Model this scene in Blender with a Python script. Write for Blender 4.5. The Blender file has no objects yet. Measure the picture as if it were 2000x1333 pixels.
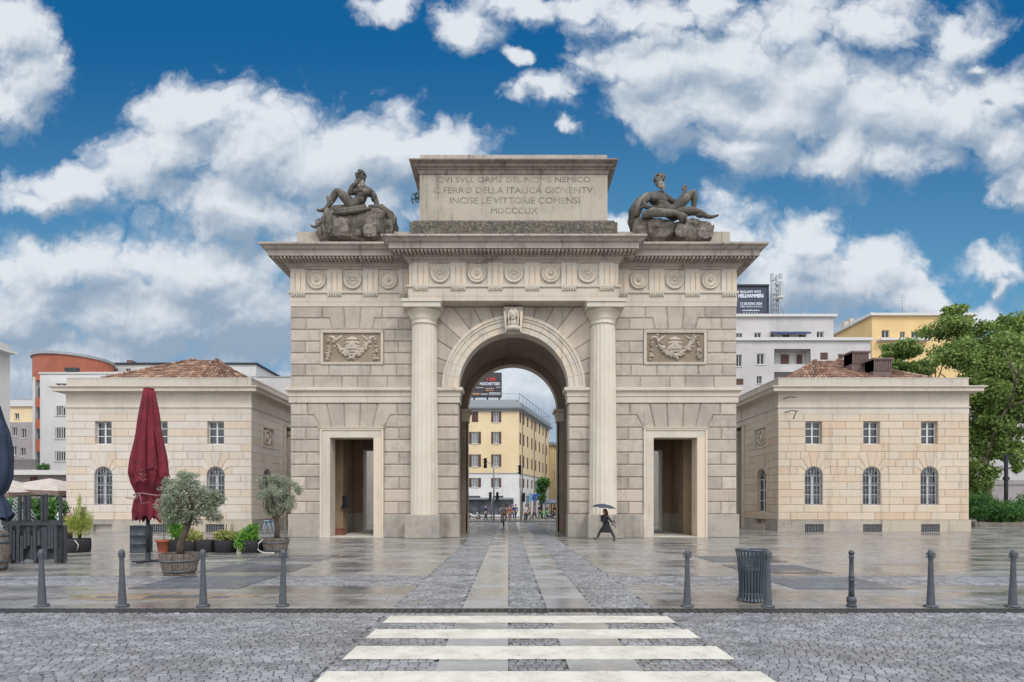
import bpy, bmesh, math, random
import numpy as np
from mathutils import Vector, Matrix, noise
R = math.radians
random.seed(7)
rng = np.random.default_rng(11)
scene = bpy.context.scene
COL = scene.collection

# ------------------------------------------------------------------ camera
F, VX, HY, HC = 1110.0, 993.0, 985.0, 1.8      # focal length, vanishing point and horizon of the photograph (2000 px wide), eye height
cam_d = bpy.data.cameras.new('camera'); cam = bpy.data.objects.new('camera', cam_d); COL.objects.link(cam)
cam.location = (0, 0, HC); cam.rotation_euler = (R(90), 0, 0)
cam_d.sensor_width = 36; cam_d.lens = F/2000*36
cam_d.shift_x = (1000-VX)/2000; cam_d.shift_y = (HY-666.5)/2000
cam_d.clip_end = 3000
scene.camera = cam
scene.view_settings.view_transform = 'Standard'; scene.view_settings.look = 'None'
scene.view_settings.exposure = 0.0; scene.view_settings.gamma = 1; scene.view_settings.use_curve_mapping = False
scene.cycles.max_bounces = 6

def P(px, py, D):                 # a point of the place seen at (px, py), D metres away
    return Vector(((px-VX)/F*D, D, HC-(py-HY)/F*D))
def X_(px, D): return (px-VX)/F*D
def Z_(py, D): return HC-(py-HY)/F*D
def sr(r, g, b):
    f = lambda c: (c/255/12.92 if c/255 <= .04045 else ((c/255+.055)/1.055)**2.4)
    return (f(r), f(g), f(b), 1)

# ------------------------------------------------------------------ node helper
class NT:
    def __init__(s, nt): s.nt = nt; s.n = nt.nodes; s.l = nt.links
    def new(s, t, **k):
        nd = s.n.new(t)
        for a, v in k.items(): setattr(nd, a, v)
        return nd
    def put(s, sock, v):
        if isinstance(v, bpy.types.NodeSocket): s.l.new(v, sock)
        elif v is not None: sock.default_value = v
    def m(s, op, a, b=None, c=None, clamp=False):
        nd = s.new('ShaderNodeMath', operation=op, use_clamp=clamp)
        for i, v in enumerate((a, b, c)):
            if v is not None: s.put(nd.inputs[i], v)
        return nd.outputs[0]
    def vm(s, op, a, b=None):
        nd = s.new('ShaderNodeVectorMath', operation=op)
        s.put(nd.inputs[0], a)
        if b is not None:
            s.put(nd.inputs[3] if op == 'SCALE' else nd.inputs[1], b)
        return nd.outputs[1] if op in ('LENGTH', 'DOT_PRODUCT') else nd.outputs[0]
    def mix(s, f, a, b, mode='MIX'):
        nd = s.new('ShaderNodeMix', data_type='RGBA', blend_type=mode)
        s.put(nd.inputs[0], f); s.put(nd.inputs[6], a); s.put(nd.inputs[7], b)
        return nd.outputs[2]
    def ramp(s, f, lo, hi, a=0.0, b=1.0):
        nd = s.new('ShaderNodeMapRange', interpolation_type='SMOOTHSTEP')
        s.put(nd.inputs[0], f); s.put(nd.inputs[1], lo); s.put(nd.inputs[2], hi); s.put(nd.inputs[3], a); s.put(nd.inputs[4], b)
        return nd.outputs[0]
    def noise(s, vec, scale, detail=4, rough=.55, dist=0):
        nd = s.new('ShaderNodeTexNoise'); s.put(nd.inputs['Vector'], vec)
        nd.inputs['Scale'].default_value = scale; nd.inputs['Detail'].default_value = detail
        nd.inputs['Roughness'].default_value = rough; nd.inputs['Distortion'].default_value = dist
        return nd.outputs[0]

# ------------------------------------------------------------------ world: daylight sky with the cloud field of the photograph
SUN_EL, SUN_AZ = 48, -28          # sun high behind the viewer's left shoulder, veiled by cloud
world = bpy.data.worlds.new('World'); scene.world = world; world.use_nodes = True
w = NT(world.node_tree); w.n.clear()
out = w.new('ShaderNodeOutputWorld'); bg = w.new('ShaderNodeBackground')
w.l.new(bg.outputs[0], out.inputs[0]); bg.inputs[1].default_value = 0.1
sky = w.new('ShaderNodeTexSky', sky_type='NISHITA'); sky.sun_disc = False
sky.sun_elevation = R(SUN_EL); sky.sun_rotation = R(180+SUN_AZ); sky.air_density = 1.0; sky.dust_density = .6; sky.ozone_density = 3
BL = [   # clouds as (x, y, half width, half height) in the photograph's sky, read as directions
 (40,60,70,60),(60,130,75,100),(20,190,60,60),
 (390,215,150,75),(330,300,120,90),(480,290,200,110),(640,300,180,95),(760,290,160,85),(870,290,90,55),(470,400,230,70),(700,400,150,70),
 (115,355,90,42),(165,330,40,30),(70,385,60,28),
 (130,520,230,75),(400,520,180,80),(60,600,200,110),(300,620,300,110),(480,600,200,130),(200,720,420,90),(560,480,90,50),
 (760,5,65,30),(905,55,80,40),(900,85,50,25),(1010,15,95,36),(1130,5,90,30),(1260,30,180,42),(1370,5,90,25),
 (1060,185,68,40),(1005,125,28,20),(1095,255,20,16),
 (1280,120,170,75),(1440,110,150,70),(1560,50,120,60),(1330,200,160,70),(1500,200,220,90),(1420,275,110,38),(1600,150,180,110),(1700,50,120,60),
 (1730,220,220,110),(1640,300,140,45),(1880,70,70,50),(1880,230,150,80),(1960,190,80,60),(1960,290,70,60),(1990,370,50,50),(1905,140,30,14),(1760,310,130,40),
 (1560,500,110,75),(1500,560,160,90),(1640,570,190,80),(1800,590,130,45),(1900,600,90,38),(1390,490,80,90),(1650,680,500,60),
 (1945,510,55,34),(1950,545,30,20),(1000,780,700,150),(780,540,300,110),(1200,430,40,22),(1230,445,60,30)]
g = bpy.data.node_groups.new('cloud_field', 'ShaderNodeTree')
g.interface.new_socket('V', in_out='INPUT', socket_type='NodeSocketVector')
g.interface.new_socket('F', in_out='OUTPUT', socket_type='NodeSocketFloat'); g.interface.new_socket('A', in_out='OUTPUT', socket_type='NodeSocketFloat')
q = NT(g); gi = q.new('NodeGroupInput'); go = q.new('NodeGroupOutput')
wn = q.new('ShaderNodeTexNoise'); q.put(wn.inputs['Vector'], gi.outputs[0]); wn.inputs['Scale'].default_value = 5.5; wn.inputs['Detail'].default_value = 5; wn.inputs['Roughness'].default_value = .6
wv = q.vm('ADD', gi.outputs[0], q.vm('SCALE', q.vm('SUBTRACT', wn.outputs['Color'], (.5,.5,.5)), .16))
acc = None
for (cx, cy, rx, ry) in BL:
    u, v = (cx-VX)/F, (HY-cy)/F
    d = q.vm('LENGTH', q.vm('MULTIPLY', q.vm('SUBTRACT', wv, (u, v, 0)), (F/rx, F/ry, 0)))
    e = q.m('SUBTRACT', 1.05, d)
    acc = e if acc is None else q.m('SMOOTH_MAX', acc, e, .22)
bil = None
for k, (fq, am) in enumerate(((6, .85), (13, .46), (29, .24), (64, .12), (140, .06))):
    nn = q.noise(q.vm('ADD', wv, (k*3.1, k*1.7, k*.9)), fq, 1 if k < 4 else 3, .5)
    bb = q.m('MULTIPLY', q.m('SUBTRACT', .28, q.m('MULTIPLY', q.m('ABSOLUTE', q.m('SUBTRACT', nn, .5)), 3.2)), -am)
    bil = bb if bil is None else q.m('ADD', bil, bb)
lowf = q.m('MULTIPLY', q.m('SUBTRACT', q.noise(gi.outputs[0], 4.5, 4, .6), .5), .9)
q.l.new(q.m('ADD', q.m('ADD', acc, lowf), bil), go.inputs[0]); q.l.new(q.m('ADD', acc, lowf), go.inputs[1])
tc = w.new('ShaderNodeTexCoord'); sep = w.new('ShaderNodeSeparateXYZ'); w.l.new(tc.outputs['Generated'], sep.inputs[0])
dx, dy, dz = sep.outputs
ys = w.m('MAXIMUM', w.m('ABSOLUTE', dy), .12)
cv = w.new('ShaderNodeCombineXYZ'); w.l.new(w.m('DIVIDE', dx, ys), cv.inputs[0]); w.l.new(w.m('DIVIDE', dz, ys), cv.inputs[1])
def field(off):
    gn = w.new('ShaderNodeGroup'); gn.node_tree = g
    w.put(gn.inputs[0], w.vm('ADD', cv.outputs[0], off)); return gn.outputs
(f0, a0), (fs, as_), (fu, au) = field((0, 0, 0)), field((-.005, .010, 0)), field((-.02, .055, 0))
cov = w.ramp(f0, -.40, .52)
vv = w.m('DIVIDE', dz, ys)
shade = w.m('MULTIPLY_ADD', w.m('SUBTRACT', au, a0), .75, w.m('MULTIPLY', au, .34))
shade = w.m('ADD', shade, w.m('MULTIPLY', w.m('SUBTRACT', fs, f0), .42))
shade = w.m('ADD', shade, w.m('MULTIPLY', w.m('SUBTRACT', fu, f0), .22))
shade = w.m('ADD', shade, w.ramp(vv, .62, .28, 0, .28)); shade = w.ramp(shade, -.50, .92)                     # 0 = sunlit top, 1 = grey underside
cl = w.mix(shade, sr(224, 230, 237), sr(148, 168, 190))
deep = w.ramp(vv, .15, .85)
blue = w.mix(deep, sr(110, 170, 208), sr(14, 98, 156))
# the Nishita sky gives the clear air its own gradient, tinted towards the deep blue of the photograph
base = w.mix(.92, w.vm('SCALE', sky.outputs[0], .07), blue)
front = w.mix(cov, base, cl)
low = w.ramp(vv, .02, .2, .7, 0)
front = w.mix(low, front, sr(196, 208, 222))
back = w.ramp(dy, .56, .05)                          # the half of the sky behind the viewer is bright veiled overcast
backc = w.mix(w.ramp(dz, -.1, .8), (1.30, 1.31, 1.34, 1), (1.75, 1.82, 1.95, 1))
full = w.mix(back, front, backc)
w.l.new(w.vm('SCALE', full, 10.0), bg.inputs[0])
world.cycles.sampling_method = 'MANUAL'; world.cycles.sample_map_resolution = 512

sun_d = bpy.data.lights.new('sun', 'SUN'); sun = bpy.data.objects.new('sun', sun_d); COL.objects.link(sun)
sun_d.energy = 1.3; sun_d.angle = R(12); sun_d.color = (1, .965, .92)
sv = Vector((math.sin(R(180+SUN_AZ))*math.cos(R(SUN_EL)), math.cos(R(180+SUN_AZ))*math.cos(R(SUN_EL)), math.sin(R(SUN_EL))))
sun.rotation_euler = sv.to_track_quat('Z', 'Y').to_euler(); sun.location = (0, -20, 60)

# ------------------------------------------------------------------ mesh helper
ORG = {}
class Frame:
    def __init__(s, O, U=(1,0,0), N=(0,1,0)): s.O, s.U, s.N = Vector(O), Vector(U), Vector(N)
    def __call__(s, a, d, z): return s.O + s.U*a + s.N*d + Vector((0,0,z))
IDF = Frame((0,0,0))
class MB:
    def __init__(s, fr=IDF): s.v = []; s.f = []; s.fr = fr; s.sm = []
    def add(s, vs, fs, smooth=False):
        n = len(s.v); s.v += [tuple(s.fr(*p)) for p in vs]
        s.f += [tuple(n+i for i in f) for f in fs]; s.sm += [smooth]*len(fs); return s
    def box(s, x0, x1, y0, y1, z0, z1):
        return s.add([(x0,y0,z0),(x1,y0,z0),(x1,y1,z0),(x0,y1,z0),(x0,y0,z1),(x1,y0,z1),(x1,y1,z1),(x0,y1,z1)],
                     [(0,3,2,1),(4,5,6,7),(0,1,5,4),(1,2,6,5),(2,3,7,6),(3,0,4,7)])
    def obox(s, c, ax, hs):       # oriented box: centre, three axes, half sizes
        c = Vector(c); ax = [Vector(a).normalized()*h for a, h in zip(ax, hs)]
        vs = [tuple(c+ax[0]*i+ax[1]*j+ax[2]*k) for k in (-1,1) for j in (-1,1) for i in (-1,1)]
        return s.add(vs, [(0,2,3,1),(4,5,7,6),(0,1,5,4),(1,3,7,5),(3,2,6,7),(2,0,4,6)])
    def prism(s, poly, y0, y1):
        n = len(poly)
        return s.add([(p[0],y0,p[1]) for p in poly]+[(p[0],y1,p[1]) for p in poly],
                     [tuple(range(n)), tuple(range(2*n-1, n-1, -1))]+[(i,n+i,n+(i+1)%n,(i+1)%n) for i in range(n)])
    def vprism(s, poly, z0, z1):
        n = len(poly)
        return s.add([(p[0],p[1],z0) for p in poly]+[(p[0],p[1],z1) for p in poly],
                     [tuple(range(n-1,-1,-1)), tuple(range(n, 2*n))]+[(i,(i+1)%n,n+(i+1)%n,n+i) for i in range(n)])
    def block(s, poly, y0, y1, c=.03, gap=.004):     # a dressed stone: front face inset and chamfered
        A = inset(poly, gap); B = inset(poly, gap+c); n = len(poly)
        return s.add([(p[0],y0,p[1]) for p in B]+[(p[0],y0+c,p[1]) for p in A]+[(p[0],y1,p[1]) for p in A],
                     [tuple(range(n))]+[(i,n+i,n+(i+1)%n,(i+1)%n) for i in range(n)]+[(n+i,2*n+i,2*n+(i+1)%n,n+(i+1)%n) for i in range(n)])
    def rblock(s, x0, x1, z0, z1, y0, y1, c=.03, gap=.004):
        return s.block([(x0,z0),(x1,z0),(x1,z1),(x0,z1)], y0, y1, c, gap)
    def lathe(s, prof, c=(0,0,0), n=16, axis='z', smooth=True, rf=None, cap=True):
        vs = []; fs = []
        for (r, h) in prof:
            for i in range(n):
                a = 2*math.pi*i/n; rr = r*(rf(a) if rf else 1)
                x, y = rr*math.cos(a), rr*math.sin(a)
                vs.append((c[0]+x, c[1]+y, c[2]+h) if axis == 'z' else (c[0]+x, c[1]+h, c[2]+y))
        for k in range(len(prof)-1):
            for i in range(n):
                j = (i+1) % n; fs.append((k*n+i, k*n+j, (k+1)*n+j, (k+1)*n+i))
        s.add(vs, fs, smooth)
        if cap:
            m = len(s.v)-len(vs)
            s.f.append(tuple(m+i for i in range(n-1,-1,-1))); s.f.append(tuple(m+(len(prof)-1)*n+i for i in range(n))); s.sm += [False]*2
        return s
    def tube(s, pts, rs, n=8, smooth=True):
        pts = [Vector(p) for p in pts]
        if not hasattr(rs, '__len__'): rs = [rs]*len(pts)
        vs = []; fs = []; ref = None
        for k, p in enumerate(pts):
            t = (pts[min(k+1, len(pts)-1)]-pts[max(k-1, 0)]).normalized()
            if ref is None: ref = Vector((0,0,1)) if abs(t.z) < .9 else Vector((1,0,0))
            a = t.cross(ref).normalized(); b = t.cross(a).normalized(); ref = -b if False else ref
            for i in range(n):
                w_ = 2*math.pi*i/n; vs.append(tuple(p+a*math.cos(w_)*rs[k]+b*math.sin(w_)*rs[k]))
        for k in range(len(pts)-1):
            for i in range(n):
                j = (i+1) % n; fs.append((k*n+i, k*n+j, (k+1)*n+j, (k+1)*n+i))
        fs += [tuple(range(n-1,-1,-1)), tuple((len(pts)-1)*n+i for i in range(n))]
        return s.add(vs, fs, smooth)
    def ball(s, c, r, n=10, m=7, rot=None, disp=0, fq=1.0):
        if not hasattr(r, '__len__'): r = (r, r, r)
        vs = [(0,0,1)]; 
        for k in range(1, m):
            t = math.pi*k/m
            for i in range(n):
                a = 2*math.pi*i/n; vs.append((math.sin(t)*math.cos(a), math.sin(t)*math.sin(a), math.cos(t)))
        vs.append((0,0,-1)); o = []
        for v in vs:
            v = Vector(v)
            k = 1+(noise.noise(Vector(c)*3.1+v*fq*2)*disp if disp else 0)
            p = Vector((v.x*r[0]*k, v.y*r[1]*k, v.z*r[2]*k))
            if rot is not None: p = rot @ p
            o.append(tuple(p+Vector(c)))
        fs = [(0, 1+i, 1+(i+1) % n) for i in range(n)]
        for k in range(m-2):
            for i in range(n):
                j = (i+1) % n; fs.append((1+k*n+i, 1+(k+1)*n+i, 1+(k+1)*n+j, 1+k*n+j))
        L = len(vs)-1
        fs += [(L, 1+(m-2)*n+(i+1) % n, 1+(m-2)*n+i) for i in range(n)]
        return s.add(o, fs, True)
    def mould(s, path, prof, closed=False, cap=True):     # a moulding swept along a plan path; profile = (outward, z)
        n = len(path); P2 = [Vector(p) for p in path]; off = []
        for i in range(n):
            a = P2[i-1] if (i > 0 or closed) else None; b = P2[(i+1) % n] if (i < n-1 or closed) else None
            d1 = (P2[i]-a).normalized() if a is not None else None; d2 = (b-P2[i]).normalized() if b is not None else None
            if d1 is None: d1 = d2
            if d2 is None: d2 = d1
            n1 = Vector((d1.y, -d1.x)); n2 = Vector((d2.y, -d2.x)); k = 1+n1.dot(n2)
            off.append((n1+n2)/max(k, .2))
        vs = []; m = len(prof)
        for (o, z) in prof:
            for i in range(n): vs.append((P2[i].x+off[i].x*o, P2[i].y+off[i].y*o, z))
        fs = []
        for k in range(m-1):
            for i in range(n if closed else n-1):
                j = (i+1) % n; fs.append((k*n+i, k*n+j, (k+1)*n+j, (k+1)*n+i))
        if not closed and cap:
            fs.append(tuple(k*n for k in range(m))); fs.append(tuple(k*n+n-1 for k in range(m-1, -1, -1)))
        return s.add(vs, fs)
    def wall(s, s0, s1, z0, z1, holes, d=.22):           # a wall skin with real openings and their reveals (frame: s, depth, z)
        xs = sorted(set([s0, s1]+[v for h in holes for v in h[:2]])); zs = sorted(set([z0, z1]+[v for h in holes for v in h[2:4]]))
        for i in range(len(xs)-1):
            for k in range(len(zs)-1):
                cx, cz = (xs[i]+xs[i+1])/2, (zs[k]+zs[k+1])/2
                if any(h[0] < cx < h[1] and h[2] < cz < h[3] for h in holes): continue
                s.add([(xs[i],0,zs[k]),(xs[i+1],0,zs[k]),(xs[i+1],0,zs[k+1]),(xs[i],0,zs[k+1])], [(0,1,2,3)])
        for (a, b, c, e) in [h[:4] for h in holes]:
            s.add([(a,0,c),(b,0,c),(b,0,e),(a,0,e),(a,d,c),(b,d,c),(b,d,e),(a,d,e)], [(0,4,5,1),(1,5,6,2),(2,6,7,3),(3,7,4,0)])
        return s
    def build(s, name, mat, parent=None, recalc=True, smooth=None):
        me = bpy.data.meshes.new(name); o = bpy.data.objects.new(name, me)
        org = ORG.get(parent, Vector((0,0,0))) if parent else Vector((0,0,0))
        vs = [(x-org.x, y-org.y, z-org.z) for x, y, z in s.v]
        me.from_pydata(vs, [], s.f)
        if any(s.sm) or smooth:
            me.polygons.foreach_set('use_smooth', [True]*len(s.f) if smooth else s.sm)
        if recalc and len(s.f) < 60000:
            bm = bmesh.new(); bm.from_mesh(me); bmesh.ops.recalc_face_normals(bm, faces=bm.faces); bm.to_mesh(me); bm.free()
        if isinstance(mat, (list, tuple)):
            for m_ in mat: me.materials.append(m_)
        else: me.materials.append(mat)
        COL.objects.link(o)
        if parent: o.parent = parent; ORG[o] = org
        return o
def inset(poly, d):
    n = len(poly); A = sum(poly[i][0]*poly[(i+1)%n][1]-poly[(i+1)%n][0]*poly[i][1] for i in range(n)); sg = 1 if A > 0 else -1
    o = []
    for i in range(n):
        p0, p, p1 = Vector(poly[i-1]), Vector(poly[i]), Vector(poly[(i+1)%n])
        d1, d2 = (p-p0).normalized(), (p1-p).normalized()
        n1, n2 = Vector((-d1.y, d1.x))*sg, Vector((-d2.y, d2.x))*sg
        k = 1+n1.dot(n2); o.append(tuple(p+(n1+n2)/max(k, .25)*d))
    return o
def clip_rect(poly, x0, x1, z0, z1):
    def cl(ps, f, inter):
        r = []
        for i in range(len(ps)):
            a, b = ps[i-1], ps[i]
            if f(b):
                if not f(a): r.append(inter(a, b))
                r.append(b)
            elif f(a): r.append(inter(a, b))
        return r
    def ix(c): return lambda a, b: (c, a[1]+(b[1]-a[1])*(c-a[0])/(b[0]-a[0]))
    def iz(c): return lambda a, b: (a[0]+(b[0]-a[0])*(c-a[1])/(b[1]-a[1]), c)
    poly = cl(poly, lambda p: p[0] >= x0, ix(x0)); poly = cl(poly, lambda p: p[0] <= x1, ix(x1)) if poly else poly
    poly = cl(poly, lambda p: p[1] >= z0, iz(z0)) if poly else poly; poly = cl(poly, lambda p: p[1] <= z1, iz(z1)) if poly else poly
    o = []
    for p in poly:
        if not o or (Vector(p)-Vector(o[-1])).length > 1e-4: o.append(p)
    return o
def thing(name, label, cat, loc=(0,0,0), group=None, rz=0):
    o = bpy.data.objects.new(name, None); COL.objects.link(o); o.location = loc; o.rotation_euler = (0,0,rz); o.empty_display_size = .3
    o['label'] = label; o['category'] = cat
    if group: o['group'] = group
    ORG[o] = Vector(loc); return o
def local(o): ORG[o] = Vector((0,0,0)); return o
def tag(o, label, cat, group=None):
    o['label'] = label; o['category'] = cat
    if group: o['group'] = group
    return o
def struct(o, kind='structure'): o['kind'] = kind; return o
def copy_tree(o, parent=None):
    c = o.copy(); COL.objects.link(c); c.parent = parent
    for ch in [x for x in o.children]: copy_tree(ch, c)
    return c
def text(body, parent, mat, x0, x1, z, h, y, ext=.02, name='lettering', fr=None, bold=0.0, wf=None):
    cu = bpy.data.curves.new(name, 'FONT'); cu.body = body; cu.size = 1; cu.extrude = ext; cu.offset = bold; cu.resolution_u = 3
    o = bpy.data.objects.new(name, cu); COL.objects.link(o)
    dg = bpy.context.evaluated_depsgraph_get(); me = bpy.data.meshes.new_from_object(o.evaluated_get(dg))
    bpy.data.objects.remove(o)
    co = np.array([v.co[:] for v in me.vertices]); mn, mx = co.min(0), co.max(0)
    fr = fr or IDF; mb = MB(fr)
    sx = (x1-x0)/(mx[0]-mn[0]); sz = h/(mx[1]-mn[1])
    vs = [(x0+(c[0]-mn[0])*sx, y-c[2], z+(c[1]-mn[1])*sz) for c in co]
    mb.add(vs, [tuple(p.vertices) for p in me.polygons])
    return mb.build(name, mat, parent, recalc=False)
def skin_data(nodes, edges, sub=1):
    me = bpy.data.meshes.new('tmp'); me.from_pydata([n[:3] for n in nodes], edges, []); o = bpy.data.objects.new('tmp', me); COL.objects.link(o)
    o.modifiers.new('s', 'SKIN'); sv_ = me.skin_vertices[0].data
    for i, n in enumerate(nodes): sv_[i].radius = (n[3], n[4] if len(n) > 4 else n[3]); sv_[i].use_root = (i == 0)
    m = o.modifiers.new('u', 'SUBSURF'); m.levels = sub; m.render_levels = sub
    dg = bpy.context.evaluated_depsgraph_get(); e = o.evaluated_get(dg); m2 = bpy.data.meshes.new_from_object(e)
    vs = [tuple(v.co) for v in m2.vertices]; fs = [tuple(p.vertices) for p in m2.polygons]
    bpy.data.objects.remove(o); bpy.data.meshes.remove(m2); return vs, fs

# ------------------------------------------------------------------ materials
def mat_new(name):
    m = bpy.data.materials.new(name); m.use_nodes = True; t = NT(m.node_tree)
    b = m.node_tree.nodes['Principled BSDF']; return m, t, b
def plain(name, col, rough=.6, metal=0, var=.08, scale=6, bump=0.0, spec=.5, col2=None, island=0.0, trans=0):
    m, t, b = mat_new(name); co = t.new('ShaderNodeTexCoord').outputs['Object']
    n = t.noise(co, scale, 5, .6)
    c2 = col2 or tuple(c*(1-var*2.5) for c in col[:3])+(1,)
    c = t.mix(t.ramp(n, .3, .7), col, c2)
    if island:
        gm = t.new('ShaderNodeNewGeometry'); v = t.m('MULTIPLY_ADD', gm.outputs['Random Per Island'], island*2, 1-island)
        c = t.mix(1, c, t.vm('SCALE', (1,1,1), v), 'MULTIPLY')
    t.l.new(c, b.inputs['Base Color']); b.inputs['Roughness'].default_value = rough; b.inputs['Metallic'].default_value = metal
    b.inputs['Specular IOR Level'].default_value = spec
    if trans: b.inputs['Transmission Weight'].default_value = trans
    if bump:
        bp = t.new('ShaderNodeBump'); bp.inputs['Strength'].default_value = bump; bp.inputs['Distance'].default_value = .02
        t.l.new(t.noise(co, scale*6, 4, .6), bp.inputs['Height']); t.l.new(bp.outputs[0], b.inputs['Normal'])
    return m
def stone(name, c1, c2, c3=None, rough=.75, island=.1, streak=.25, stain=sr(92,84,76), bump=.35, scale=1.0, tint=None, tintamt=0.0, gran=.5):
    m, t, b = mat_new(name); co = t.new('ShaderNodeTexCoord').outputs['Object']
    gm = t.new('ShaderNodeNewGeometry'); rnd = gm.outputs['Random Per Island']
    big = t.noise(co, .55*scale, 5, .6, .4); mid = t.noise(co, 3.2*scale, 6, .62, .2); fine = t.noise(co, 38*scale, 4, .7)
    c = t.mix(t.ramp(big, .35, .65), c1, c2)
    if c3: c = t.mix(t.ramp(t.m('ADD', t.m('MULTIPLY', mid, .5), t.m('MULTIPLY', rnd, .5)), .48, .72), c, c3)
    if tint: c = t.mix(t.m('MULTIPLY', t.m('POWER', rnd, 3.0), tintamt), c, tint)
    v = t.m('MULTIPLY_ADD', t.m('FRACT', t.m('MULTIPLY', rnd, 7.31)), island*2, 1-island)
    c = t.mix(1, c, t.vm('SCALE', (1,1,1), v), 'MULTIPLY')
    c = t.mix(t.m('MULTIPLY', t.ramp(fine, .45, .7), gran*.35), c, t.vm('SCALE', c, .62))
    c = t.mix(t.m('MULTIPLY', t.ramp(mid, .55, .75), gran*.35), c, t.vm('SCALE', c, .78))
    st = t.noise(t.vm('MULTIPLY', co, (2.2, 2.2, .22)), 1.4*scale, 6, .65, .3)
    c = t.mix(t.m('MULTIPLY', t.ramp(st, .54, .74), streak), c, stain)
    rs = t.noise(t.vm('MULTIPLY', co, (3.2, 3.2, .10)), 1.0, 5, .6, .15)      # narrow rain streaks
    c = t.mix(t.m('MULTIPLY', t.m('MULTIPLY', t.ramp(rs, .53, .68), t.ramp(big, .40, .62)), min(.8, streak*1.3)), c, stain)
    t.l.new(c, b.inputs['Base Color']); b.inputs['Roughness'].default_value = rough
    b.inputs['Specular IOR Level'].default_value = .35
    bp = t.new('ShaderNodeBump'); bp.inputs['Strength'].default_value = bump; bp.inputs['Distance'].default_value = .03
    t.l.new(t.m('ADD', t.m('MULTIPLY', mid, .6), t.m('MULTIPLY', fine, .5)), bp.inputs['Height']); t.l.new(bp.outputs[0], b.inputs['Normal'])
    return m
M = {}
M['block'] = stone('rough_granite_blocks', sr(178,168,155), sr(158,149,138), sr(192,184,173), island=.10, streak=.3, bump=.6, gran=1.0, tint=sr(168,142,122), tintamt=.45)
M['pavl'] = stone('pale_cream_blocks', sr(206,196,184), sr(200,191,180), sr(202,188,170), island=.03, streak=.14, bump=.15, gran=.25, tint=sr(206,184,160), tintamt=.5)
M['moss2'] = stone('blackened_cornice_stone', sr(140,130,120), sr(112,104,96), sr(160,148,134), island=.03, streak=.8, bump=.4, gran=1.0, stain=sr(66,60,54))
M['granite'] = stone('grey_granite_plinth', sr(168,162,152), sr(148,144,136), sr(180,170,152), island=.08, streak=.45, bump=.3, gran=.9)
M['dress'] = stone('pale_dressed_stone', sr(200,191,177), sr(187,178,164), sr(204,188,168), island=.05, streak=.28, bump=.15, gran=.45, stain=sr(120,104,88))
M['column'] = stone('pale_column_stone', sr(204,196,182), sr(194,186,171), sr(206,190,168), island=.03, streak=.16, bump=.12, gran=.35, stain=sr(140,122,100))
M['cornice'] = stone('weathered_cornice_stone', sr(172,163,153), sr(152,144,136), sr(182,170,156), island=.04, streak=.55, bump=.3, gran=.8, stain=sr(86,78,70))
M['attic'] = stone('pale_attic_stone', sr(172,164,150), sr(158,150,137), sr(178,167,146), island=.04, streak=.5, bump=.2, gran=.6)
M['chamber'] = stone('light_brown_chamber_plaster', sr(160,136,108), sr(142,120,96), island=.04, streak=.3, bump=.4, gran=.7)
M['relief'] = stone('grey_beige_relief_stone', sr(184,172,157), sr(170,159,145), sr(190,178,162), island=.03, streak=.2, bump=.25, gran=.6)
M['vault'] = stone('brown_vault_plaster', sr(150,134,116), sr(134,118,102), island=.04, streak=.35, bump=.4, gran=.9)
M['moss'] = stone('black_mossy_stone', sr(84,78,68), sr(62,60,52), sr(150,142,126), island=.05, streak=.6, bump=.8, gran=1.4, stain=sr(48,50,38), scale=2.2)
M['statue'] = stone('weathered_statue_stone', sr(96,90,82), sr(70,65,60), sr(124,118,108), island=.05, streak=.7, bump=.5, gran=1.1, stain=sr(60,55,50), scale=2.0)
M['rock'] = stone('weathered_statue_rock', sr(124,116,106), sr(74,69,62), sr(150,143,132), island=.1, streak=.8, bump=1.0, gran=1.4, stain=sr(54,52,44), scale=2.0)
M['pav'] = stone('warm_sandstone_blocks', sr(206,190,168), sr(200,187,170), sr(198,180,158), island=.025, streak=.28, bump=.15, gran=.5, tint=sr(206,174,144), tintamt=.38, stain=sr(128,110,92))
M['pavlow'] = stone('pale_plaster_stone', sr(204,194,180), sr(194,184,170), island=.03, streak=.25, bump=.12, gran=.3, stain=sr(140,128,112))
M['pavtop'] = stone('grey_parapet_stone', sr(186,179,168), sr(176,168,158), island=.03, streak=.35, bump=.15, gran=.4)
M['letter'] = plain('incised_letter_shadow_stone', sr(92,86,79), .9, var=.3, scale=1.6, col2=sr(150,142,130))
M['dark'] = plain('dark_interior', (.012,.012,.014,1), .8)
M['white'] = plain('white_painted_wood', sr(206,208,206), .5, var=.05)
M['glass'] = plain('window_glass', (.035,.045,.055,1), .08, var=.2, scale=1.2, spec=.8)
M['curtain'] = plain('curtained_window', sr(150,160,166), .25, var=.15, scale=3)
M['iron'] = plain('grey_iron_grille', sr(150,152,156), .5, .3)
M['darkiron'] = plain('black_iron', sr(45,48,54), .45, .5)
M['shutter'] = plain('brown_shutters', sr(92,62,54), .6, var=.12)
M['bollard'] = plain('grey_cast_iron_paint', sr(84,88,94), .5, .2, var=.1, scale=9, bump=.15)
M['bin'] = plain('dark_grey_painted_steel', sr(78,86,94), .4, .4, var=.08)
M['zebra_old'] = plain('worn_white_road_paint', sr(214,210,198), .55, var=.05, scale=3.3, bump=.35, col2=sr(192,188,176))

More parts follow.
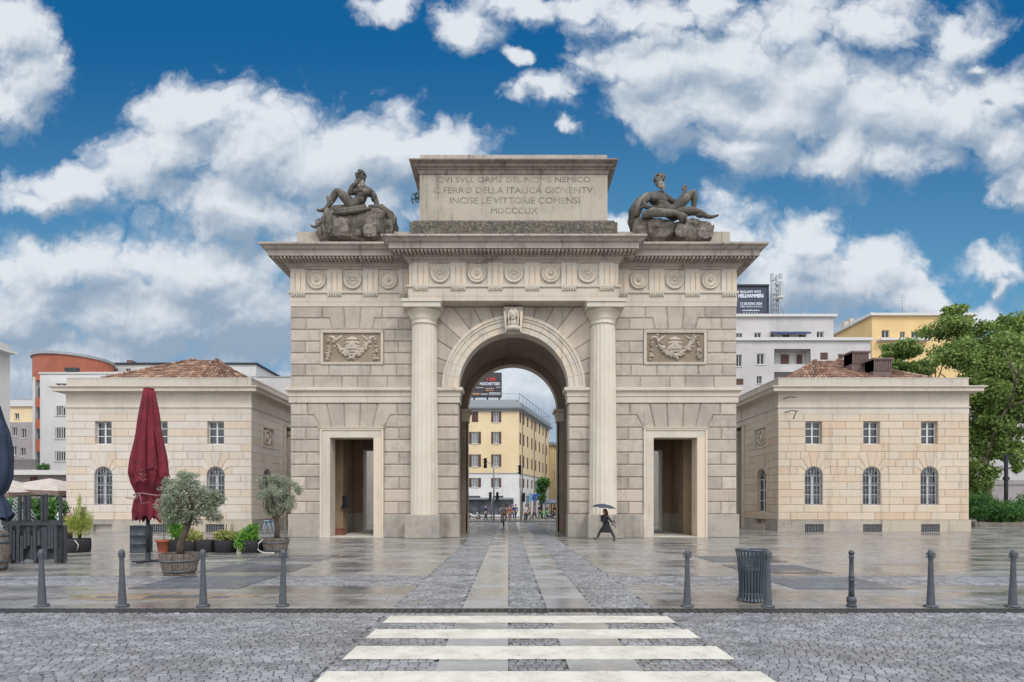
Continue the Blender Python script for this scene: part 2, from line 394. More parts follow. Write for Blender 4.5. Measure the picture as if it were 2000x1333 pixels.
def paint():
    m, t, b = mat_new('worn_white_road_paint'); co = t.new('ShaderNodeTexCoord').outputs['Object']
    n = t.noise(co, 2.5, 5, .65); f = t.noise(co, 26, 5, .7, .5); vo = t.new('ShaderNodeTexVoronoi', feature='DISTANCE_TO_EDGE'); vo.inputs['Scale'].default_value = 9.0; t.put(vo.inputs['Vector'], co)
    cr = t.ramp(vo.outputs['Distance'], .0, .035, 1, 0)
    c = t.mix(t.ramp(n, .35, .7), sr(208,203,190), sr(186,181,168)); c = t.mix(t.m('MULTIPLY', t.ramp(f, .62, .74), .75), c, sr(128,126,122)); c = t.mix(t.m('MULTIPLY', t.m('MULTIPLY', cr, t.ramp(n, .4, .6)), .45), c, sr(120,118,114))
    t.l.new(c, b.inputs['Base Color']); b.inputs['Roughness'].default_value = .5
    bp = t.new('ShaderNodeBump'); bp.inputs['Strength'].default_value = .4; bp.inputs['Distance'].default_value = .01; t.l.new(t.m('SUBTRACT', f, cr), bp.inputs['Height']); t.l.new(bp.outputs[0], b.inputs['Normal']); return m
M['zebra'] = paint()

# ------------------------------------------------------------------ wet ground materials
def wet(name, c1, c2, brick=None, rough=(.12, .5), tint=None, bump=.2, island=.12, wetscale=.5, grout=.35, joint=.012):
    m, t, b = mat_new(name); co = t.new('ShaderNodeTexCoord').outputs['Object']; gm = t.new('ShaderNodeNewGeometry')
    big = t.noise(t.vm('MULTIPLY', co, (.6, 1.6, 1)), wetscale, 6, .62, .6); mid = t.noise(co, 4, 6, .65, .2); fine = t.noise(co, 60, 3, .7)
    c = t.mix(t.ramp(mid, .35, .65), c1, c2); j = None
    v = t.m('MULTIPLY_ADD', gm.outputs['Random Per Island'], island*2, 1-island)
    c = t.mix(1, c, t.vm('SCALE', (1,1,1), v), 'MULTIPLY')
    if tint: c = t.mix(t.m('MULTIPLY', t.ramp(t.noise(co, .33, 4, .6), .48, .62), .65), c, tint)
    if brick:
        bt = t.new('ShaderNodeTexBrick'); bt.offset = .5
        wob = t.new('ShaderNodeTexNoise'); t.put(wob.inputs['Vector'], co); wob.inputs['Scale'].default_value = .8
        t.put(bt.inputs['Vector'], t.vm('ADD', co, t.vm('SCALE', t.vm('SUBTRACT', wob.outputs['Color'], (.5,.5,.5)), .05)))
        bt.inputs['Scale'].default_value = 1; bt.inputs['Brick Width'].default_value = brick[0]; bt.inputs['Row Height'].default_value = brick[1]
        bt.inputs['Mortar Size'].default_value = joint; bt.inputs['Mortar Smooth'].default_value = .3; bt.inputs['Bias'].default_value = 0
        bt.inputs['Color1'].default_value = (.84,.84,.84,1); bt.inputs['Color2'].default_value = (1.12,1.1,1.08,1); bt.inputs['Mortar'].default_value = (grout,grout,grout,1)
        c = t.mix(1, c, bt.outputs['Color'], 'MULTIPLY'); j = bt.outputs['Fac']
    wetf = t.ramp(big, .42, .60)
    c = t.mix(wetf, c, t.vm('SCALE', c, .72))
    c = t.mix(t.m('MULTIPLY', t.ramp(fine, .5, .75), .3), c, t.vm('SCALE', c, .7))
    t.l.new(c, b.inputs['Base Color'])
    r = t.m('MULTIPLY_ADD', t.m('SUBTRACT', 1.0, wetf), rough[1]-rough[0], rough[0])
    r = t.m('ADD', r, t.m('MULTIPLY', t.m('SUBTRACT', mid, .5), .25)); r = t.m('MAXIMUM', r, .06)
    if brick:
        bw = t.new('ShaderNodeSeparateColor'); t.l.new(bt.outputs['Color'], bw.inputs[0])
        r = t.m('ADD', r, t.m('MULTIPLY', t.m('SUBTRACT', bw.outputs[0], .95), .5))
    t.l.new(r, b.inputs['Roughness']); b.inputs['Specular IOR Level'].default_value = .5
    bp = t.new('ShaderNodeBump'); bp.inputs['Strength'].default_value = bump; bp.inputs['Distance'].default_value = .008
    hgt = t.m('ADD', t.m('MULTIPLY', mid, 1.2), t.m('MULTIPLY', fine, .5))
    if j: hgt = t.m('SUBTRACT', hgt, t.m('MULTIPLY', j, 1.2))
    t.l.new(hgt, bp.inputs['Height']); t.l.new(bp.outputs[0], b.inputs['Normal'])
    return m
G_plaza = wet('wet_stone_paving', sr(146,144,141), sr(125,124,122), (1.15,.46), (.10,.36), tint=sr(126,116,104), bump=.35)
G_lane = wet('wet_granite_runner_slabs', sr(158,157,155), sr(148,147,145), None, (.10,.36), bump=.25, island=.05, tint=sr(156,149,140))
G_sett = wet('granite_setts', sr(140,140,141), sr(116,116,118), None, (.22,.5), bump=.6, island=.24, wetscale=.8)
G_dark = wet('dark_grey_slabs', sr(98,101,106), sr(84,87,92), (.9,.45), (.2,.45), bump=.3, grout=.6)
G_bed = plain('dark_joint_bed', sr(78,77,76), .8, var=.2, scale=20)
G_road = wet('wet_asphalt', sr(110,111,114), sr(94,95,98), None, (.3,.6), bump=.3)

gs = struct(MB().box(-600, 600, -60, 900, -.5, -.03).build('ground', G_road))
def sheet(name, rects, m, z=0.0, th=.025):
    mb = MB()
    for (a, b, c, d) in rects: mb.box(a, b, c, d, z-th, z)
    return struct(mb.build(name, m))
sheet('sett_bed', [(-60, 60, -14, 61)], G_bed, -.012, .017)
DR0, DR1 = 9.42, 9.80
T0, T1 = 12.55, 14.25          # transverse band of setts
XL, XR = -2.02, 2.52
sheet('plaza', [(-60, XL, DR1, T0), (XR, 60, DR1, T0), (-60, XL, T1, 56), (XR, 60, T1, 56)], G_plaza)
LANES = [(-.80, .0), (.66, 1.46)]
mb = MB()
for (a, b) in LANES:
    y = -2.0
    while y < 56:
        L = random.uniform(.9, 1.5)
        for lo, hi in ((-3, DR0), (DR1, 60)):
            p0, p1 = max(y, lo), min(y+L, hi)
            if p1-p0 > .05: mb.box(a+.004, b-.004, p0+.004, p1-.004, -.03, .001+random.uniform(0, .003))
        y += L

struct(mb.build('stone_runner', G_lane))
# dark slab bays
for i, (a, b, c, d) in enumerate([(-8.15,-5.75,12.1,12.54),(-8.2,-5.8,14.26,14.3),(-8.25,-5.8,15.0,16.9),(-8.35,-5.95,17.9,20.0),(6.15,8.4,14.26,14.3),(6.3,8.45,14.8,16.7),(6.4,8.7,17.7,19.6)]):
    pass
sheet('dark_paving', [(-8.1,-5.75,12.1,14.2),(-8.2,-5.8,15.0,16.9),(-8.35,-5.95,17.9,20.0),(6.1,8.4,12.0,13.9),(6.3,8.45,14.8,16.7),(6.4,8.7,17.7,19.6)], G_dark, .012, .02)

def setts(name, x0, x1, y0, y1, sx=.115, sy=.105, rot=0.0, m=G_sett, curve=0.0, skip=None, top=.0):
    """rows of hand-cut setts: each a small domed stone with its own size, tilt and height"""
    V = []; Fq = []
    ca, sa = math.cos(rot), math.sin(rot); cx, cy = (x0+x1)/2, (y0+y1)/2
    W = (abs((x1-x0)*ca)+abs((y1-y0)*sa))/2+sx*2; H = (abs((x1-x0)*sa)+abs((y1-y0)*ca))/2+sy*2
    ny = int(2*H/sy)+1; n = 0
    for r in range(ny):
        v0 = -H+r*sy; u = -W+rng.uniform(0, sx)
        while u < W:
            l = sx*rng.uniform(.82, 1.2); uc, vc = u+l/2, v0+sy/2; u += l
            vv_ = vc+curve*math.sin(uc*1.7)
            x, y = cx+uc*ca-vv_*sa, cy+uc*sa+vv_*ca
            if not (x0 < x < x1 and y0 < y < y1): continue
            if skip and skip(x, y): continue
            g_ = .0045; hx, hy = l/2-g_*rng.uniform(.6, 1.3), sy/2-g_*rng.uniform(.6, 1.3)
            zt = top+rng.normal(0, .0016); tx, ty = rng.normal(0, .012), rng.normal(0, .012)
            an = rot+rng.normal(0, .025); c_, s_ = math.cos(an), math.sin(an); b0 = len(V)
            for (k, zz) in ((1.0, -.03), (1.0, -.007), (.84, 0.0)):
                for (i, j) in ((-1,-1),(1,-1),(1,1),(-1,1)):
                    kx, ky = i*hx*k*(1+rng.uniform(-.06,.06)), j*hy*k*(1+rng.uniform(-.06,.06))
                    px_, py_ = x+kx*c_-ky*s_, y+kx*s_+ky*c_
                    px_ = min(max(px_, x0), x1); py_ = min(max(py_, y0), y1)
                    V.append((px_, py_, zt+zz+(kx*tx+ky*ty if zz > -.02 else 0)))
            for k in (0, 4):
                for i in range(4):
                    j = (i+1) % 4; Fq.append((b0+k+i, b0+k+j, b0+k+4+j, b0+k+4+i))
            Fq.append((b0+8, b0+9, b0+10, b0+11))
    me = bpy.data.meshes.new(name); me.from_pydata(V, [], Fq); me.materials.append(m)
    o = bpy.data.objects.new(name, me); COL.objects.link(o); return struct(o)
inl = lambda x, y: (-.8 < x < 0 or .66 < x < 1.46)
setts('road', -13, XL, 3.2, DR0, .108, .098, R(24), curve=.05)
setts('road', XR, 13, 3.2, DR0, .108, .098, R(-27), curve=.05)
setts('road', XL, -.8, 3.2, DR0, .108, .10, 0); setts('road', 1.46, XR, 3.2, DR0, .108, .10, 0); setts('road', 0, .66, 3.2, DR0, .10, .10, 0)
setts('sett_paving', XL, -.8, DR1, 55, .125, .115, 0); setts('sett_paving', 1.46, XR, DR1, 55, .125, .115, 0); setts('sett_paving', 0, .66, DR1, 55, .13, .12, 0)
setts('sett_paving', -16, XL, T0, T1, .14, .12, 0); setts('sett_paving', XR, 16, T0, T1, .14, .12, 0)
# shallow muddy hollow with paving stones left of the crossing
mud = wet('wet_ochre_mud', sr(150,132,106), sr(122,106,86), None, (.08,.4), bump=.2, wetscale=1.5)
rr_ = random.Random(5); poly = [(-6.85+1.75*math.cos(a)*(1+.12*math.sin(3*a+1)+.06*math.sin(7*a)), 11.05+.42*math.sin(a)*(1+.15*math.sin(2*a)+.08*math.sin(9*a))) for a in [2*math.pi*k/60 for k in range(60)]]
struct(MB().vprism(poly, .0005, .006).build('mud_patch', mud))
struct(MB().box(-7.0, -5.9, 10.85, 11.22, -.02, .010).box(-7.9, -7.55, 10.86, 11.08, -.02, .010).box(-5.75, -5.4, 10.86, 11.1, -.02, .010).build('dark_paving', G_dark))
# drainage channel
mb = MB()
def rect_ring(mb, x0, x1, y0, y1, z0, z1): pass
mb.box(-30, 30, DR0, DR0+.06, -.04, .003); mb.box(-30, 30, DR1-.06, DR1, -.04, .003)
x = -16.0
while x < 16:
    mb.box(x, x+.055, DR0+.06, DR1-.06, -.04, 0.002); x += .13
for yy in (DR0+.13, DR0+.22): mb.box(-16, 16, yy, yy+.03, -.038, .001)
drain = mb.build('drain_channel', plain('dark_drain_grating', sr(70,68,66), .5, .3))
tag(drain, 'long dark slotted drain grating between the cobbled road and the plaza', 'drain')
# zebra bars: thin painted sheets following the road
for i, (y0, y1, xa, xb) in enumerate([(8.60, 9.12, -1.90, 2.54), (7.60, 8.15, -1.91, 2.57), (6.58, 7.18, -1.92, 2.62), (5.5, 6.1, -1.95, 2.7)]):
    n = 60; top = [(xa+(xb-xa)*k/n, y1+random.uniform(-.012, .012)) for k in range(n+1)]; bot = [(xa+(xb-xa)*k/n, y0+random.uniform(-.012, .012)) for k in range(n+1)]
    mb = MB(); mb.vprism(bot+top[::-1], .0035, .0075)
    struct(mb.build('crossing_stripe', M['zebra']))

# ------------------------------------------------------------------ the city gate
CX, FY, CY_, BY = .28, 30.8, 29.93, 38.7        # axis, wing face, centre face, back face
gate = thing('city_gate', 'huge pale stone triumphal city gate with inscribed attic, tall middle arch and two side doorways', 'gate', (CX, FY, 0))
HWc = 2.975; SP = 8.11; RO = 3.857; ZT = 12.51
fr_in = FY+.9
def part(mb, name, m, parent=gate, **k): return mb.build(name, m, parent, **k)
# core masonry
mb = MB()
for s in (-1, 1):
    fx = Frame((CX, 0, 0), (s, 0, 0))
    mb.fr = fx
    y0, y1 = FY+.05, BY-.05
    for (ya, yb) in ((y0, fr_in), (BY-.9, y1)):
        mb.box(9.96, 12.04, ya, yb, 0, ZT); mb.box(HWc+.02, 7.56, ya, yb, 0, SP); mb.box(7.56, 9.96, ya, yb, 5.41, ZT)
        mb.box(4.6, 7.56, ya, yb, SP, ZT)
    mb.box(3.4, 6.9, fr_in, fr_in+1.0, 0, ZT); mb.box(3.4, 6.9, BY-1.6, BY-.9, 0, ZT); mb.box(3.4, 6.9, fr_in+1.0, BY-1.6, 5.2, ZT)  # unseen opening to the middle passage, added to brighten the side chamber
    mb.box(10.6, 12.04, fr_in+1.6, BY-.9, 0, ZT); mb.box(10.6, 12.04, fr_in, fr_in+.3, 0, ZT); mb.box(10.6, 12.04, fr_in+.3, fr_in+1.6, 5.2, ZT); mb.box(6.9, 10.6, fr_in, BY-.9, 6.3, ZT)  # unseen flank opening, added to let daylight into the side chamber
mb.fr = Frame((CX, 0, 0))
def arch_fill(mb, r, z0, hw, zt, y0, y1, n=48):
    pts = []
    for k in range(n+1):
        a = math.pi*k/n; c, s_ = math.cos(a), math.sin(a)
        t = min(hw/abs(c) if abs(c) > 1e-6 else 1e9, (zt-z0)/s_ if s_ > 1e-6 else 1e9)
        pts.append(((r*c, z0+r*s_), (t*c, z0+t*s_)))
    for k in range(n):
        (a, b), (c, d) = pts[k], pts[k+1]; mb.prism([a, b, d, c], y0, y1)
    for s in (-1, 1): mb.add([(s*hw,y0,zt),(s*hw*.6,y0,zt),(s*hw,y0,z0+(zt-z0)*.6)],[(0,1,2)]) if False else None
    # corner triangles
    ca = math.atan2(zt-z0, hw)
    for s in (-1, 1):
        k = [i for i in range(n) if (math.pi*i/n-(ca if s > 0 else math.pi-ca))*(math.pi*(i+1)/n-(ca if s > 0 else math.pi-ca)) <= 0][0]
        mb.prism([pts[k][1], (s*hw, zt), pts[k+1][1]], y0, y1)
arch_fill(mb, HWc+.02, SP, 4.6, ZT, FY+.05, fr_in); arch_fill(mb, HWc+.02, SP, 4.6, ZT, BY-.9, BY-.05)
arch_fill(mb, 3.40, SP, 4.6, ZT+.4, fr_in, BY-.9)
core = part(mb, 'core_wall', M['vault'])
for s in (-1, 1):     # rendered lining of the side chambers
    mb = MB(Frame((CX, 0, 0), (s, 0, 0))); mb.box(10.57, 10.598, fr_in+1.95, BY-.92, 1.2, 6.25); mb.box(9.96, 10.56, BY-.93, BY-.905, 1.2, 6.25); mb.box(6.92, 7.56, BY-.93, BY-.905, 1.2, 6.25); mb.box(7.0, 10.5, fr_in+.05, BY-.95, 6.26, 6.298); mb.box(6.902, 6.93, BY-1.58, BY-.93, 0, 6.25)
    part(mb, 'chamber_lining', M['chamber'])
# rusticated blocks
ch = .05
rows_lo = [1.245+.672*k for k in range(10)]; rows_up = [8.1+.63*k for k in range(8)]
_blk = MB.block; MB.block = lambda s, poly, y0, y1, c=.03, gap=.011: _blk(s, poly, y0, y1, c, .011)
def jit(c): return c+random.uniform(-.03, .03)
for s in (-1, 1):
    mb = MB(Frame((CX, 0, 0), (s, 0, 0))); y0, y1 = FY, FY+.35
    for k in range(7):
        z0, z1 = rows_lo[k], rows_lo[k+1]
        if k % 2: mb.rblock(10.46, 12.1, z0, z1, y0, y1, ch); mb.rblock(4.2, 7.06, z0, z1, y0, y1, ch)
        else:
            x = jit(11.27); mb.rblock(10.46, x, z0, z1, y0, y1, ch); mb.rblock(x, 12.1, z0, z1, y0, y1, ch)
            x = jit(6.22); mb.rblock(x, 7.06, z0, z1, y0, y1, ch); mb.rblock(4.2, x, z0, z1, y0, y1, ch)
    for k in range(9): mb.rblock(HWc, 4.2, rows_lo[k], rows_lo[k+1], y0, fr_in, ch*1.3)
    W = 8.76; z5, z6, z7 = rows_lo[7], rows_lo[8], rows_lo[9]; zb = 5.92
    mb.block([(W-.4,zb),(W+.4,zb),(W+.45,z7),(W-.45,z7)], y0, y1, ch)
    for e in (-1, 1):
        q_ = lambda t, z: (W+e*t, z)
        mb.block([q_(.4,zb),q_(1.1,zb),q_(1.4,z7),q_(.45,z7)], y0, y1, ch)
        mb.block([q_(1.1,zb),q_(1.72,zb),q_(2.08,z6),q_(2.45,z6),q_(2.45,z7),q_(1.4,z7)], y0, y1, ch)
        far = 3.34 if e > 0 else 4.5
        mb.block([q_(1.72,z5),q_(far,z5),q_(far,z6),q_(2.08,z6)], y0, y1, ch)
        mb.block([q_(2.45,z6),q_(far,z6),q_(far,z7),q_(2.45,z7)], y0, y1, ch)
    # upper storey
    r0 = rows_up
    for k, js in ((0, (-1.9, -.3, .55, 2.1)), (1, (-2.4, -1.0, 1.25, 2.55))):
        e = [-4.4]+list(js)+[3.34]
        for i in range(len(e)-1): mb.rblock(W+e[i], W+e[i+1], r0[k], r0[k+1], y0, y1, ch)
    for k in (2, 3, 4):
        for (a, b, j) in ((1.7, 3.34, 2.55), (-4.4, -1.7, -2.5)):
            if k == 3: mb.rblock(W+a, W+jit(j), r0[k], r0[k+1], y0, y1, ch) if False else (mb.rblock(W+a, W+j, r0[k], r0[k+1], y0, y1, ch), mb.rblock(W+j, W+b, r0[k], r0[k+1], y0, y1, ch))
            else: mb.rblock(W+a, W+b, r0[k], r0[k+1], y0, y1, ch)
    za, zc, zd = r0[5], r0[6], r0[7]
    mb.block([(W-.38,za),(W+.38,za),(W+.47,zd),(W-.47,zd)], y0, y1, ch)
    for e in (-1, 1):
        q_ = lambda t, z: (W+e*t, z); far = 3.34 if e > 0 else 4.4
        mb.block([q_(.38,za),q_(1.08,za),q_(1.24,zc),q_(1.63,zc),q_(1.63,zd),q_(.47,zd)], y0, y1, ch)
        mb.block([q_(1.08,za),q_(2.5,za),q_(2.5,zc),q_(1.24,zc)], y0, y1, ch); mb.block([q_(2.5,za),q_(far,za),q_(far,zc),q_(2.5,zc)], y0, y1, ch)
        mb.block([q_(1.63,zc),q_(far,zc),q_(far,zd),q_(1.63,zd)], y0, y1, ch)
    # back face and outer flank, plain coursed stone
    for k in range(9):
        for (a, b) in (((10.0, 12.1), (HWc, 7.5)) if rows_lo[k] < 5.4 else ((HWc, 12.1),)):
            n = max(1, int((b-a)/1.7)); 
            for i in range(n): mb.rblock(a+(b-a)*i/n, a+(b-a)*(i+1)/n, rows_lo[k], rows_lo[k+1], BY, BY-.35, ch) if False else mb.box(a+(b-a)*i/n+.02, a+(b-a)*(i+1)/n-.02, BY-.06, BY, rows_lo[k]+.02, rows_lo[k+1]-.02)
        mb.box(HWc, HWc+.1, BY-.9, BY-.08, rows_lo[k]+.015, rows_lo[k+1]-.015)
    for k in range(7): mb.box(4.2, 12.1, BY-.06, BY, rows_up[k]+.02, rows_up[k+1]-.02)
    for zs in (rows_lo, rows_up):
        for k in range(len(zs)-1):
            for i in range(5):
                if zs[k] < 5.2 and i < 2: continue  # facing left out at the added flank opening
                mb.box(12.04, 12.1, FY+.36+i*1.48, FY+.36+(i+1)*1.48-.04, zs[k]+.02, zs[k+1]-.02)
    part(mb, 'rusticated_wall', M['block'])
mb = MB(Frame((CX, 0, 0)))
na = 17
for k in list(range(na//2))+[-1]+list(range(na//2+1, na)):
    if k < 0: part(mb, 'arch_voussoirs', M['block']); mb = MB(Frame((CX, 0, 0))); continue
    a0, a1 = math.pi*k/na, math.pi*(k+1)/na
    if k == na//2: continue
    inner = [(RO*math.cos(a), SP+RO*math.sin(a)) for a in (a0, (a0+a1)/2, a1)]
    po = [inner[2], inner[1], inner[0], (9*math.cos(a0), SP+9*math.sin(a0)), (9*math.cos(a1), SP+9*math.sin(a1))]
    po = clip_rect(po, -4.4, 4.4, SP, ZT)
    mb.block(po, FY, FY+.35, ch)
part(mb, 'arch_voussoirs', M['block'])
MB.block = _blk
# plinths
for s in (-1, 1):
    mb = MB(Frame((CX, 0, 0), (s, 0, 0)))
    F_ = mb.fr
    for (a, b, y0, y1) in ((10.48, 12.2, FY-.1, FY+.4), (5.8, 7.04, FY-.1, FY+.4), (2.93, 3.98, FY-.14, fr_in)): part(MB(F_).rblock(a, b, 0, 1.24, y0, y1, .03, 0), 'plinth', M['granite'])
    mb.box(12.04, 12.18, FY+2.85, BY, 0, 1.24); mb.box(10.0, 12.18, BY-.05, BY+.08, 0, 1.24); mb.box(2.93, 7.5, BY-.05, BY+.08, 0, 1.24); mb.box(2.93, 3.1, BY-.9, BY-.05, 0, 1.24)
    mb.box(3.34, 3.42, fr_in+.01, fr_in+.98, 0, 1.24); mb.box(10.55, 10.64, fr_in+1.95, BY-.9, 0, 1.2)
    mb.box(9.95, 10.54, BY-.95, BY-.9, 0, 1.2); mb.box(6.96, 7.57, BY-.95, BY-.9, 0, 1.2)
    part(mb, 'rear_plinth', M['granite'])
# front-arch intrados skin, archivolt
mb = MB(Frame((CX, 0, 0)))
def ring(mb, r0, r1, y0, y1, n=17, gap=0, sub=4, z0=SP):
    for k in range(n):
        a0, a1 = math.pi*k/n, math.pi*(k+1)/n
        as_ = [a0+gap+(a1-a0-2*gap)*i/sub for i in range(sub+1)]
        vs = []; fs = []
        for a in as_:
            for (r, y) in ((r0, y0), (r1, y0), (r1, y1), (r0, y1)): vs.append((r*math.cos(a), y, z0+r*math.sin(a)))
        for i in range(sub):
            for j in range(4): fs.append((i*4+j, i*4+(j+1)%4, i*4+4+(j+1)%4, i*4+4+j))
        fs += [(0,1,2,3), (sub*4+3, sub*4+2, sub*4+1, sub*4)]
        mb.add(vs, fs)
for f_, b_ in ((FY, fr_in),):
    ring(mb, HWc, 3.30, f_-.05, b_+.002, gap=.0016); ring(mb, 3.30, 3.58, f_-.10, f_+.1, gap=.0014); ring(mb, 3.58, 3.72, f_-.15, f_+.1, gap=.0014); ring(mb, 3.72, RO+.02, f_-.20, f_+.1, gap=.0014)
part(mb, 'archivolt', M['dress'])
mb = MB(Frame((CX, 0, 0))); ring(mb, HWc, RO, BY-.88, BY+.06, gap=.0014)
part(mb, 'archivolt', M['dress'])
# vault lining with courses
mb = MB(Frame((CX, 0, 0)))
ring(mb, HWc+.1, 3.39, BY-.93, BY-.9, n=17, gap=.002)
part(mb, 'vault_edge', M['vault'])
# impost string course
prof_s = [(0,7.29),(.06,7.29),(.06,7.62),(.10,7.63),(.10,7.84),(.14,7.87),(.24,7.93),(.24,8.08),(.18,8.11),(-.3,8.11)]
for s in (-1, 1):
    mb = MB()
    pa = [(CX+s*12.1, BY), (CX+s*12.1, FY), (CX+s*HWc, FY), (CX+s*HWc, fr_in)]
    if s > 0: pa = pa[::-1]
    mb.mould(pa, prof_s)
    pb = [(CX+s*3.39, BY-.9), (CX+s*HWc, BY-.9), (CX+s*HWc, BY), (CX+s*12.1, BY)]
    if s < 0: pass
    else: pass
    pb = pb if s < 0 else pb[::-1]
    mb.mould([pb[i] for i in range(4)] if s < 0 else pb, [(o*1.0, z) for o, z in prof_s])
    part(mb, 'impost_course', M['dress'])
# doorway surrounds
for s in (-1, 1):
    mb = MB(Frame((CX+s*8.76, 0, 0)))
    for e in (-1, 1):
        a, b = sorted((e*1.18, e*1.62)); mb.box(a, b, FY-.04, fr_in, 0, 5.4); a, b = sorted((e*1.62, e*1.725)); mb.box(a, b, FY-.09, FY+.3, 0, 5.8)
    mb.box(-1.62, 1.62, FY-.04, fr_in, 5.402, 5.8); mb.box(-1.725, 1.725, FY-.09, FY+.3, 5.802, 5.92); mb.box(-1.78, 1.78, FY-.13, FY+.3, 5.922, 5.97)
    for e in (-1, 1):
        a, b = sorted((e*1.18, e*1.5)); mb.box(a, b, BY-.88, BY+.02, 0, 5.4)
    mb.box(-1.5, 1.5, BY-.88, BY+.02, 5.402, 5.75)
    mb.box(-1.17, 1.17, FY+.0, BY, .003, .05)
    part(mb, 'door_surround', M['dress'])
# chamber pilasters and lamp box seen through the doorways
for s in (-1, 1):
    for (a, b) in ((10.0, 10.6), (6.9, 7.4)):
        mb = MB(Frame((CX, 0, 0), (s, 0, 0))); mb.box(a, b, FY+2.6, FY+3.5, 0, 6.2); part(mb, 'chamber_pilaster', M['chamber'])
mb = MB(); mb.box(-9.72, -9.52, FY+2.5, FY+2.75, 1.7, 2.3); mb.box(-9.78, -9.46, FY+2.44, FY+2.8, 1.55, 1.7); part(mb, 'letter_box', M['darkiron'])
mb = MB(); mb.box(-10.2, -9.35, FY+1.2, FY+2.1, .06, .3); mb.box(-10.1, -9.45, FY+1.3, FY+2.0, .3, .42); part(mb, 'step_block', plain('red_granite_step', sr(150,96,80), .5, var=.15))
# columns
for s in (-1, 1):
    cx = CX+s*4.81; cy = 30.62
    mb = MB(); mb.rblock(cx-.92, cx+.92, 0, 1.245, 29.72, 31.0, .03, 0)
    base = part(mb, 'column_base', M['granite'])
    def flute(a): return 1-.042*abs(math.sin(a*10))**.8
    prof = [(.745-.085*((k/10)**1.3), 1.247+(11.35-1.247)*k/10) for k in range(11)]
    mb = MB().lathe(prof, (cx, cy, 0), 160, smooth=False, rf=flute)
    col = part(mb, 'column', M['column'])
    mb = MB().lathe([(.66,11.352),(.70,11.37),(.70,11.42),(.665,11.44),(.665,11.6),(.71,11.64),(.71,11.69),(.69,11.7),(.84,11.93),(.93,12.04),(.95,12.10)], (cx, cy, 0), 48)
    mb.box(cx-.99, cx+.99, 29.62, 31.0, 12.102, 12.36); mb.box(cx-1.05, cx+1.05, 29.56, 31.0, 12.362, 12.508)
    part(mb, 'capital', M['column'])
# entablature
LX, RX = CX-12.1, CX+12.1
path = [(LX, BY), (LX, FY), (CX-5.54, FY), (CX-5.54, CY_), (CX+5.54, CY_), (CX+5.54, FY), (RX, FY), (RX, BY)]
mb = MB(); mb.mould(path, [(-.9,12.512),(0,12.512),(.0,12.75),(.012,12.755),(.012,13.2),(.09,13.22),(.09,13.33),(-.02,13.335),(-.02,14.5)], closed=True)
part(mb, 'architrave_and_frieze', M['dress'])
corn = [(-.02,14.5),(.05,14.5),(.06,14.6),(.16,14.66),(.2,14.74),(.26,14.74),(.26,14.86),(.80,14.92),(.80,14.90),(.86,14.90),(.86,15.16),(.92,15.2),(.98,15.22),(1.04,15.30),(1.14,15.36),(1.2,15.37),(1.2,15.47),(-2.6,15.55)]
mb = MB(); mb.mould(path, corn, closed=True)
mb.box(LX+.5, RX-.5, FY+.5, BY-.5, 15.3, 15.53)
part(mb, 'cornice', M['cornice'])
# mutules and dentils
mb = MB()
def along(xa, xb, y, fn, step):
    n = int(round((xb-xa)/step))
    for i in range(n): fn(xa+(i+.5)*(xb-xa)/n, y)
def mut(x, y): mb.box(x-.055, x+.055, y-.78, y-.28, 14.80, 14.90)
along(LX-.7, CX-5.54-.9, FY, mut, .2); along(CX+5.54+.9, RX+.7, FY, mut, .2); along(CX-5.54-.7, CX+5.54+.7, CY_, mut, .2)
for (x0, x1) in ((LX-.78, LX-.28), (RX+.28, RX+.78)):
    y = FY-.2
    while y < BY: mb.box(x0, x1, y, y+.11, 14.80, 14.90); y += .2
for s in (-1, 1):
    for k in range(4): 
        a, b = sorted((CX+s*(5.54+.28), CX+s*(5.54+.78))); mb.box(a, b, CY_-.1+k*.2, CY_+.01+k*.2, 14.80, 14.90)
part(mb, 'mutules', M['cornice'])
# triglyphs, guttae, rosettes
tri = [(CX+o, CY_) for o in (-4.9,-2.91,-.97,.97,2.91,4.9)]+[(CX+s*(8.72+o), FY) for s in (-1, 1) for o in (-2.91,-.97,.97,2.95)]
for (x, y) in tri:
    mb = MB(); mb.box(x-.40, x+.40, y-.05, y+.1, 14.30, 14.498); 
    for e in (-.29, 0, .29):
        mb.prism([(x+e-.12,13.332),(x+e+.12,13.332),(x+e+.12,14.299),(x+e-.12,14.299)], y-.055, y+.1)
    mb.box(x-.39, x+.39, y-.02, y+.1, 13.331, 14.299)
    part(mb, 'triglyph', M['dress'])
    mb = MB(); mb.box(x-.39, x+.39, y-.075, y+.05, 13.16, 13.219)
    for k in range(6): mb.lathe([(.052,13.04),(.035,13.159)], (x-.33+k*.132, y-.04, 0), 8)
    part(mb, 'guttae', M['dress'])
ros = [(CX+k*1.94, CY_, k % 2 == 0) for k in (-2,-1,0,1,2)]+[(CX+s*(8.72)+k*1.94, FY, k == 0) for s in (-1, 1) for k in (-1,0,1)]
for (x, y, daisy) in ros:
    mb = MB(); c = (x, y-.0, 13.93)
    mb.lathe([(.49,.03),(.49,-.08),(.43,-.10),(.40,-.06),(.36,-.03)], c, 40, 'y')
    if daisy:
        for k in range(16):
            a = 2*math.pi*k/16; mb.ball((x+.24*math.cos(a), y-.03, 13.93+.24*math.sin(a)), (.13,.05,.036), 8, 5, Matrix.Rotation(-a, 3, 'Y'))
        mb.ball((x, y-.05, 13.93), (.07,.08,.07))
    else:
        mb.lathe([(.34,-.02),(.33,-.06),(.24,-.045),(.14,-.02)], c, 32, 'y'); mb.ball((x, y-.04, 13.93), (.09,.09,.09))
    part(mb, 'rosette', M['dress'])
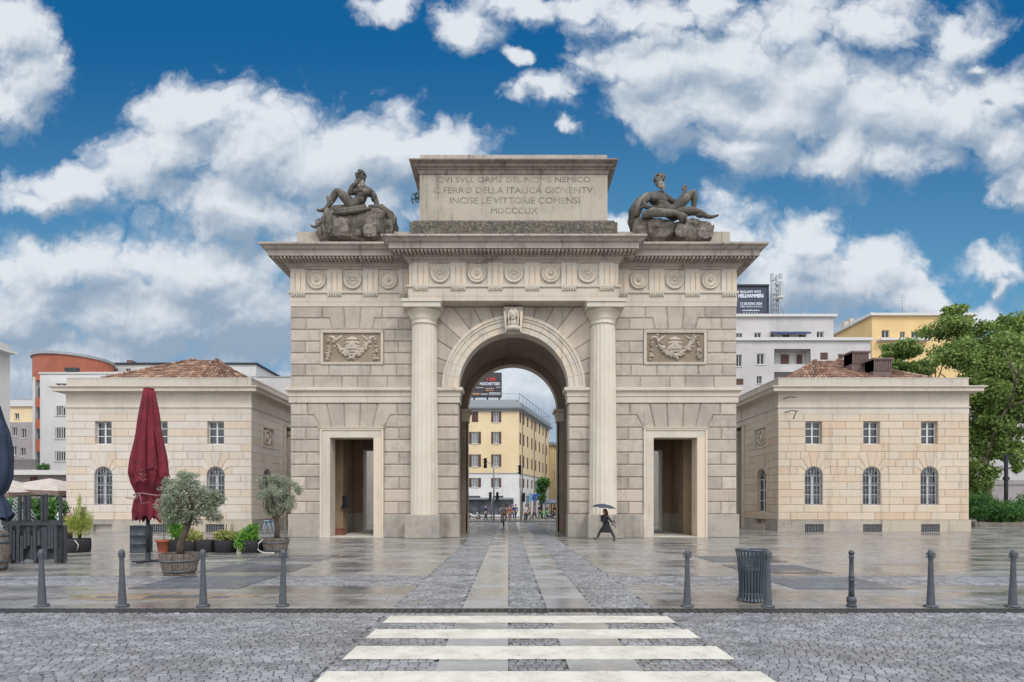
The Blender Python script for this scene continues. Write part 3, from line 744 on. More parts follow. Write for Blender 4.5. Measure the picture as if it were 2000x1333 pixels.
# attic
AX0, AX1, AY0, AY1 = CX-5.125, CX+5.125, 31.0, 37.2
pa = [(AX0, AY1), (AX0, AY0), (AX1, AY0), (AX1, AY1)]
mb = MB(); mb.mould(pa, [(0,17.1),(0,19.8)], closed=True); 
attic = part(mb, 'attic_block', M['attic'])
mb = MB(); mb.mould(pa, [(.46,15.5),(.46,16.95),(.36,17.0),(.30,17.12),(.12,17.2),(-.05,17.25)], closed=True); part(mb, 'attic_base', M['moss'])
mb = MB(); mb.mould(pa, [(-.02,19.75),(.05,19.78),(.07,19.98),(.13,20.0),(.15,20.06),(.26,20.10),(.28,20.2),(.44,20.27),(.50,20.30),(.50,20.36),(.42,20.40),(-.02,20.45)], closed=True)
part(mb, 'attic_cornice', M['moss2'] if 'moss2' in M else M['cornice'])
mb = MB(); mb.box(AX0+.02, AX1-.02, AY0+.02, AY1, 20.42, 20.86); part(mb, 'attic_cap', M['cornice'])
sc_ = 31.0/F
for (tx, xa, xb, yt, yb) in (("QVI SVLL ORME DEL NOME NEMICO", 854, 1153, 346, 358.5), ("IL FERRO DELLA ITALICA GIOVENTV", 847, 1158, 366, 378), ("INCISE LE VITTORIE COMENSI", 879, 1132, 386, 398), ("MDCCCLIX", 959, 1050, 406, 417.5)):
    text(tx, gate, M['letter'], X_(xa, 31), X_(xb, 31), Z_(yb, 31), (yb-yt)*sc_, AY0-.004, .004, 'inscription')
for s in (-1, 1):
    a, b = sorted((CX+s*5.7, CX+s*12.0)); mb = MB(); mb.box(a, b, 31.5, 36.5, 15.5, 16.9)
    part(mb, 'parapet', M['attic'])
# small weed on the attic corner
mb = MB()
for k in range(60):
    c = Vector((AX0-.02-random.uniform(0,.45), 31.2+random.uniform(-.1,.3), 18.55+random.uniform(-.15,.4))); d = Vector((random.uniform(-1,1),random.uniform(-1,1),random.uniform(-1,1))).normalized()*.07; e = d.orthogonal()*.6
    mb.add([tuple(c-d), tuple(c+e), tuple(c+d), tuple(c-e)], [(0,1,2,3)])
for k in range(4): mb.tube([(AX0+.02, 31.3, 18.6), (AX0-.2-.08*k, 31.2+.05*k, 18.6+.1*k)], .012, 5)
weed = mb.build('weed', plain('dry_weed_leaves', sr(70,72,50), .8)); tag(weed, 'small dark weed sprouting from the left edge of the inscribed attic', 'weed')
# keystone with carved head
KX, KZ = CX-.02, 11.75
mb = MB(Frame((CX-.02, 0, 0)))
mb.prism([(-.40,10.95),(.40,10.95),(.52,12.4),(-.52,12.4)], FY-.28, FY+.3)
mb.lathe([(.30,11.05),(.42,11.1),(.44,11.2),(.40,11.28),(.33,11.32)], (0, FY-.3, 0), 20)
mb.prism([(-.52,12.1),(-.36,12.1),(-.36,11.0),(-.42,10.98)], FY-.5, FY-.2); mb.prism([(.36,12.1),(.52,12.1),(.42,10.98),(.36,11.0)], FY-.5, FY-.2)
ky = part(mb, 'keystone', M['dress'])
mb = MB(); hy = FY-.5
mb.ball((KX,hy,11.86), (.19,.22,.26), 16, 12); mb.ball((KX,hy-.2,11.84), (.035,.06,.07)); mb.ball((KX,hy-.19,11.75), (.06,.03,.022)); mb.ball((KX,hy-.14,11.66), (.09,.08,.06))
mb.tube([(KX,hy+.05,11.7),(KX,hy+.05,11.3)], [.14,.2], 14)
for e in (-1, 1):
    mb.ball((KX+e*.075,hy-.18,11.9), (.035,.03,.018)); mb.ball((KX+e*.07,hy-.17,11.945), (.05,.03,.012))
    mb.tube([(KX+e*.05,hy-.1,12.12),(KX+e*.2,hy-.06,12.0),(KX+e*.24,hy,11.8),(KX+e*.23,hy,11.5),(KX+e*.26,hy-.02,11.25)], [.07,.09,.09,.075,.05], 9)
    for k in range(5): mb.ball((KX+e*(.06+.05*k),hy-.1+.02*k,12.15-.02*k*k), (.05,.06,.05))
part(mb, 'carved_head', M['dress'], parent=ky)
# relief panels
for s in (-1, 1):
    px = CX+s*8.76 - (.0 if s > 0 else -.0); fr = Frame((px, FY, 0)); mb = MB(fr)
    for (a, b, c, d) in ((-1.7,1.7,11.08,11.25),(-1.7,1.7,9.36,9.50),(-1.7,-1.56,9.502,11.078),(1.56,1.7,9.502,11.078)): mb.box(a, b, -.04, .3, c, d)
    mb.box(-1.56, 1.56, .12, .3, 9.5, 11.08)
    pn = part(mb, 'relief_panel', M['relief']); mb = MB(fr)
    def bl(x, z, r, ry=None, k=None): mb.ball((x, .05, z), (r, .15, ry or r), 8, 6, disp=.25, fq=2)
    for i in range(110):
        t = random.uniform(-1, 1); x = 1.02*t; z = 9.84+.95*abs(t)**2.0+random.gauss(0, .08); bl(x+random.gauss(0,.035), z, random.uniform(.06,.105))
    for e in (-1, 1):
        for i in range(14): bl(e*(1.28+random.uniform(-.1,.1)), 9.72+random.uniform(-.08,.45), random.uniform(.05,.085))
        for i in range(9): bl(e*(1.26+random.uniform(-.06,.06)), 10.15+random.uniform(0,.75), random.uniform(.04,.08))
        mb.tube([(e*1.25,.08,10.9),(e*1.05,.04,10.85),(e*.85,.05,10.7),(e*.55,.05,10.95)], [.06,.08,.07,.04], 7)
        mb.ball((e*.95,.09,10.35), (.13,.1,.08), 9, 6); mb.ball((e*.26,.02,10.52), (.17,.12,.05), 9, 6, Matrix.Rotation(e*.25,3,'Y'))
    mb.ball((0,.1,10.4), (.45,.16,.52), 14, 10); mb.ball((0,.0,10.45), (.07,.12,.18), 9, 7); mb.ball((0,.0,10.72), (.42,.1,.06), 9, 6)
    mb.ball((0,-.02,10.22), (.26,.1,.045), 9, 6); mb.ball((.05,-.02,10.06), (.2,.09,.05), 9, 6)
    part(mb, 'garland_relief', M['relief'], parent=pn)
# iron lamp stub on the right end of the frieze

# ------------------------------------------------------------------ statues on the gate
def merge(mb, vf, smooth=True): return mb.add(vf[0], vf[1], smooth)
def rock(mb, c, h, seed=0, amp=.18, n=14):
    """a hewn rock: a box grid pushed in and out by noise"""
    vs = []; fs = []; C_ = Vector(c)
    for ax in range(3):
        for sg in (-1, 1):
            b0 = len(vs)
            for i in range(n+1):
                for j in range(n+1):
                    p = [0, 0, 0]; p[ax] = sg; p[(ax+1)%3] = -1+2*i/n; p[(ax+2)%3] = -1+2*j/n
                    v = Vector((p[0]*h[0], p[1]*h[1], p[2]*h[2]))
                    k = 1-.10*(abs(p[0])**4*abs(p[2])**4+abs(p[1])**4*abs(p[2])**4)
                    w_ = noise.noise_vector((v+C_)*1.1+Vector((seed, 0, 0)))*amp+noise.noise_vector((v+C_)*3.2)*amp*.7+noise.cell_vector((v+C_)*1.9)*amp*.55
                    vs.append(tuple(C_+v*k+w_))
            for i in range(n):
                for j in range(n):
                    a = b0+i*(n+1)+j; fs.append((a, a+1, a+n+2, a+n+1))
    mb.add(vs, fs, False)
def hand_nodes(nodes, edges, wi, w, d, up, L=.34, r=.045, curl=.35):
    """palm, four unequal fingers and a thumb rooted on the side of the palm"""
    d = Vector(d).normalized(); up = Vector(up).normalized(); sd = d.cross(up).normalized(); w = Vector(w)
    pc = w+d*L*.28; nodes.append((*pc, r*1.25, r*.8)); pi = len(nodes)-1; edges.append((wi, pi))
    for k, (o, fl) in enumerate(((-.36,.42),(-.12,.52),(.12,.48),(.36,.36))):
        b = w+d*L*.5+sd*o*L*.62; k1 = b+d*fl*L*.5+up*curl*-.04; k2 = b+d*fl*L*.95-up*curl*L*.35
        i0 = len(nodes); nodes += [(*b, r*.42), (*k1, r*.38), (*k2, r*.30)]; edges += [(pi, i0), (i0, i0+1), (i0+1, i0+2)]
    t0 = w+d*L*.22-sd*L*.26; t1 = t0+(d*.6-sd*.6).normalized()*L*.28
    i0 = len(nodes); nodes += [(*t0, r*.48), (*t1, r*.38)]; edges += [(pi, i0), (i0, i0+1)]
SD = 30.2; SY = 33.2
def statue(name, label, px0, jn, ed, rocks, hands, head, beard, drape, kind):
    t = thing(name, label, 'statue', (X_(px0, SD), SY-1, 15.5), 'reclining river statues on the gate roof')
    D = 31.4
    def W3(p, dep=0.0): x, y = p; return (X_(px0_+x/8.33, D), D+dep, Z_(320+y/8.33, D))
    px0_ = kind
    nodes = []; 
    for (x, y, dep, r, *r2) in jn: a = W3((x, y), dep); nodes.append((a[0], a[1], a[2], r*1.04, *([v*1.04 for v in r2] or [r*1.04])))
    edges = list(ed)
    for (wi, d, up) in hands: hand_nodes(nodes, edges, wi, nodes[wi][:3], d, up, L=.42, r=.1)
    mb = MB(); merge(mb, skin_data(nodes, edges, 2))
    hx = Vector(W3(head[:2], head[2])); fd = Vector(head[3]).normalized()
    rt = fd.to_track_quat('-Y', 'Z').to_matrix()
    mb.ball(tuple(hx), (.25,.30,.35), 16, 12, rt)
    for (o, r) in (((0,-.31,-.02),(.04,.08,.09)), ((-.1,-.26,.07),(.07,.04,.03)), ((.1,-.26,.07),(.07,.04,.03)), ((0,-.27,-.14),(.09,.05,.03)), ((-.26,0,-.02),(.03,.06,.08)), ((.26,0,-.02),(.03,.06,.08)), ((-.1,-.25,.12),(.08,.06,.025)), ((.1,-.25,.12),(.08,.06,.025)), ((-.1,-.235,.03),(.05,.05,.03)), ((.1,-.235,.03),(.05,.05,.03))):
        mb.ball(tuple(hx+rt @ Vector(o)), r, 8, 6, rt)
    # muscles
    for (x, y, dep, rx, ry, rz, a) in drape[1]:
        mb.ball(W3((x, y), dep), (rx, ry, rz), 12, 8, Matrix.Rotation(a, 3, 'Y'))
    body = mb.build('figure', M['statue'], t)
    mb = MB(); rr = random.Random(3)
    for k in range(46):
        a = rr.uniform(0, 2*math.pi); e = rr.uniform(-.1, 1.0)
        v = Vector((math.cos(a)*math.sqrt(1-min(e,1)**2)*.27, abs(math.sin(a))*math.sqrt(1-min(e,1)**2)*.3*(1 if e < .35 else (1 if rr.random() < .5 else -1)), e*.33+.05))
        mb.ball(tuple(hx+rt @ v), rr.uniform(.05, .075), 7, 5)
    mb.build('hair', M['statue'], t)
    mb = MB()
    for (x, y, dep, r) in beard: mb.ball(W3((x, y), dep), (r, r*.9, r*1.25), 9, 6, disp=.3, fq=3)
    mb.build('beard', plain('light_streaked_stone', sr(150,144,134), .85, var=.2, scale=8) if 'lb' not in M else M['lb'], t)
    mb = MB()
    for (pts, r) in drape[0]: mb.tube([W3(p[:2], p[2]) for p in pts], r, 9)
    mb.build('drapery', M['statue'], t)
    mb = MB()
    for i, (x0, x1, y0, y1, dep, hd) in enumerate(rocks):
        a, b = Vector(W3((x0, y1), dep)), Vector(W3((x1, y0), dep)); rock(mb, tuple((a+b)/2), ((b.x-a.x)/2, hd, (b.z-a.z)/2), i*7+kind, .11)
    mb.build('rock_seat', M['rock'], t)
    return t
M['lb'] = plain('light_streaked_stone', sr(150,144,134), .85, var=.2, scale=8)
# left figure: leans back on one straight arm, hand at the chin, one knee raised
jl = [(905,700,0,.44,.36),(940,600,0,.40,.33),(985,500,-.05,.46,.34),(1005,425,-.05,.33,.25),(1000,365,-.05,.15),   #0 pelvis..4 neck
 (1125,450,.1,.22),(1200,600,.15,.155),(1212,725,.1,.12),          #5 shoulder 6 elbow 7 wrist
 (875,470,-.15,.20),(790,545,-.35,.15),(850,425,-.42,.115),(900,405,-.4,.10),      #8 9 elbow 10 forearm 11 wrist
 (830,700,-.15,.33),(700,575,-.3,.27),(600,490,-.35,.21),(530,610,-.3,.19),(440,750,-.3,.125),(410,790,-.3,.12),(330,815,-.3,.09),(265,795,-.3,.06), #12..19 raised leg
 (830,770,.15,.34),(680,750,.0,.27),(520,770,-.15,.21),(410,890,-.2,.19),(310,1020,-.25,.12),(280,1050,-.25,.10),(220,1070,-.25,.09),(160,1035,-.25,.05)] #20..27
el = [(0,1),(1,2),(2,3),(3,4),(3,5),(5,6),(6,7),(3,8),(8,9),(9,10),(10,11),(0,12),(12,13),(13,14),(14,15),(15,16),(16,17),(17,18),(18,19),(0,20),(20,21),(21,22),(22,23),(23,24),(24,25),(25,26),(26,27)]
statue('statue', 'left reclining bearded stone statue with knee raised and hand at its chin', 690, jl, el,
 [(230,600,890,1290,.5,.75),(380,1000,830,1290,.25,.9),(800,1380,770,1290,.35,.95),(1180,1470,760,1290,.6,.85),(560,820,1000,1300,-.6,.3),(1050,1250,1080,1300,-.5,.3)],
 [(11,(.6,-.2,.6),(0,-1,.3)),(7,(.2,-.3,-1),(1,0,0))], (962,255,-.12,(-.45,-1,-.12)),
 [(950,350,-.35,.11),(975,380,-.38,.12),(960,420,-.38,.10),(1010,350,-.3,.10),(1000,400,-.36,.11),(930,330,-.33,.08),(1030,390,-.25,.09),(975,445,-.36,.07)],
 ([([(560,860,-.5),(760,880,-.75),(930,840,-.7),(1080,770,-.55)],[.10,.15,.13,.08]),([(520,900,-.5),(740,920,-.8),(960,880,-.75),(1150,800,-.5)],[.1,.12,.12,.08]),([(1100,740,-.2),(1300,750,-.2),(1420,830,-.1),(1440,980,0),(1470,1080,0)],[.12,.22,.22,.2,.1]),([(460,820,-.5),(450,900,-.6),(440,1000,-.6)],[.12,.16,.08])],
  [(1050,505,-.3,.24,.14,.17,.2),(905,510,-.35,.22,.14,.16,-.2),(960,620,-.28,.22,.12,.2,0),(690,580,-.35,.33,.22,.23,.8),(1165,540,.05,.15,.15,.26,.3),(480,640,-.3,.16,.17,.3,-.5)]), 590)
jr = [(720,800,0,.42,.36),(640,740,0,.40,.33),(570,640,-.05,.46,.35),(540,550,-.05,.34,.26),(560,470,-.05,.15),
 (660,550,.05,.22),(800,625,.0,.15),(870,635,-.05,.14),(930,540,-.05,.11),(970,465,-.05,.085),
 (400,560,-.15,.23),(270,690,-.3,.17),(330,790,-.5,.12),(400,800,-.55,.09),
 (800,740,-.1,.33),(960,610,-.15,.28),(1110,480,-.15,.2),(1125,600,-.1,.18),(1120,740,-.05,.12),(1130,810,-.05,.11),(1190,850,-.1,.08),
 (800,840,.0,.34),(960,830,-.35,.28),(1090,840,-.45,.21),(1200,880,-.45,.18),(1310,925,-.4,.12),(1370,930,-.4,.10),(1430,915,-.4,.08),(1490,895,-.4,.045)]
er = [(0,1),(1,2),(2,3),(3,4),(3,5),(5,6),(6,7),(7,8),(8,9),(3,10),(10,11),(11,12),(12,13),(0,14),(14,15),(15,16),(16,17),(17,18),(18,19),(19,20),(0,21),(21,22),(22,23),(23,24),(24,25),(25,26),(26,27),(27,28)]
statue('statue', 'right reclining bearded stone statue with one hand raised beside its bent knee', 1310, jr, er,
 [(330,760,960,1290,.4,.9),(140,520,900,1290,.6,.9),(700,1385,980,1290,.5,.9),(900,1150,940,1290,.1,.7),(780,960,1080,1300,-.5,.25),(1100,1370,1080,1300,-.4,.3)],
 [(9,(.15,0,1),(0,-1,0)),(13,(1,-.2,0),(0,0,1))], (562,300,-.12,(.5,-1,0)),
 [(555,385,-.35,.12),(590,400,-.36,.12),(585,440,-.36,.12),(560,430,-.33,.11),(600,470,-.34,.10),(540,400,-.3,.10),(605,490,-.33,.07),(620,420,-.3,.08)],
 ([([(420,500,.15),(260,600,.2),(170,760,.25),(150,920,.3),(165,1090,.3)],[.16,.30,.34,.30,.2]),([(500,500,0),(330,560,-.1),(230,680,-.1),(200,860,0)],[.14,.22,.22,.16]),([(230,790,-.4),(320,740,-.45),(410,790,-.45),(390,880,-.4)],[.09,.1,.1,.08]),
   ([(250,900,-.4),(420,880,-.6),(600,900,-.65),(760,890,-.6),(880,930,-.6)],[.18,.26,.22,.16,.12]),([(780,880,-.6),(850,960,-.7),(880,1060,-.6)],[.12,.18,.09]),([(860,900,-.6),(920,970,-.7),(930,1050,-.6)],[.1,.15,.06])],
  [(620,640,-.3,.24,.14,.17,-.2),(470,620,-.35,.24,.14,.17,.3),(580,740,-.28,.24,.12,.22,0),(970,610,-.2,.36,.24,.24,-.8),(1170,900,-.45,.28,.16,.15,.35),(560,640,-.3,.1,.1,.35,0)]), 1220)
tp = bpy.data.objects['statue']; tp['label'] = 'left reclining bearded stone statue with knee raised and hand at its chin'

# ------------------------------------------------------------------ the two customs pavilions
def grille(mb, c, w, z0, z1, y, arch=True, bars=6, rails=4):
    zs = z1-w/2 if arch else z1
    for k in range(bars+1):
        x = c-w/2+w*k/bars; h = zs+(math.sqrt(max(0, (w/2)**2-(x-c)**2)) if arch else 0); mb.box(x-.013, x+.013, y-.013, y+.013, z0, max(h, z0+.1))
    for k in range(rails+1):
        z = z0+.02+(zs-z0-.04)*k/rails; mb.box(c-w/2, c+w/2, y-.02, y+.008, z-.014, z+.014)
    if arch:
        pts = [(c+w/2*.97*math.cos(math.pi*i/14), y, zs+w/2*.97*math.sin(math.pi*i/14)) for i in range(15)]; mb.tube(pts, .016, 5)
        for e in (-1, 1):
            pts = [(c+e*w*.24+w*.17*math.cos(2*math.pi*i/10), y, zs+w*.1+w*.17*math.sin(2*math.pi*i/10)) for i in range(11)]; mb.tube(pts, .013, 5)
        for zz in (z0+.35, z0+.35+(zs-z0)*.5):
            pts = [(c+w*.17+w*.1*math.cos(2*math.pi*i/8), y-.01, zz+w*.12*math.sin(2*math.pi*i/8)) for i in range(9)]; mb.tube(pts, .013, 5)
def arched_window(parent, fr, c, w, z0, zt, dep=.28, gr=True):
    zs = zt-w/2; n = 14
    arc = [(c+w/2*math.cos(math.pi*i/n), zs+w/2*math.sin(math.pi*i/n)) for i in range(n+1)]
    mb = MB(fr); mb.prism([(c-w/2, z0), (c+w/2, z0)]+arc, dep, dep+.02); pane = mb
    mb = MB(fr); t = .055
    for (a, b) in ((c-w/2, c-w/2+t), (c+w/2-t, c+w/2), (c-.07, c+.07)): mb.box(a, b, dep-.06, dep-.005, z0, zs)
    for z in (z0, z0+(zs-z0)*.33, z0+(zs-z0)*.66, zs-.03): mb.box(c-w/2+t, c+w/2-t, dep-.05, dep-.008, z, z+.05)
    for i in range(n):
        (x0, za), (x1, zb) = arc[i], arc[i+1]; k = 1-2*t/w
        mb.prism([(x0,za),(x1,zb),(c+(x1-c)*k,zs+(zb-zs)*k),(c+(x0-c)*k,zs+(za-zs)*k)], dep-.06, dep-.005)
    for a in (math.pi/3, math.pi/2, 2*math.pi/3): mb.tube([(c, dep-.03, zs), (c+w*.47*math.cos(a), dep-.03, zs+w*.47*math.sin(a))], .02, 5)
    wd = mb.build('window', M['white'], parent); pane.build('pane', M['glass'], wd)
    if gr:
        g2 = MB(fr); grille(g2, c, w-.02, z0+.01, zt-.01, .05); g2.build('grille', M['iron'], wd)
    return wd
def square_window(parent, fr, c, w, z0, z1, dep=.3, open_=0):
    mb = MB(fr); t = .06
    for (a, b) in ((c-w/2, c-w/2+t), (c+w/2-t, c+w/2), (c-.05, c+.05)): mb.box(a, b, dep-.06, dep-.005, z0, z1)
    for z in (z0, z0+(z1-z0)*.34, z0+(z1-z0)*.68, z1-t): mb.box(c-w/2+t, c-.05, dep-.05, dep-.008, z, z+.05); mb.box(c+.05, c+w/2-t, dep-.05, dep-.008, z, z+.05)
    wd = mb.build('window', M['white'], parent)
    MB(fr).box(c-w/2, c+w/2, dep, dep+.02, z0, z1).build('pane', M['glass'], wd)
def coursed(mb, s0, s1, z0, n, h, openings, arches, L=1.9, dep=.36, c=.02):
    """rows of dressed blocks broken round square openings (s0,s1,z0,z1) and arched ones (c, w, z0, ztop) with voussoirs"""
    for k in range(n):
        za, zb = z0+h*k, z0+h*(k+1); cuts = []
        for (a, b, p, q_) in openings:
            if za < q_-.02 and zb > p+.02: cuts.append((a, b))
        poly_rows = []
        for (cx, wd, p, zt) in arches:
            zs = zt-wd/2
            if za < zs-.02 and zb > p+.02: cuts.append((cx-wd/2-.0, cx+wd/2+.0))
            elif za >= zs-.02 and za < zt+.9:
                j = int(round((za-zs)/h)); ww = {0: .5, 1: .95, 2: 1.25}.get(j, 1.25); cuts.append((cx-wd/2-ww, cx+wd/2+ww))
        cuts.sort(); x = s0; segs = []
        for (a, b) in cuts:
            if a > x+.03: segs.append((x, a))
            x = max(x, b)
        if x < s1-.03: segs.append((x, s1))
        for (a, b) in segs:
            off = (k % 2)*L/2; js = [a]; m_ = math.floor((a-off)/L)+1
            while m_*L+off < b-.25:
                if m_*L+off > a+.25: js.append(m_*L+off+random.uniform(-.06,.06))
                m_ += 1
            js.append(b)
            for i in range(len(js)-1): mb.rblock(js[i], js[i+1], za, zb, 0, dep, c)
    for (cx, wd, p, zt) in arches:
        zs = zt-wd/2; r = wd/2; base = z0+h*round((zs-z0)/h); 
        P_ = lambda a: (cx+r*math.cos(a), zs+r*math.sin(a)); q_ = R
        z1_, z2_, z3_ = base+h, base+2*h, base+3*h
        for e in (1, -1):
            f = lambda pt: (cx+e*(pt[0]-cx), pt[1])
            # springer row, shoulder row, crown row
            mb.block([f(p_) for p_ in [P_(0) if zs >= base else (cx+r, base), (cx+r+.5, base), (cx+r+.5, z1_), (cx+r+.28, z1_), P_(q_(28)), P_(q_(14))]], 0, dep, c)
            mb.block([f(p_) for p_ in [P_(q_(28)), (cx+r+.28, z1_), (cx+r+.95, z1_), (cx+r+.95, z2_), (cx+r+.12, z2_), P_(q_(50)), P_(q_(39))]], 0, dep, c)
            mb.block([f(p_) for p_ in [P_(q_(50)), (cx+r+.12, z2_), (cx+r+.28, z2_), (cx+r+.28, z3_), (cx+.34, z3_), P_(q_(75)), P_(q_(62))]], 0, dep, c)
            mb.block([f(p_) for p_ in [(cx+r+.28, z2_), (cx+r+1.25, z2_), (cx+r+1.25, z3_), (cx+r+.28, z3_)]], 0, dep, c)
        mb.block([P_(q_(75)), (cx+.34, z3_), (cx-.34, z3_), P_(q_(105)), P_(q_(90))], 0, dep, c)
tile = stone('terracotta_roof_tiles', sr(142,106,88), sr(114,88,74), sr(166,138,118), rough=.85, island=.3, streak=.4, bump=.4, gran=1.0, stain=sr(84,66,54))
def tile_slope(mb, A, B, C_, D_, w=.24, rows=None):
    """barrel tiles on a sloping quad: eaves A-B, ridge D-C; each tile a half round shell"""
    A, B, C_, D_ = map(Vector, (A, B, C_, D_)); L = ((A+B)/2-(C_+D_)/2).length; nr = rows or max(2, int(L/.42)); up = ((B-A).cross(D_-A)).normalized()
    if up.z < 0: up = -up
    for r in range(nr):
        t0, t1 = r/nr, min(1, (r+1.12)/nr); a0, b0 = A.lerp(D_, t0), B.lerp(C_, t0); a1, b1 = A.lerp(D_, t1), B.lerp(C_, t1)
        n = max(1, int(round((b0-a0).length/w)))
        for i in range(n):
            u0, u1 = i/n, (i+1)/n; p0, p1 = a0.lerp(b0, u0), a0.lerp(b0, u1); q0, q1 = a1.lerp(b1, u0), a1.lerp(b1, u1)
            j = random.uniform(0, .035); h0 = up*(.10+j); h1 = up*(.055)
            sh = (p0-q0)*random.uniform(-.03, .06)
            mb.add([tuple(v) for v in (p0+sh, p0.lerp(p1,.25)+h0+sh, p0.lerp(p1,.75)+h0+sh, p1+sh, q0, q0.lerp(q1,.25)+h1, q0.lerp(q1,.75)+h1, q1)], [(0,1,5,4),(1,2,6,5),(2,3,7,6),(0,3,2,1)])
PY = 37.5
def pavilion(side, label, wins, xi, xo, apex, chim):
    """side=+1 right, -1 left; xi inner corner, xo outer corner"""
    t = thing('pavilion', label, 'building', ((xi+xo)/2, PY, 0), 'twin customs pavilions beside the gate')
    x0, x1 = min(xi, xo), max(xi, xo); back = 53.0
    stonew = M['pav'] if side > 0 else M['pavl']
    # front wall
    mb = MB(Frame((0, PY, 0))); sq = [(c-.54, c+.54, 5.75, 7.25) for c in wins]; ar = [(c, 1.18, 1.75, 4.27) for c in wins]
    mb_low = MB(Frame((0, PY, 0)))
    gra = [(c-.62, c+.62, .04, .46) for c in wins]
    coursed(mb, x0, x1, .75, 14, .5, sq, ar, L=3.72/2, c=.03)
    for c in wins:
        for e in (-1, 1): pass
    mb.build('front_wall', stonew, t)
    xs = [x0-.07]+[v for c in wins for v in (c-.62, c+.62)]+[x1+.07]
    for i in range(0, len(xs), 2): mb_low.box(xs[i], xs[i+1], -.08, .35, 0, .745)
    for c in wins: mb_low.box(c-.62, c+.62, -.08, .35, .47, .745); 
    mb_low.build('plinth', M['granite'], t)
    for c in wins:
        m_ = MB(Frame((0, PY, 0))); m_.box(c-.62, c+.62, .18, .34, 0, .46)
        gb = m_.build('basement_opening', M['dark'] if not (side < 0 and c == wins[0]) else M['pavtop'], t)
        if not (side < 0 and c == wins[0]):
            m_ = MB(Frame((0, PY, 0)))
            for k in range(11): m_.box(c-.6+k*.118, c-.575+k*.118, -.0, .03, .0, .46)
            for z in (.1, .22, .34): m_.box(c-.62, c+.62, -.01, .02, z, z+.02)
            m_.build('basement_grate', M['iron'], gb)
    fr = Frame((0, PY, 0))
    for c in wins: square_window(t, fr, c, 1.06, 5.76, 7.24); arched_window(t, fr, c, 1.16, 1.76, 4.26)
    # inner side wall, facing the gate
    sf = Frame((xi, PY, 0), (0, 1, 0), (side, 0, 0)); Ls = 5.3
    mb = MB(sf); coursed(mb, .0 if False else .02, Ls, .75, 14, .5, [(1.65, 3.65, 5.75, 7.25)], [(2.55, 1.5, 1.25, 4.27)], L=1.7)
    mb.build('side_wall', stonew, t)
    mb = MB(sf); mb.box(.0, 1.7, -.075, .35, 0, .74); mb.box(3.4, Ls, -.075, .35, 0, .74); mb.box(1.7, 3.4, -.2, .35, 0, .42); mb.build('side_plinth', M['granite'], t)
    arched_window(t, sf, 2.55, 1.46, 1.26, 4.26, gr=False)
    mb = MB(sf); mb.box(1.65, 3.65, .1, .3, 5.75, 7.25); 
    for (a, b, c, d) in ((1.65,3.65,7.13,7.25),(1.65,3.65,5.75,5.87),(1.65,1.77,5.87,7.13),(3.53,3.65,5.87,7.13)): mb.box(a, b, -.03, .3, c, d)
    pn = mb.build('medallion_panel', M['dress'], t)
    mb = MB(sf); cc = (2.65, .06, 6.5)
    pts = [(2.65+.42*math.cos(2*math.pi*i/20), .06, 6.5+.46*math.sin(2*math.pi*i/20)) for i in range(21)]; mb.tube(pts, .07, 6); mb.ball(cc, (.2,.08,.27), 10, 7)
    for i in range(40):
        a = random.uniform(0, 6.28); mb.ball((2.65+random.uniform(.55,.85)*math.cos(a), .08, 6.5+random.uniform(.42,.56)*math.sin(a)), random.uniform(.05,.1), 7, 5)
    mb.build('medallion', M['dress'], pn)
    # porch between pavilion and gate: pillar, recess and architrave
    mb = MB(sf); mb.box(Ls+.02, Ls+.5, -.05, .5, 0, 7.7); mb.box(Ls+1.6, Ls+2.3, -.1, .6, 0, 7.2); mb.box(Ls+1.5, Ls+2.4, -.18, .68, 7.2, 7.5); mb.box(Ls+.5, Ls+.6, 0, 1.6, 0, 9.0)
    mb.box(Ls+4.4, Ls+5.1, -.1, .6, 0, 7.2)
    mb.build('porch_pillars', M['dress'], t)
    # upper bands, cornice, parapet
    box = [(x0, back), (x0, PY), (x1, PY), (x1, back)]
    mb = MB(); mb.mould(box, [(-.3,7.75),(.0,7.752),(.0,8.14),(.07,8.16),(.07,8.22),(.0,8.24),(.0,9.06),(.06,9.08),(.1,9.14),(.3,9.17),(.52,9.16),(.54,9.17),(.54,9.34),(.6,9.38),(.66,9.44),(.66,9.50),(-.02,9.60)], closed=True)
    mb.build('cornice', M['pavlow'], t)
    mb = MB(); mb.mould(box, [(-.02,9.5),(-.02,10.08),(.0,10.085),(.0,10.15),(-.35,10.15),(-.35,9.7)], closed=True); mb.build('parapet', M['pavtop'], t)
    ins = (.34, .36) 
    mb = MB(); mb.box(x0+.34, x1-.34, PY+.37, PY+5.6, .02, 9.6); mb.box(x0+(.0 if side > 0 and False else (1.7 if side > 0 else 0)), x1-(0 if side > 0 else 1.7), PY+5.61, back, .02, 9.6); mb.box(min(xo, xo-side*.33), max(xo, xo-side*.33), PY+.37, PY+5.6, .75, 9.5); mb.build('inner_wall', M['pavlow'], t)
    # hip roof
    ax, ay, az = apex; e0, e1, f0, f1 = x0+.4, x1-.4, PY+.45, PY+11.5; zE = 9.75
    AP0, AP1 = (ax-.8, ay, az), (ax+.8, ay, az)
    mb = MB(); tile_slope(mb, (e0,f0,zE), (e1,f0,zE), AP1, AP0); tile_slope(mb, (e0,f1,zE), (e0,f0,zE), AP0, AP0); tile_slope(mb, (e1,f0,zE), (e1,f1,zE), AP1, AP1)
    mb.add([(e0,f0,zE),(e1,f0,zE),AP1,AP0,(e0,f1,zE),(e1,f1,zE)], [(0,1,2,3),(0,3,4),(1,5,2),(4,3,2,5)])
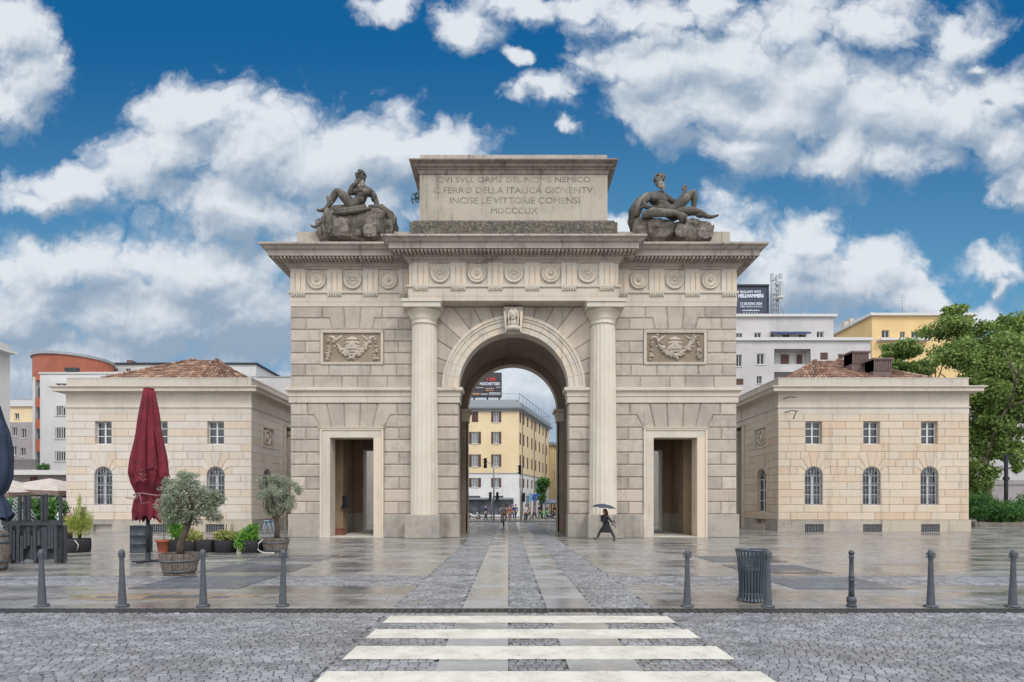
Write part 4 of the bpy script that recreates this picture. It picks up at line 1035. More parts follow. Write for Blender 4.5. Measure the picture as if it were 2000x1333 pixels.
    for (p, q_) in (((e0,f0,zE), AP0), ((e1,f0,zE), AP1)):
        p, q_ = Vector(p), Vector(q_); n = 22
        for k in range(n): mb.tube([tuple(p.lerp(q_, k/n)+Vector((0,0,.12))), tuple(p.lerp(q_, (k+1.1)/n)+Vector((0,0,.09)))], [.13, .10], 7)
    rf = mb.build('roof', tile, t)
    for (cx, cy, w_, zb, zt) in chim:
        mb = MB(); mb.box(cx-w_/2+.1, cx+w_/2-.1, cy-.5, cy+.5, zb, zt-.9); mb.box(cx-w_/2, cx+w_/2, cy-.62, cy+.62, zt-.12, zt)
        for k in range(9): x = cx-w_/2+.12+k*(w_-.3)/8; mb.box(x, x+.06, cy-.55, cy+.55, zt-.9, zt-.12)
        mb.box(cx-w_/2+.12, cx+w_/2-.12, cy-.5, cy+.5, zt-.92, zt-.12)
        mb.build('chimney', plain('mauve_chimney_plaster', sr(124,104,100), .8, var=.15), rf)
    # lower rear wing behind the gate
    a, b = (x0-(xi-12.6) if False else 12.8, xi) if side > 0 else (xi, -12.2)
    mb = MB(); mb.box(a, b, 47, 56, 0, 9.7); mb.build('rear_wing', M['pavlow'], t)
    mb = MB(); tile_slope(mb, (a,46.6,9.8), (b+(.0),46.6,9.8), (b,51.5,12.7), (a,51.5,12.7)); mb.add([(a,46.6,9.75),(b,46.6,9.75),(b,51.5,12.65),(a,51.5,12.65),(b,56.3,9.75),(a,56.3,9.75)], [(0,1,2,3),(3,2,4,5)])
    mb.build('rear_roof', tile, t)
    return t
pr = pavilion(1, 'right pale orange stone pavilion with barred arched windows and two chimneys on its tiled roof', [20.15, 23.98, 27.8], 17.8, 30.4, (24.3, 43.4, 12.7), [(25.2, 41.2, 1.4, 10.5, 12.75), (26.0, 40.0, 1.45, 10.2, 11.95)])
pl = pavilion(-1, 'left cream stone pavilion with barred arched windows behind the olive trees', [-26.75, -23.05, -19.33], -16.96, -29.2, (-23.1, 43.4, 12.75), [])
# brackets on the right corner
for (px, py) in ((1545, 776), (1548, 803)):
    b = MB(); p = P(px, py, PY-.6); b.tube([(p.x-.2, PY+.02, p.z), (p.x, p.y+.2, p.z+.05), (p.x+.4, p.y+.1, p.z)], .03, 6); 
    if py > 790: b.tube([(p.x+.3, p.y+.12, p.z), (p.x+.1, p.y+.1, p.z-.5)], .03, 6)
    b.build('cable_bracket', M['darkiron'], pr)

# ------------------------------------------------------------------ surrounding town
W_ = dict(
 grey=stone('pale_grey_render', sr(190,187,185), sr(178,175,173), island=0, streak=.18, bump=.05, gran=.12, stain=sr(150,146,142), scale=.4),
 white=stone('white_render', sr(216,215,213), sr(206,204,202), island=0, streak=.18, bump=.05, gran=.12, stain=sr(160,156,150), scale=.4),
 yellow=stone('yellow_render', sr(214,184,132), sr(206,176,124), island=0, streak=.12, bump=.05, gran=.1, stain=sr(180,146,100), scale=.4),
 cream=stone('cream_yellow_render', sr(222,202,164), sr(215,194,156), island=0, streak=.12, bump=.05, gran=.1, stain=sr(190,166,124), scale=.4),
 brick=stone('orange_red_brick', sr(168,100,80), sr(152,88,70), island=0, streak=.2, bump=.1, gran=.3, stain=sr(120,70,56)),
 taupe=stone('grey_stone_cladding', sr(156,148,148), sr(146,138,138), island=0, streak=.1, bump=.05, gran=.2),
 trim=plain('pale_trim', sr(200,198,194), .6, var=.05), zinc=plain('grey_zinc', sr(150,156,160), .5, .3), orange=plain('orange_panel', sr(196,104,70), .6),
 darkglass=plain('dark_window_glass', sr(44,50,60), .12, var=.2, scale=1), shop=plain('dark_shop_glass', sr(40,44,54), .15, var=.4, scale=.6, col2=sr(92,98,108)))
SHUT2 = plain('plum_shutters', sr(120,92,92), .6)
def win(parent, fr, a, b, c, d, kind='glass', dep=.2, sill=True):
    """window part with pane; kinds: glass, shut (closed shutters), open (shutters folded back beside curtained panes), half"""
    wd = b-a; mb = MB(fr); t = min(.09, wd*.09)
    if kind == 'shut':
        for (p, q_) in ((a+.02, (a+b)/2-.01), ((a+b)/2+.01, b-.02)):
            mb.box(p, q_, .05, .10, c+.02, d-.02)
            n = max(3, int((d-c)/.18))
            for k in range(n): z = c+.08+(d-c-.16)*k/n; mb.box(p+.05, q_-.05, .03, .07, z, z+.07)
        return mb.build('shutter', M['shutter'] if kind == 'shut' else SHUT2, parent)
    for (p, q_) in ((a, a+t), (b-t, b), ((a+b)/2-t*.5, (a+b)/2+t*.5)): mb.box(p, q_, dep-.07, dep-.005, c, d)
    mb.box(a+t, b-t, dep-.06, dep-.008, c, c+t); mb.box(a+t, b-t, dep-.06, dep-.008, d-t, d)
    if sill: mb.box(a-.1, b+.1, -.08, dep, c-.1, c-.002)
    o = mb.build('window', W_['trim'], parent)
    MB(fr).box(a, b, dep, dep+.02, c, d).build('pane', M['curtain'] if kind in ('open', 'half') else W_['darkglass'], o)
    if kind == 'open':
        for (p, q_) in ((a-wd*.42, a-.01), (b+.01, b+wd*.42)):
            m2 = MB(fr); m2.box(p, q_, -.07, -.02, c, d)
            n = max(3, int((d-c)/.16))
            for k in range(n): z = c+.06+(d-c-.12)*k/n; m2.box(p+.04, q_-.04, -.09, -.06, z, z+.06)
            m2.build('shutter', M['shutter'], o)
    return o
def block_building(t, fr, s0, s1, z0, z1, depth, m, holes, name='wall', kinds=None, lip=None):
    mb = MB(fr); mb.wall(s0, s1, z0, z1, holes, .2)
    mb.add([(s0,0,z0),(s0,depth,z0),(s0,depth,z1),(s0,0,z1)], [(0,1,2,3)]); mb.add([(s1,0,z0),(s1,depth,z0),(s1,depth,z1),(s1,0,z1)], [(0,1,2,3)])
    mb.add([(s0,0,z1),(s1,0,z1),(s1,depth,z1),(s0,depth,z1)], [(0,1,2,3)]); mb.add([(s0,depth,z0),(s1,depth,z0),(s1,depth,z1),(s0,depth,z1)], [(0,1,2,3)])
    o = mb.build(name, m, t, recalc=False)
    for h in holes: win(t, fr, h[0], h[1], h[2], h[3], h[4] if len(h) > 4 else 'glass')
    if lip: MB(fr).box(s0-lip[0], s1+lip[0], -lip[0], depth, z1+.002, z1+lip[1]).build('roof_edge', lip[2], t)
    return o
def H(D, px0, px1, py0, py1, *k): return (X_(px0, D), X_(px1, D), Z_(py1, D), Z_(py0, D))+k

# white block on the right with the dark billboard
D = 75; fr = Frame((0, D, 0))
t = thing('apartment_block', 'white modern apartment block behind the right pavilion, carrying a dark billboard', 'building', (X_(1560, D), D, 0))
hs = [H(D,1438,1450,651,671), H(D,1473,1487,651,665), H(D,1595,1609,648,663), H(D,1420,1428,651,671)]
block_building(t, Frame((0, D+1.6, 0)), X_(1380, D+1.6), X_(1628, D+1.6), Z_(680, D+1.6), Z_(620, D+1.6), 12, W_['grey'], [H(D+1.6,1438,1450,651,671), H(D+1.6,1473,1487,650,665), H(D+1.6,1506,1513,652,663), H(D+1.6,1529,1543,652,663), H(D+1.6,1560,1574,652,663), H(D+1.6,1595,1609,648,663)], 'attic_wall', lip=(.35,.35,W_['trim']))
m_ = MB(Frame((0, D+1.6, 0))); a, b, c, d = H(D+1.6,1504,1576,648,652)
m_.add([(a,0,d),(b,0,d),(b,-1.1,c-.1),(a,-1.1,c-.1),(a,-1.1,c-.35),(b,-1.1,c-.35)], [(0,1,2,3),(3,2,5,4)]); m_.build('awning', plain('blue_awning', sr(52,66,104), .7), t)
rows = [H(D,1438,1449,693,716,'glass'), H(D,1478,1493,691,712,'glass'), H(D,1602,1617,689,703,'shut'), H(D,1637,1646,692,706,'shut'), H(D,1438,1452,740,752,'shut'), H(D,1478,1488,735,750,'glass'), H(D,1478,1493,775,795,'glass'), H(D,1602,1617,735,752,'glass'), H(D,1637,1646,740,756,'glass')]
loggia = [(X_(1512, D), X_(1583, D), Z_(712, D), Z_(682, D)), (X_(1512, D), X_(1583, D), Z_(758, D), Z_(727, D))]
mb = MB(fr); mb.wall(X_(1380, D), X_(1700, D), 0, Z_(665.5, D), [h[:4] for h in rows]+loggia, .25)
x0, x1, z1 = X_(1380, D), X_(1700, D), Z_(665.5, D)
mb.add([(x0,0,z1),(x1,0,z1),(x1,14,z1),(x0,14,z1)], [(0,1,2,3)]); mb.add([(x1,0,0),(x1,14,0),(x1,14,z1),(x1,0,z1)], [(0,1,2,3)]); mb.add([(x0,14,0),(x1,14,0),(x1,14,z1),(x0,14,z1)], [(0,1,2,3)])
for (a, b, c, d) in loggia: mb.add([(a,0,c),(b,0,c),(b,0,d),(a,0,d),(a,1.4,c),(b,1.4,c),(b,1.4,d),(a,1.4,d)], [(0,4,5,1),(1,5,6,2),(2,6,7,3),(3,7,4,0),(4,5,6,7)])
mb.build('wall', W_['grey'], t, recalc=False)
for h in rows: win(t, fr, *h[:4], h[4])
for (a, b, c, d) in loggia:
    f2 = Frame((0, D+1.2, 0))
    for (p, q_) in ((1512,1519),(1533,1549),(1564,1575)): win(t, f2, X_(p, D+.2), X_(q_, D+.2), c+.4, c+1.65, 'shut')
MB(fr).box(x0-.2, x1+.2, -.3, .0, z1-.05, z1+.35).box(x0, x1, -.25, 0, Z_(727, D)-6, Z_(727, D)-5.7).build('roof_edge', W_['trim'], t)
# billboards
BB = plain('dark_navy_poster', sr(52,58,80), .6, var=.08); LT = plain('white_poster_lettering', sr(205,210,220), .6, var=.02)
D2 = 76.5; a, b, c, d = H(D2, 1433, 1498, 560, 618)
bb = thing('billboard', 'dark navy rooftop billboard with white gothic lettering, beside the gate cornice', 'billboard', ((a+b)/2, D2, c))
MB().box(a, b, D2, D2+.3, c, d).build('poster', BB, bb); MB().box(a-.1, b+.25, D2-.15, D2+.35, d, d+.25).box(b+.002, b+.25, D2-.05, D2+.35, c, d).build('frame', M['darkiron'], bb)
mb = MB()
for x in (a+.6, (a+b)/2, b-.6): mb.tube([(x, D2+.2, c), (x, D2+1.8, c-1.1)], .08, 6)
mb.build('strut', M['darkiron'], bb)
for (s_, xa, xb, ya, yb, bo) in (("BULLAMY WITS", 1446, 1486, 568, 573, .03), ("HELLHAMMERS", 1442, 1491, 574.5, 582, .05), ("12 GIUGNO 2024", 1446, 1488, 591, 596, .03), ("FIERA MILANO LIVE RHO", 1446, 1488, 597.5, 601, .01)):
    text(s_, bb, LT, X_(xa, D2), X_(xb, D2), Z_(yb, D2), (yb-ya)/F*D2, D2-.03, .01, 'poster_lettering', bold=bo)
mb = MB()
for k in range(16): mb.box(X_(1450+k*2.1, D2), X_(1451.6+k*2.1, D2), D2-.03, D2-.01, Z_(608, D2), Z_(606, D2)+random.uniform(-.03,.03))
for k in range(6): mb.box(X_(1452+k*5.2, D2), X_(1454+k*5.2, D2), D2-.03, D2-.01, Z_(612, D2), Z_(611, D2))
mb.build('small_print', LT, bb)
# telecom mast
D2 = 78; mt = thing('telecom_mast', 'grey telecom mast with panel antennas on the white apartment block', 'mast', (X_(1513, D2), D2, Z_(618, D2)))
x = X_(1513, D2); z0, z1 = Z_(618, D2), Z_(540, D2); mb = MB()
for e in (-.35, .35):
    for g_ in (-.3, .3): mb.tube([(x+e, D2+g_, z0), (x+e, D2+g_, z1)], .07, 6)
for k in range(8):
    z = z0+(z1-z0)*k/8; mb.tube([(x-.35, D2-.3, z), (x+.35, D2-.3, z+(z1-z0)/8)], .05, 5); mb.tube([(x-.35, D2-.3, z), (x+.35, D2-.3, z)], .05, 5)
mb.tube([(x+.3, D2, z0+3), (x+1.3, D2, z0)], .04, 5); mb.build('lattice', M['iron'], mt)
for (e, za, zb) in ((-.6,538,552),(-.55,556,578),(.55,538,547),(.65,553,584),(.1,541,560)):
    MB().box(x+e-.2, x+e+.2, D2-.7, D2-.45, Z_(zb, D2), Z_(za, D2)).build('antenna_panel', plain('pale_antenna_plastic', sr(170,178,180), .6) if 'ap' not in M else M['ap'], mt)
mb = MB().lathe([(.05,0),(.5,.02),(.55,.25),(.1,.35)], (x+.35, D2-.7, Z_(588, D2)), 16); mb.build('dish_antenna', W_['trim'], mt)
# yellow block, right
D = 92; fr = Frame((0, D, 0)); t = thing('apartment_block', 'yellow apartment block behind the plane tree on the right', 'building', (X_(1760, D), D, 0))
hs = [H(D,1722,1737,645,660), H(D,1758,1768,648,661), H(D,1780,1796,648,661), H(D,1830,1844,646,660), H(D,1722,1737,690,705), H(D,1758,1768,690,705)]
x0, x1, z1 = X_(1703, D), X_(1900, D), Z_(618, D); block_building(t, fr, x0, x1, 0, z1, 16, W_['yellow'], hs, lip=(.5,.4,W_['trim']))
mb = MB(); mb.add([(x0,D,0),(X_(1632,D+22),D+22,0),(X_(1632,D+22),D+22,Z_(652,D+22)),(x0,D,z1)], [(0,1,2,3)]); mb.add([(x0,D,z1),(X_(1632,D+22),D+22,Z_(652,D+22)),(x0+9,D+16,z1)],[(0,1,2)]); mb.build('side_wall', W_['yellow'], t)
mb = MB(); mb.tube([(x0-.2,D-.3,z1+.2),(X_(1632,D+22),D+22,Z_(650,D+22))], .35, 6); mb.build('eaves', W_['trim'], t)
MB(fr).box(X_(1712, D), X_(1810, D), -1.1, -.0, Z_(668, D), Z_(664, D)).build('balcony', W_['trim'], t)
MB().box(X_(1660, 104), X_(1668, 104), 104, 106, Z_(650,104), Z_(622,104)).box(X_(1662,104)-1.2, X_(1662,104)-.4, 104, 105, Z_(650,104), Z_(628,104)).build('chimney', M['pavtop'], t)
mb = MB(); x = X_(1762, D+4); za, zb = Z_(613, D+4), Z_(574, D+4); mb.tube([(x, D+4, za), (x, D+4, zb)], .05, 5)
for k, z in enumerate((zb-.2, zb-.6, zb-1.1, zb-1.6)): mb.tube([(x-.7+.1*k, D+4, z), (x+.5, D+4, z)], .03, 4)
mb.build('television_aerial', M['iron'], t)
mb = MB(); xs = X_(1632, 76)
# far white building beyond the trees, right edge
D = 72; fr = Frame((0, D, 0)); t = thing('apartment_block', 'pale building behind the hedge and lamp at the right edge', 'building', (X_(2060, D), D, 0))
hs = [H(D,1968,1978,868,895), H(D,2000,2012,868,895), H(D,1968,1978,790,815), H(D,2000,2012,790,815)]
block_building(t, fr, X_(1925, D), X_(2160, D), 0, Z_(735, D), 14, W_['grey'], hs, lip=(.5,.3,W_['trim']))
MB(fr).box(X_(1924, D), X_(2160, D), -.25, -.002, Z_(947, D), Z_(938, D)).box(X_(1924, D), X_(2160, D), -.12, -.002, Z_(915, D), Z_(912, D)).box(X_(1924, D), X_(2160, D), -.12, -.002, 0, Z_(950, D)).build('base_course', W_['taupe'], t)
mb = MB(); tile_slope(mb, (X_(1925,D), D-.4, Z_(733,D)), (X_(2160,D), D-.4, Z_(733,D)), (X_(2160,D), D+7, Z_(715,D)+1), (X_(1960,D), D+7, Z_(715,D)+1), w=.5); mb.build('roof', tile, t)

# left: tall white slab at the frame edge
D = 58; fr = Frame((0, D, 0)); t = thing('apartment_block', 'tall pale tower block with a thin projecting roof slab at the far left edge', 'building', (X_(-40, D), D, 0))
block_building(t, fr, X_(-160, D), X_(-14, D), 0, Z_(684, D), 2.0, W_['grey'], [H(D,-40,-26,760,790), H(D,-40,-26,700,730)])
MB(fr).box(X_(-160, D), X_(3, D), -1.0, 1.9, Z_(684, D)+.002, Z_(679, D)).build('roof_slab', W_['trim'], t); MB(fr).box(X_(-160, D), X_(-14, D), -.2, 1.8, Z_(679, D)+.002, Z_(664, D)).build('penthouse', W_['grey'], t)
# low cream and grey block
D = 84; fr = Frame((0, D, 0)); t = thing('apartment_block', 'low block with cream top storey and planted roof terrace, behind the café parasols', 'building', (X_(40, D), D, 0))
block_building(t, fr, X_(-60, D), X_(64, D), 0, Z_(825, D), 12, W_['taupe'], [H(D,24,33,835,852), H(D,42,51,838,856), H(D,22,32,872,889), H(D,40,50,875,891), H(D,0,12,835,852)], 'lower_wall')
block_building(t, Frame((0, D+.3, 0)), X_(-60, D), X_(64, D), Z_(825, D)+.01, Z_(794, D), 12, W_['cream'], [H(D,25,34,807,818)], 'upper_wall', lip=(.3,.9,W_['trim']))
MB(fr).box(X_(-60,D), X_(60,D), 1.0, 9, Z_(790,D), Z_(778,D)).build('terrace_wall', W_['taupe'], t)
# white building with the curved brick crown
D = 66; fr = Frame((0, D, 0)); t = thing('apartment_block', 'white building with curved orange brick crown and orange balcony panels, left', 'building', (X_(180, D), D, 0))
hs = [H(D,108,130,749,754,'glass'), H(D,109,129,793,812,'glass'), H(D,108,129,835,857,'glass'), H(D,107,128,882,901,'glass'), H(D,145,165,793,812), H(D,190,210,793,812)]
block_building(t, fr, X_(78, D), X_(470, D), 0, Z_(731, D), 14, W_['white'], hs, lip=(.1,.2,W_['trim']))
for (py0, py1) in ((793,812),(835,857),(882,901)):
    mb = MB(fr)
    for k in range(5): x = X_(110+k*4.4, D); mb.box(x, x+.08, -.02, .04, Z_(py1, D), Z_(py0, D))
    mb.build('window_bars', W_['trim'], t)
mb = MB(Frame((0, D+.8, 0))); mb.box(X_(60, D), X_(78, D)-.01, 0, 10, 0, Z_(735, D)); mb.build('stair_bay', W_['grey'], t)
mb = MB(Frame((0, D+.4, 0)))
for (a, b, c, d) in ((58,63,735,1000),(76,79,735,1000)): mb.box(X_(a, D), X_(b, D)-.01, 0, .4, 0, Z_(735, D))
mb.build('bay_frame', W_['white'], t)
for (p, q_) in ((776,795),(818,837),(858,882),(735,742)):
    MB(Frame((0, D+.3, 0))).box(X_(66, D), X_(75.5, D), 0, .25, Z_(q_, D), Z_(p, D)).build('balcony_panel', W_['orange'], t)
for (p, q_) in ((755,775),(797,817),(838,857),(884,905)):
    MB(Frame((0, D+.6, 0))).box(X_(66, D), X_(75.5, D), 0, .18, Z_(q_, D), Z_(p, D)).build('bay_window', W_['darkglass'], t)
ccx, ccy, rr_ = X_(131, 70.5)+1.25, D+4.5, 4.2
mb = MB(); n = 40; el_ = [(ccx-.3+3.95*math.cos(a)*1.0, ccy+4.2*math.sin(a)) for a in [2*math.pi*k/n for k in range(n)]]
mb.vprism(el_, Z_(741, D), Z_(690, D)); mb.build('brick_crown', W_['brick'], t)
el2 = [(ccx-.3+4.12*math.cos(a), ccy+4.4*math.sin(a)) for a in [2*math.pi*k/n for k in range(n)]]
MB().vprism(el2, Z_(690, D)+.002, Z_(684.5, D)).build('crown_rim', W_['zinc'], t)
MB().box(X_(121, D), X_(146, D), D+.35, D+.8, Z_(724, D), Z_(717, D)).build('crown_window', W_['glassy'] if 'glassy' in W_ else W_['darkglass'], t)
MB().box(X_(67.5, D), X_(74, D), D+.9, D+1.6, Z_(735, D), Z_(702, D)).build('crown_slot', W_['trim'], t)
mb = MB(fr); mb.box(X_(78, D), X_(300, D), .6, .72, Z_(726.5, D), Z_(724.5, D))
for k in range(12): x = X_(80+k*18, D); mb.box(x, x+.3, .55, .75, Z_(731, D), Z_(726, D))
mb.build('roof_railing', W_['trim'], t)
D = 74; fr = Frame((0, D, 0))
t = thing('apartment_block', 'flat roofed grey building with rooftop huts, above the left pavilion roof', 'building', (X_(300, D), D, 0))
block_building(t, fr, X_(168, D), X_(500, D), 0, Z_(713, D), 16, W_['grey'], [H(D,182,192,720,726), H(D,220,230,720,726), H(D,245,255,720,726)], lip=(.2,.25,M['darkiron']))
MB(fr).box(X_(285, D), X_(455, D), 2, 14, Z_(713, D), Z_(704, D)).build('penthouse', W_['white'], t); MB(fr).box(X_(283, D), X_(457, D), 1.6, 14.4, Z_(704, D)+.002, Z_(702.5, D)).build('penthouse_roof', M['darkiron'], t)
MB(fr).box(X_(288, D), X_(315, D), 1.9, 1.99, Z_(719, D), Z_(706, D)).build('penthouse_glazing', W_['darkglass'], t)
MB(fr).prism([(X_(220,D),Z_(709,D)),(X_(243,D),Z_(702,D)),(X_(262,D),Z_(702,D)),(X_(282,D),Z_(709,D)),(X_(282,D),Z_(713,D)),(X_(220,D),Z_(713,D))], 3, 9).build('roof_hut', W_['grey'], t)
MB(fr).box(X_(227, D), X_(237, D), 2, 3, Z_(713, D), Z_(696, D)).build('chimney', plain('brown_chimney', sr(112,92,88), .8), t)
mb = MB(fr)
for px in (366, 377): mb.tube([(X_(px, D), 5, Z_(704, D)), (X_(px, D), 5, Z_(690, D))], .04, 5); mb.tube([(X_(px-3, D), 5, Z_(693, D)), (X_(px+3, D), 5, Z_(693, D))], .03, 4)
mb.build('television_aerial', M['iron'], t)
D = 70; t = thing('apartment_block', 'long grey attic storey seen between left pavilion and gate', 'building', (X_(540, D), D, 0))
block_building(t, Frame((0, D, 0)), X_(490, D), X_(640, D), 0, Z_(737, D), 10, W_['grey'], [H(D,700-170,700-160,790,810)], lip=(.1,.1,W_['zinc']))

# yellow corner house seen through the arch (front square to the gate, flank along a side street)
D = 80; c0 = Vector((X_(1013, D), D, 0)); U = Vector((.2662, .9639, 0)); Nn = Vector((-.9639, .2662, 0))
t = thing('corner_house', 'yellow and white corner apartment house with brown shutters, seen through the arch', 'building', tuple(c0))
xw = X_(860, D); ffr = Frame((0, D, 0)); sfr = Frame(tuple(c0), tuple(U), tuple(Nn)); FL = 21.6; ZB = Z_(925.5, D); ZC = Z_(800, D)
fh = []
for (py0, py1, k) in ((802,825,0),(844,867,1),(888,912,2),(934,952,3)):
    fh.append(H(D, 964, 974.5, py0, py1, 'open')); fh.append(H(D, 921.5, 934, py0, py1, 'shut' if k == 0 else 'open')); fh.append(H(D, 880, 892, py0, py1, 'open'))
ZG = Z_(976, D); shop = (X_(880, D), X_(1003, D), .3, ZG)
wi_up = [h for h in fh if h[2] > ZB]; wi_lo = [h for h in fh if h[2] < ZB]
mb = MB(ffr); mb.wall(xw, c0.x, ZB, ZC, [h[:4] for h in wi_up], .2)
zf = [Z_(p, D) for p in (0,)]; sidew = []
cols = [1.0, 3.0, 5.5, 8.3, 11.0, 13.8, 16.6, 19.6]; rows_ = [(Z_(825,D), Z_(802,D)), (Z_(868,D), Z_(844,D)), (Z_(912,D), Z_(888,D)), (Z_(952,D), Z_(934,D))]
for (za, zb) in rows_:
    for c in cols: sidew.append((c-.5, c+.5, za, zb, 'shut'))
mb.fr = sfr; mb.wall(0, FL, ZB, ZC, [h[:4] for h in sidew if h[2] > ZB], .2); mb.build('upper_wall', W_['cream'], t, recalc=False)
mb = MB(ffr); mb.wall(xw, c0.x, 0, ZB-.002, [h[:4] for h in wi_lo]+[shop], .2); mb.fr = sfr
doors = [(1.0, 2.6, 0.1, 3.1), (4.5, 7.0, .1, 3.1), (9, 12, .1, 3.1), (14, 17, .1, 3.1)]
mb.wall(0, FL, 0, ZB-.002, [h[:4] for h in sidew if h[2] < ZB]+doors, .2); mb.build('ground_floor_wall', W_['white'], t, recalc=False)
for h in fh: win(t, ffr, *h[:4], h[4])
for h in sidew: win(t, sfr, *h[:4], h[4])
MB(ffr).box(shop[0], shop[1], .15, .2, shop[2], shop[3]).build('shop_window', W_['shop'], t)
for d_ in doors: MB(sfr).box(d_[0], d_[1], .15, .2, d_[2], d_[3]).build('shop_window', W_['shop'], t)
MB(ffr).box(X_(880,D), X_(1003,D), -.5, 0, ZG+.01, ZG+.25).build('shop_canopy', W_['zinc'], t)
for (a, b) in ((915,938),(963,983)): MB(ffr).box(X_(a,D), X_(b,D), -.06, -.002, Z_(974,D)+.1, Z_(969,D)).build('sign_board', plain('dark_plum_sign', sr(66,58,66), .6), t)
mb = MB(); mb.tube([tuple(sfr(2.0, -.08, 0)), tuple(sfr(2.0, -.08, ZC))], .07, 6); mb.tube([tuple(sfr(9.6, -.08, 0)), tuple(sfr(9.6, -.08, ZC))], .07, 6); mb.tube([tuple(sfr(18.2, -.08, 0)), tuple(sfr(18.2, -.08, ZC))], .07, 6); mb.build('rain_pipe', plain('grey_brown_pipe', sr(130,112,98), .5), t)
endp = c0+U*FL; pth = [(xw, D), (c0.x, D), (endp.x, endp.y), (endp.x-10, endp.y+4)]
mb = MB(); mb.mould(pth, [(-.1,ZC-.35),(.1,ZC-.3),(.12,ZC-.05),(.55,ZC+.05),(.6,ZC+.3),(.5,ZC+.35),(.35,ZC+.4),(.35,ZC+.95),(-.5,ZC+1.2),(-2,ZC+1.2)]); mb.mould(pth, [(0,ZB-.06),(.05,ZB-.05),(.05,ZB+.08),(0,ZB+.1)])
mb.build('cornice', W_['zinc'], t)
mb = MB(); mb.vprism([(xw, D+.3), (c0.x-.2, D+.3), (endp.x-.4, endp.y), (endp.x-10, endp.y+4), (xw, D+20)], ZC, ZC+1.4); mb.vprism([(xw, D+.3), (c0.x-.4, D+.3), (endp.x-.7, endp.y), (endp.x-10, endp.y+4), (xw, D+20)], .02, .3); mb.build('roof', W_['zinc'], t)
mb = MB(); mb.mould(pth, [(.1,ZC+2.15),(.16,ZC+2.15),(.16,ZC+2.22),(.1,ZC+2.22)])
for k in range(11): p = c0+U*(k*2.1); mb.tube([(p.x+.1, p.y, ZC+1.3), (p.x+.1, p.y, ZC+2.2)], .04, 5)
mb.build('roof_railing', W_['zinc'], t)
# next house down the side street
q0 = endp+U*.3; fr2 = Frame(tuple(q0+Vector((.6,0,0))), tuple(U), tuple(Nn)); t = thing('row_house', 'ochre row house beyond the corner house, at the arch pier', 'building', tuple(q0))
zt2 = Z_(872, 103); hs = [(c-.5, c+.5, z, z+1.9, 'glass') for c in (1.6, 4.4, 7.2, 10, 12.8) for z in (zt2-3.2, zt2-6.4, zt2-9.5) if z > .5]
block_building(t, fr2, 0, 16, 0, zt2, 9, W_['yellow'], hs, lip=(.4,.5,W_['zinc']))
# poster on the corner house roof
D2 = 81.0; a, b, c, d = H(D2, 893, 980, 728, 776.5)
bb = thing('billboard', 'dark rooftop billboard with a musical poster, above the yellow corner house', 'billboard', ((a+b)/2, D2, c))
MB().box(a, b, D2, D2+.3, c, d).build('poster', plain('charcoal_poster', sr(58,54,60), .6, var=.15, scale=.5), bb)
RD = plain('red_poster_lettering', sr(196,60,44), .6, var=.02); OR_ = plain('orange_poster_lettering', sr(226,150,60), .6, var=.02)
text("I TRE", bb, RD, X_(951, D2), X_(968, D2), Z_(745, D2), .5, D2-.03, .01, 'poster_lettering', bold=.03); text("MOSCHETTIERI", bb, LT, X_(937, D2), X_(976, D2), Z_(753, D2), .42, D2-.03, .01, 'poster_lettering', bold=.03)
def small_print(m__, D_, xa, xb, yb, h_, words):      # lines too small to read in the photograph: strokes only
    mb = MB(); x0_, x1_ = X_(xa, D_), X_(xb, D_); n = words; z = Z_(yb, D_); w0 = (x1_-x0_)/n
    for k in range(n):
        for j in range(3): mb.box(x0_+k*w0+j*w0*.29, x0_+k*w0+j*w0*.29+w0*.2, D_-.03, D_-.01, z, z+h_*random.uniform(.7, 1))
    mb.build('small_print', m__, bb)
for (m__, xa, xb, yb, h_, n_) in ((LT, 928, 945, 758.5, .12, 4), (LT, 969, 978, 757.5, .12, 3), (LT, 948, 966, 759.5, .1, 5), (OR_, 949, 964, 763.5, .16, 3), (OR_, 922, 937, 771.5, .28, 3), (LT, 940, 953, 771.5, .14, 4), (LT, 956, 978, 769, .18, 5), (LT, 956, 978, 772, .12, 6)):
    small_print(m__, D2, xa, xb, yb, h_, n_)
mb = MB()
for px in (926, 952, 975): x = X_(px, D2); mb.box(x-.12, x+.12, D2+.02, D2+.25, ZC+1.2, c)
mb.build('strut', M['darkiron'], bb)
# blocks glimpsed only through the side doorways
for (p0, p1, D_, zt_, lab, px_l) in ((650, 850, 82, 14.0, 'pale block with dark windows glimpsed through the left doorway of the gate', (668, 700, 722, 752, 790, 822)), (1135, 1420, 88, 15.0, 'pale block across the street glimpsed through the right doorway of the gate', (1160, 1200, 1240, 1278, 1320, 1365))):
    t = thing('town_house', lab, 'building', (X_((p0+p1)/2, D_), D_, 0)); hs = []
    for zz in (4.2, 7.4, 10.6):
        for q_ in px_l: hs.append((X_(q_, D_)-.5, X_(q_, D_)+.5, zz, zz+1.7, 'glass'))
    block_building(t, Frame((0, D_, 0)), X_(p0, D_), X_(p1, D_), 0, zt_, 10, W_['white'] if p0 < 900 else W_['grey'], hs, lip=(.3,.4,W_['trim']))
# kerb and pavement across the street, road between
struct(MB().box(-60, 60, 63.5, 130, -.05, .10).build('far_pavement', wet('pale_paving', sr(168,166,160), sr(150,148,144), (1.2,.8), (.3,.6))))
struct(MB().box(-60, 60, 63.2, 63.495, -.05, .12).build('kerb', M['granite']))

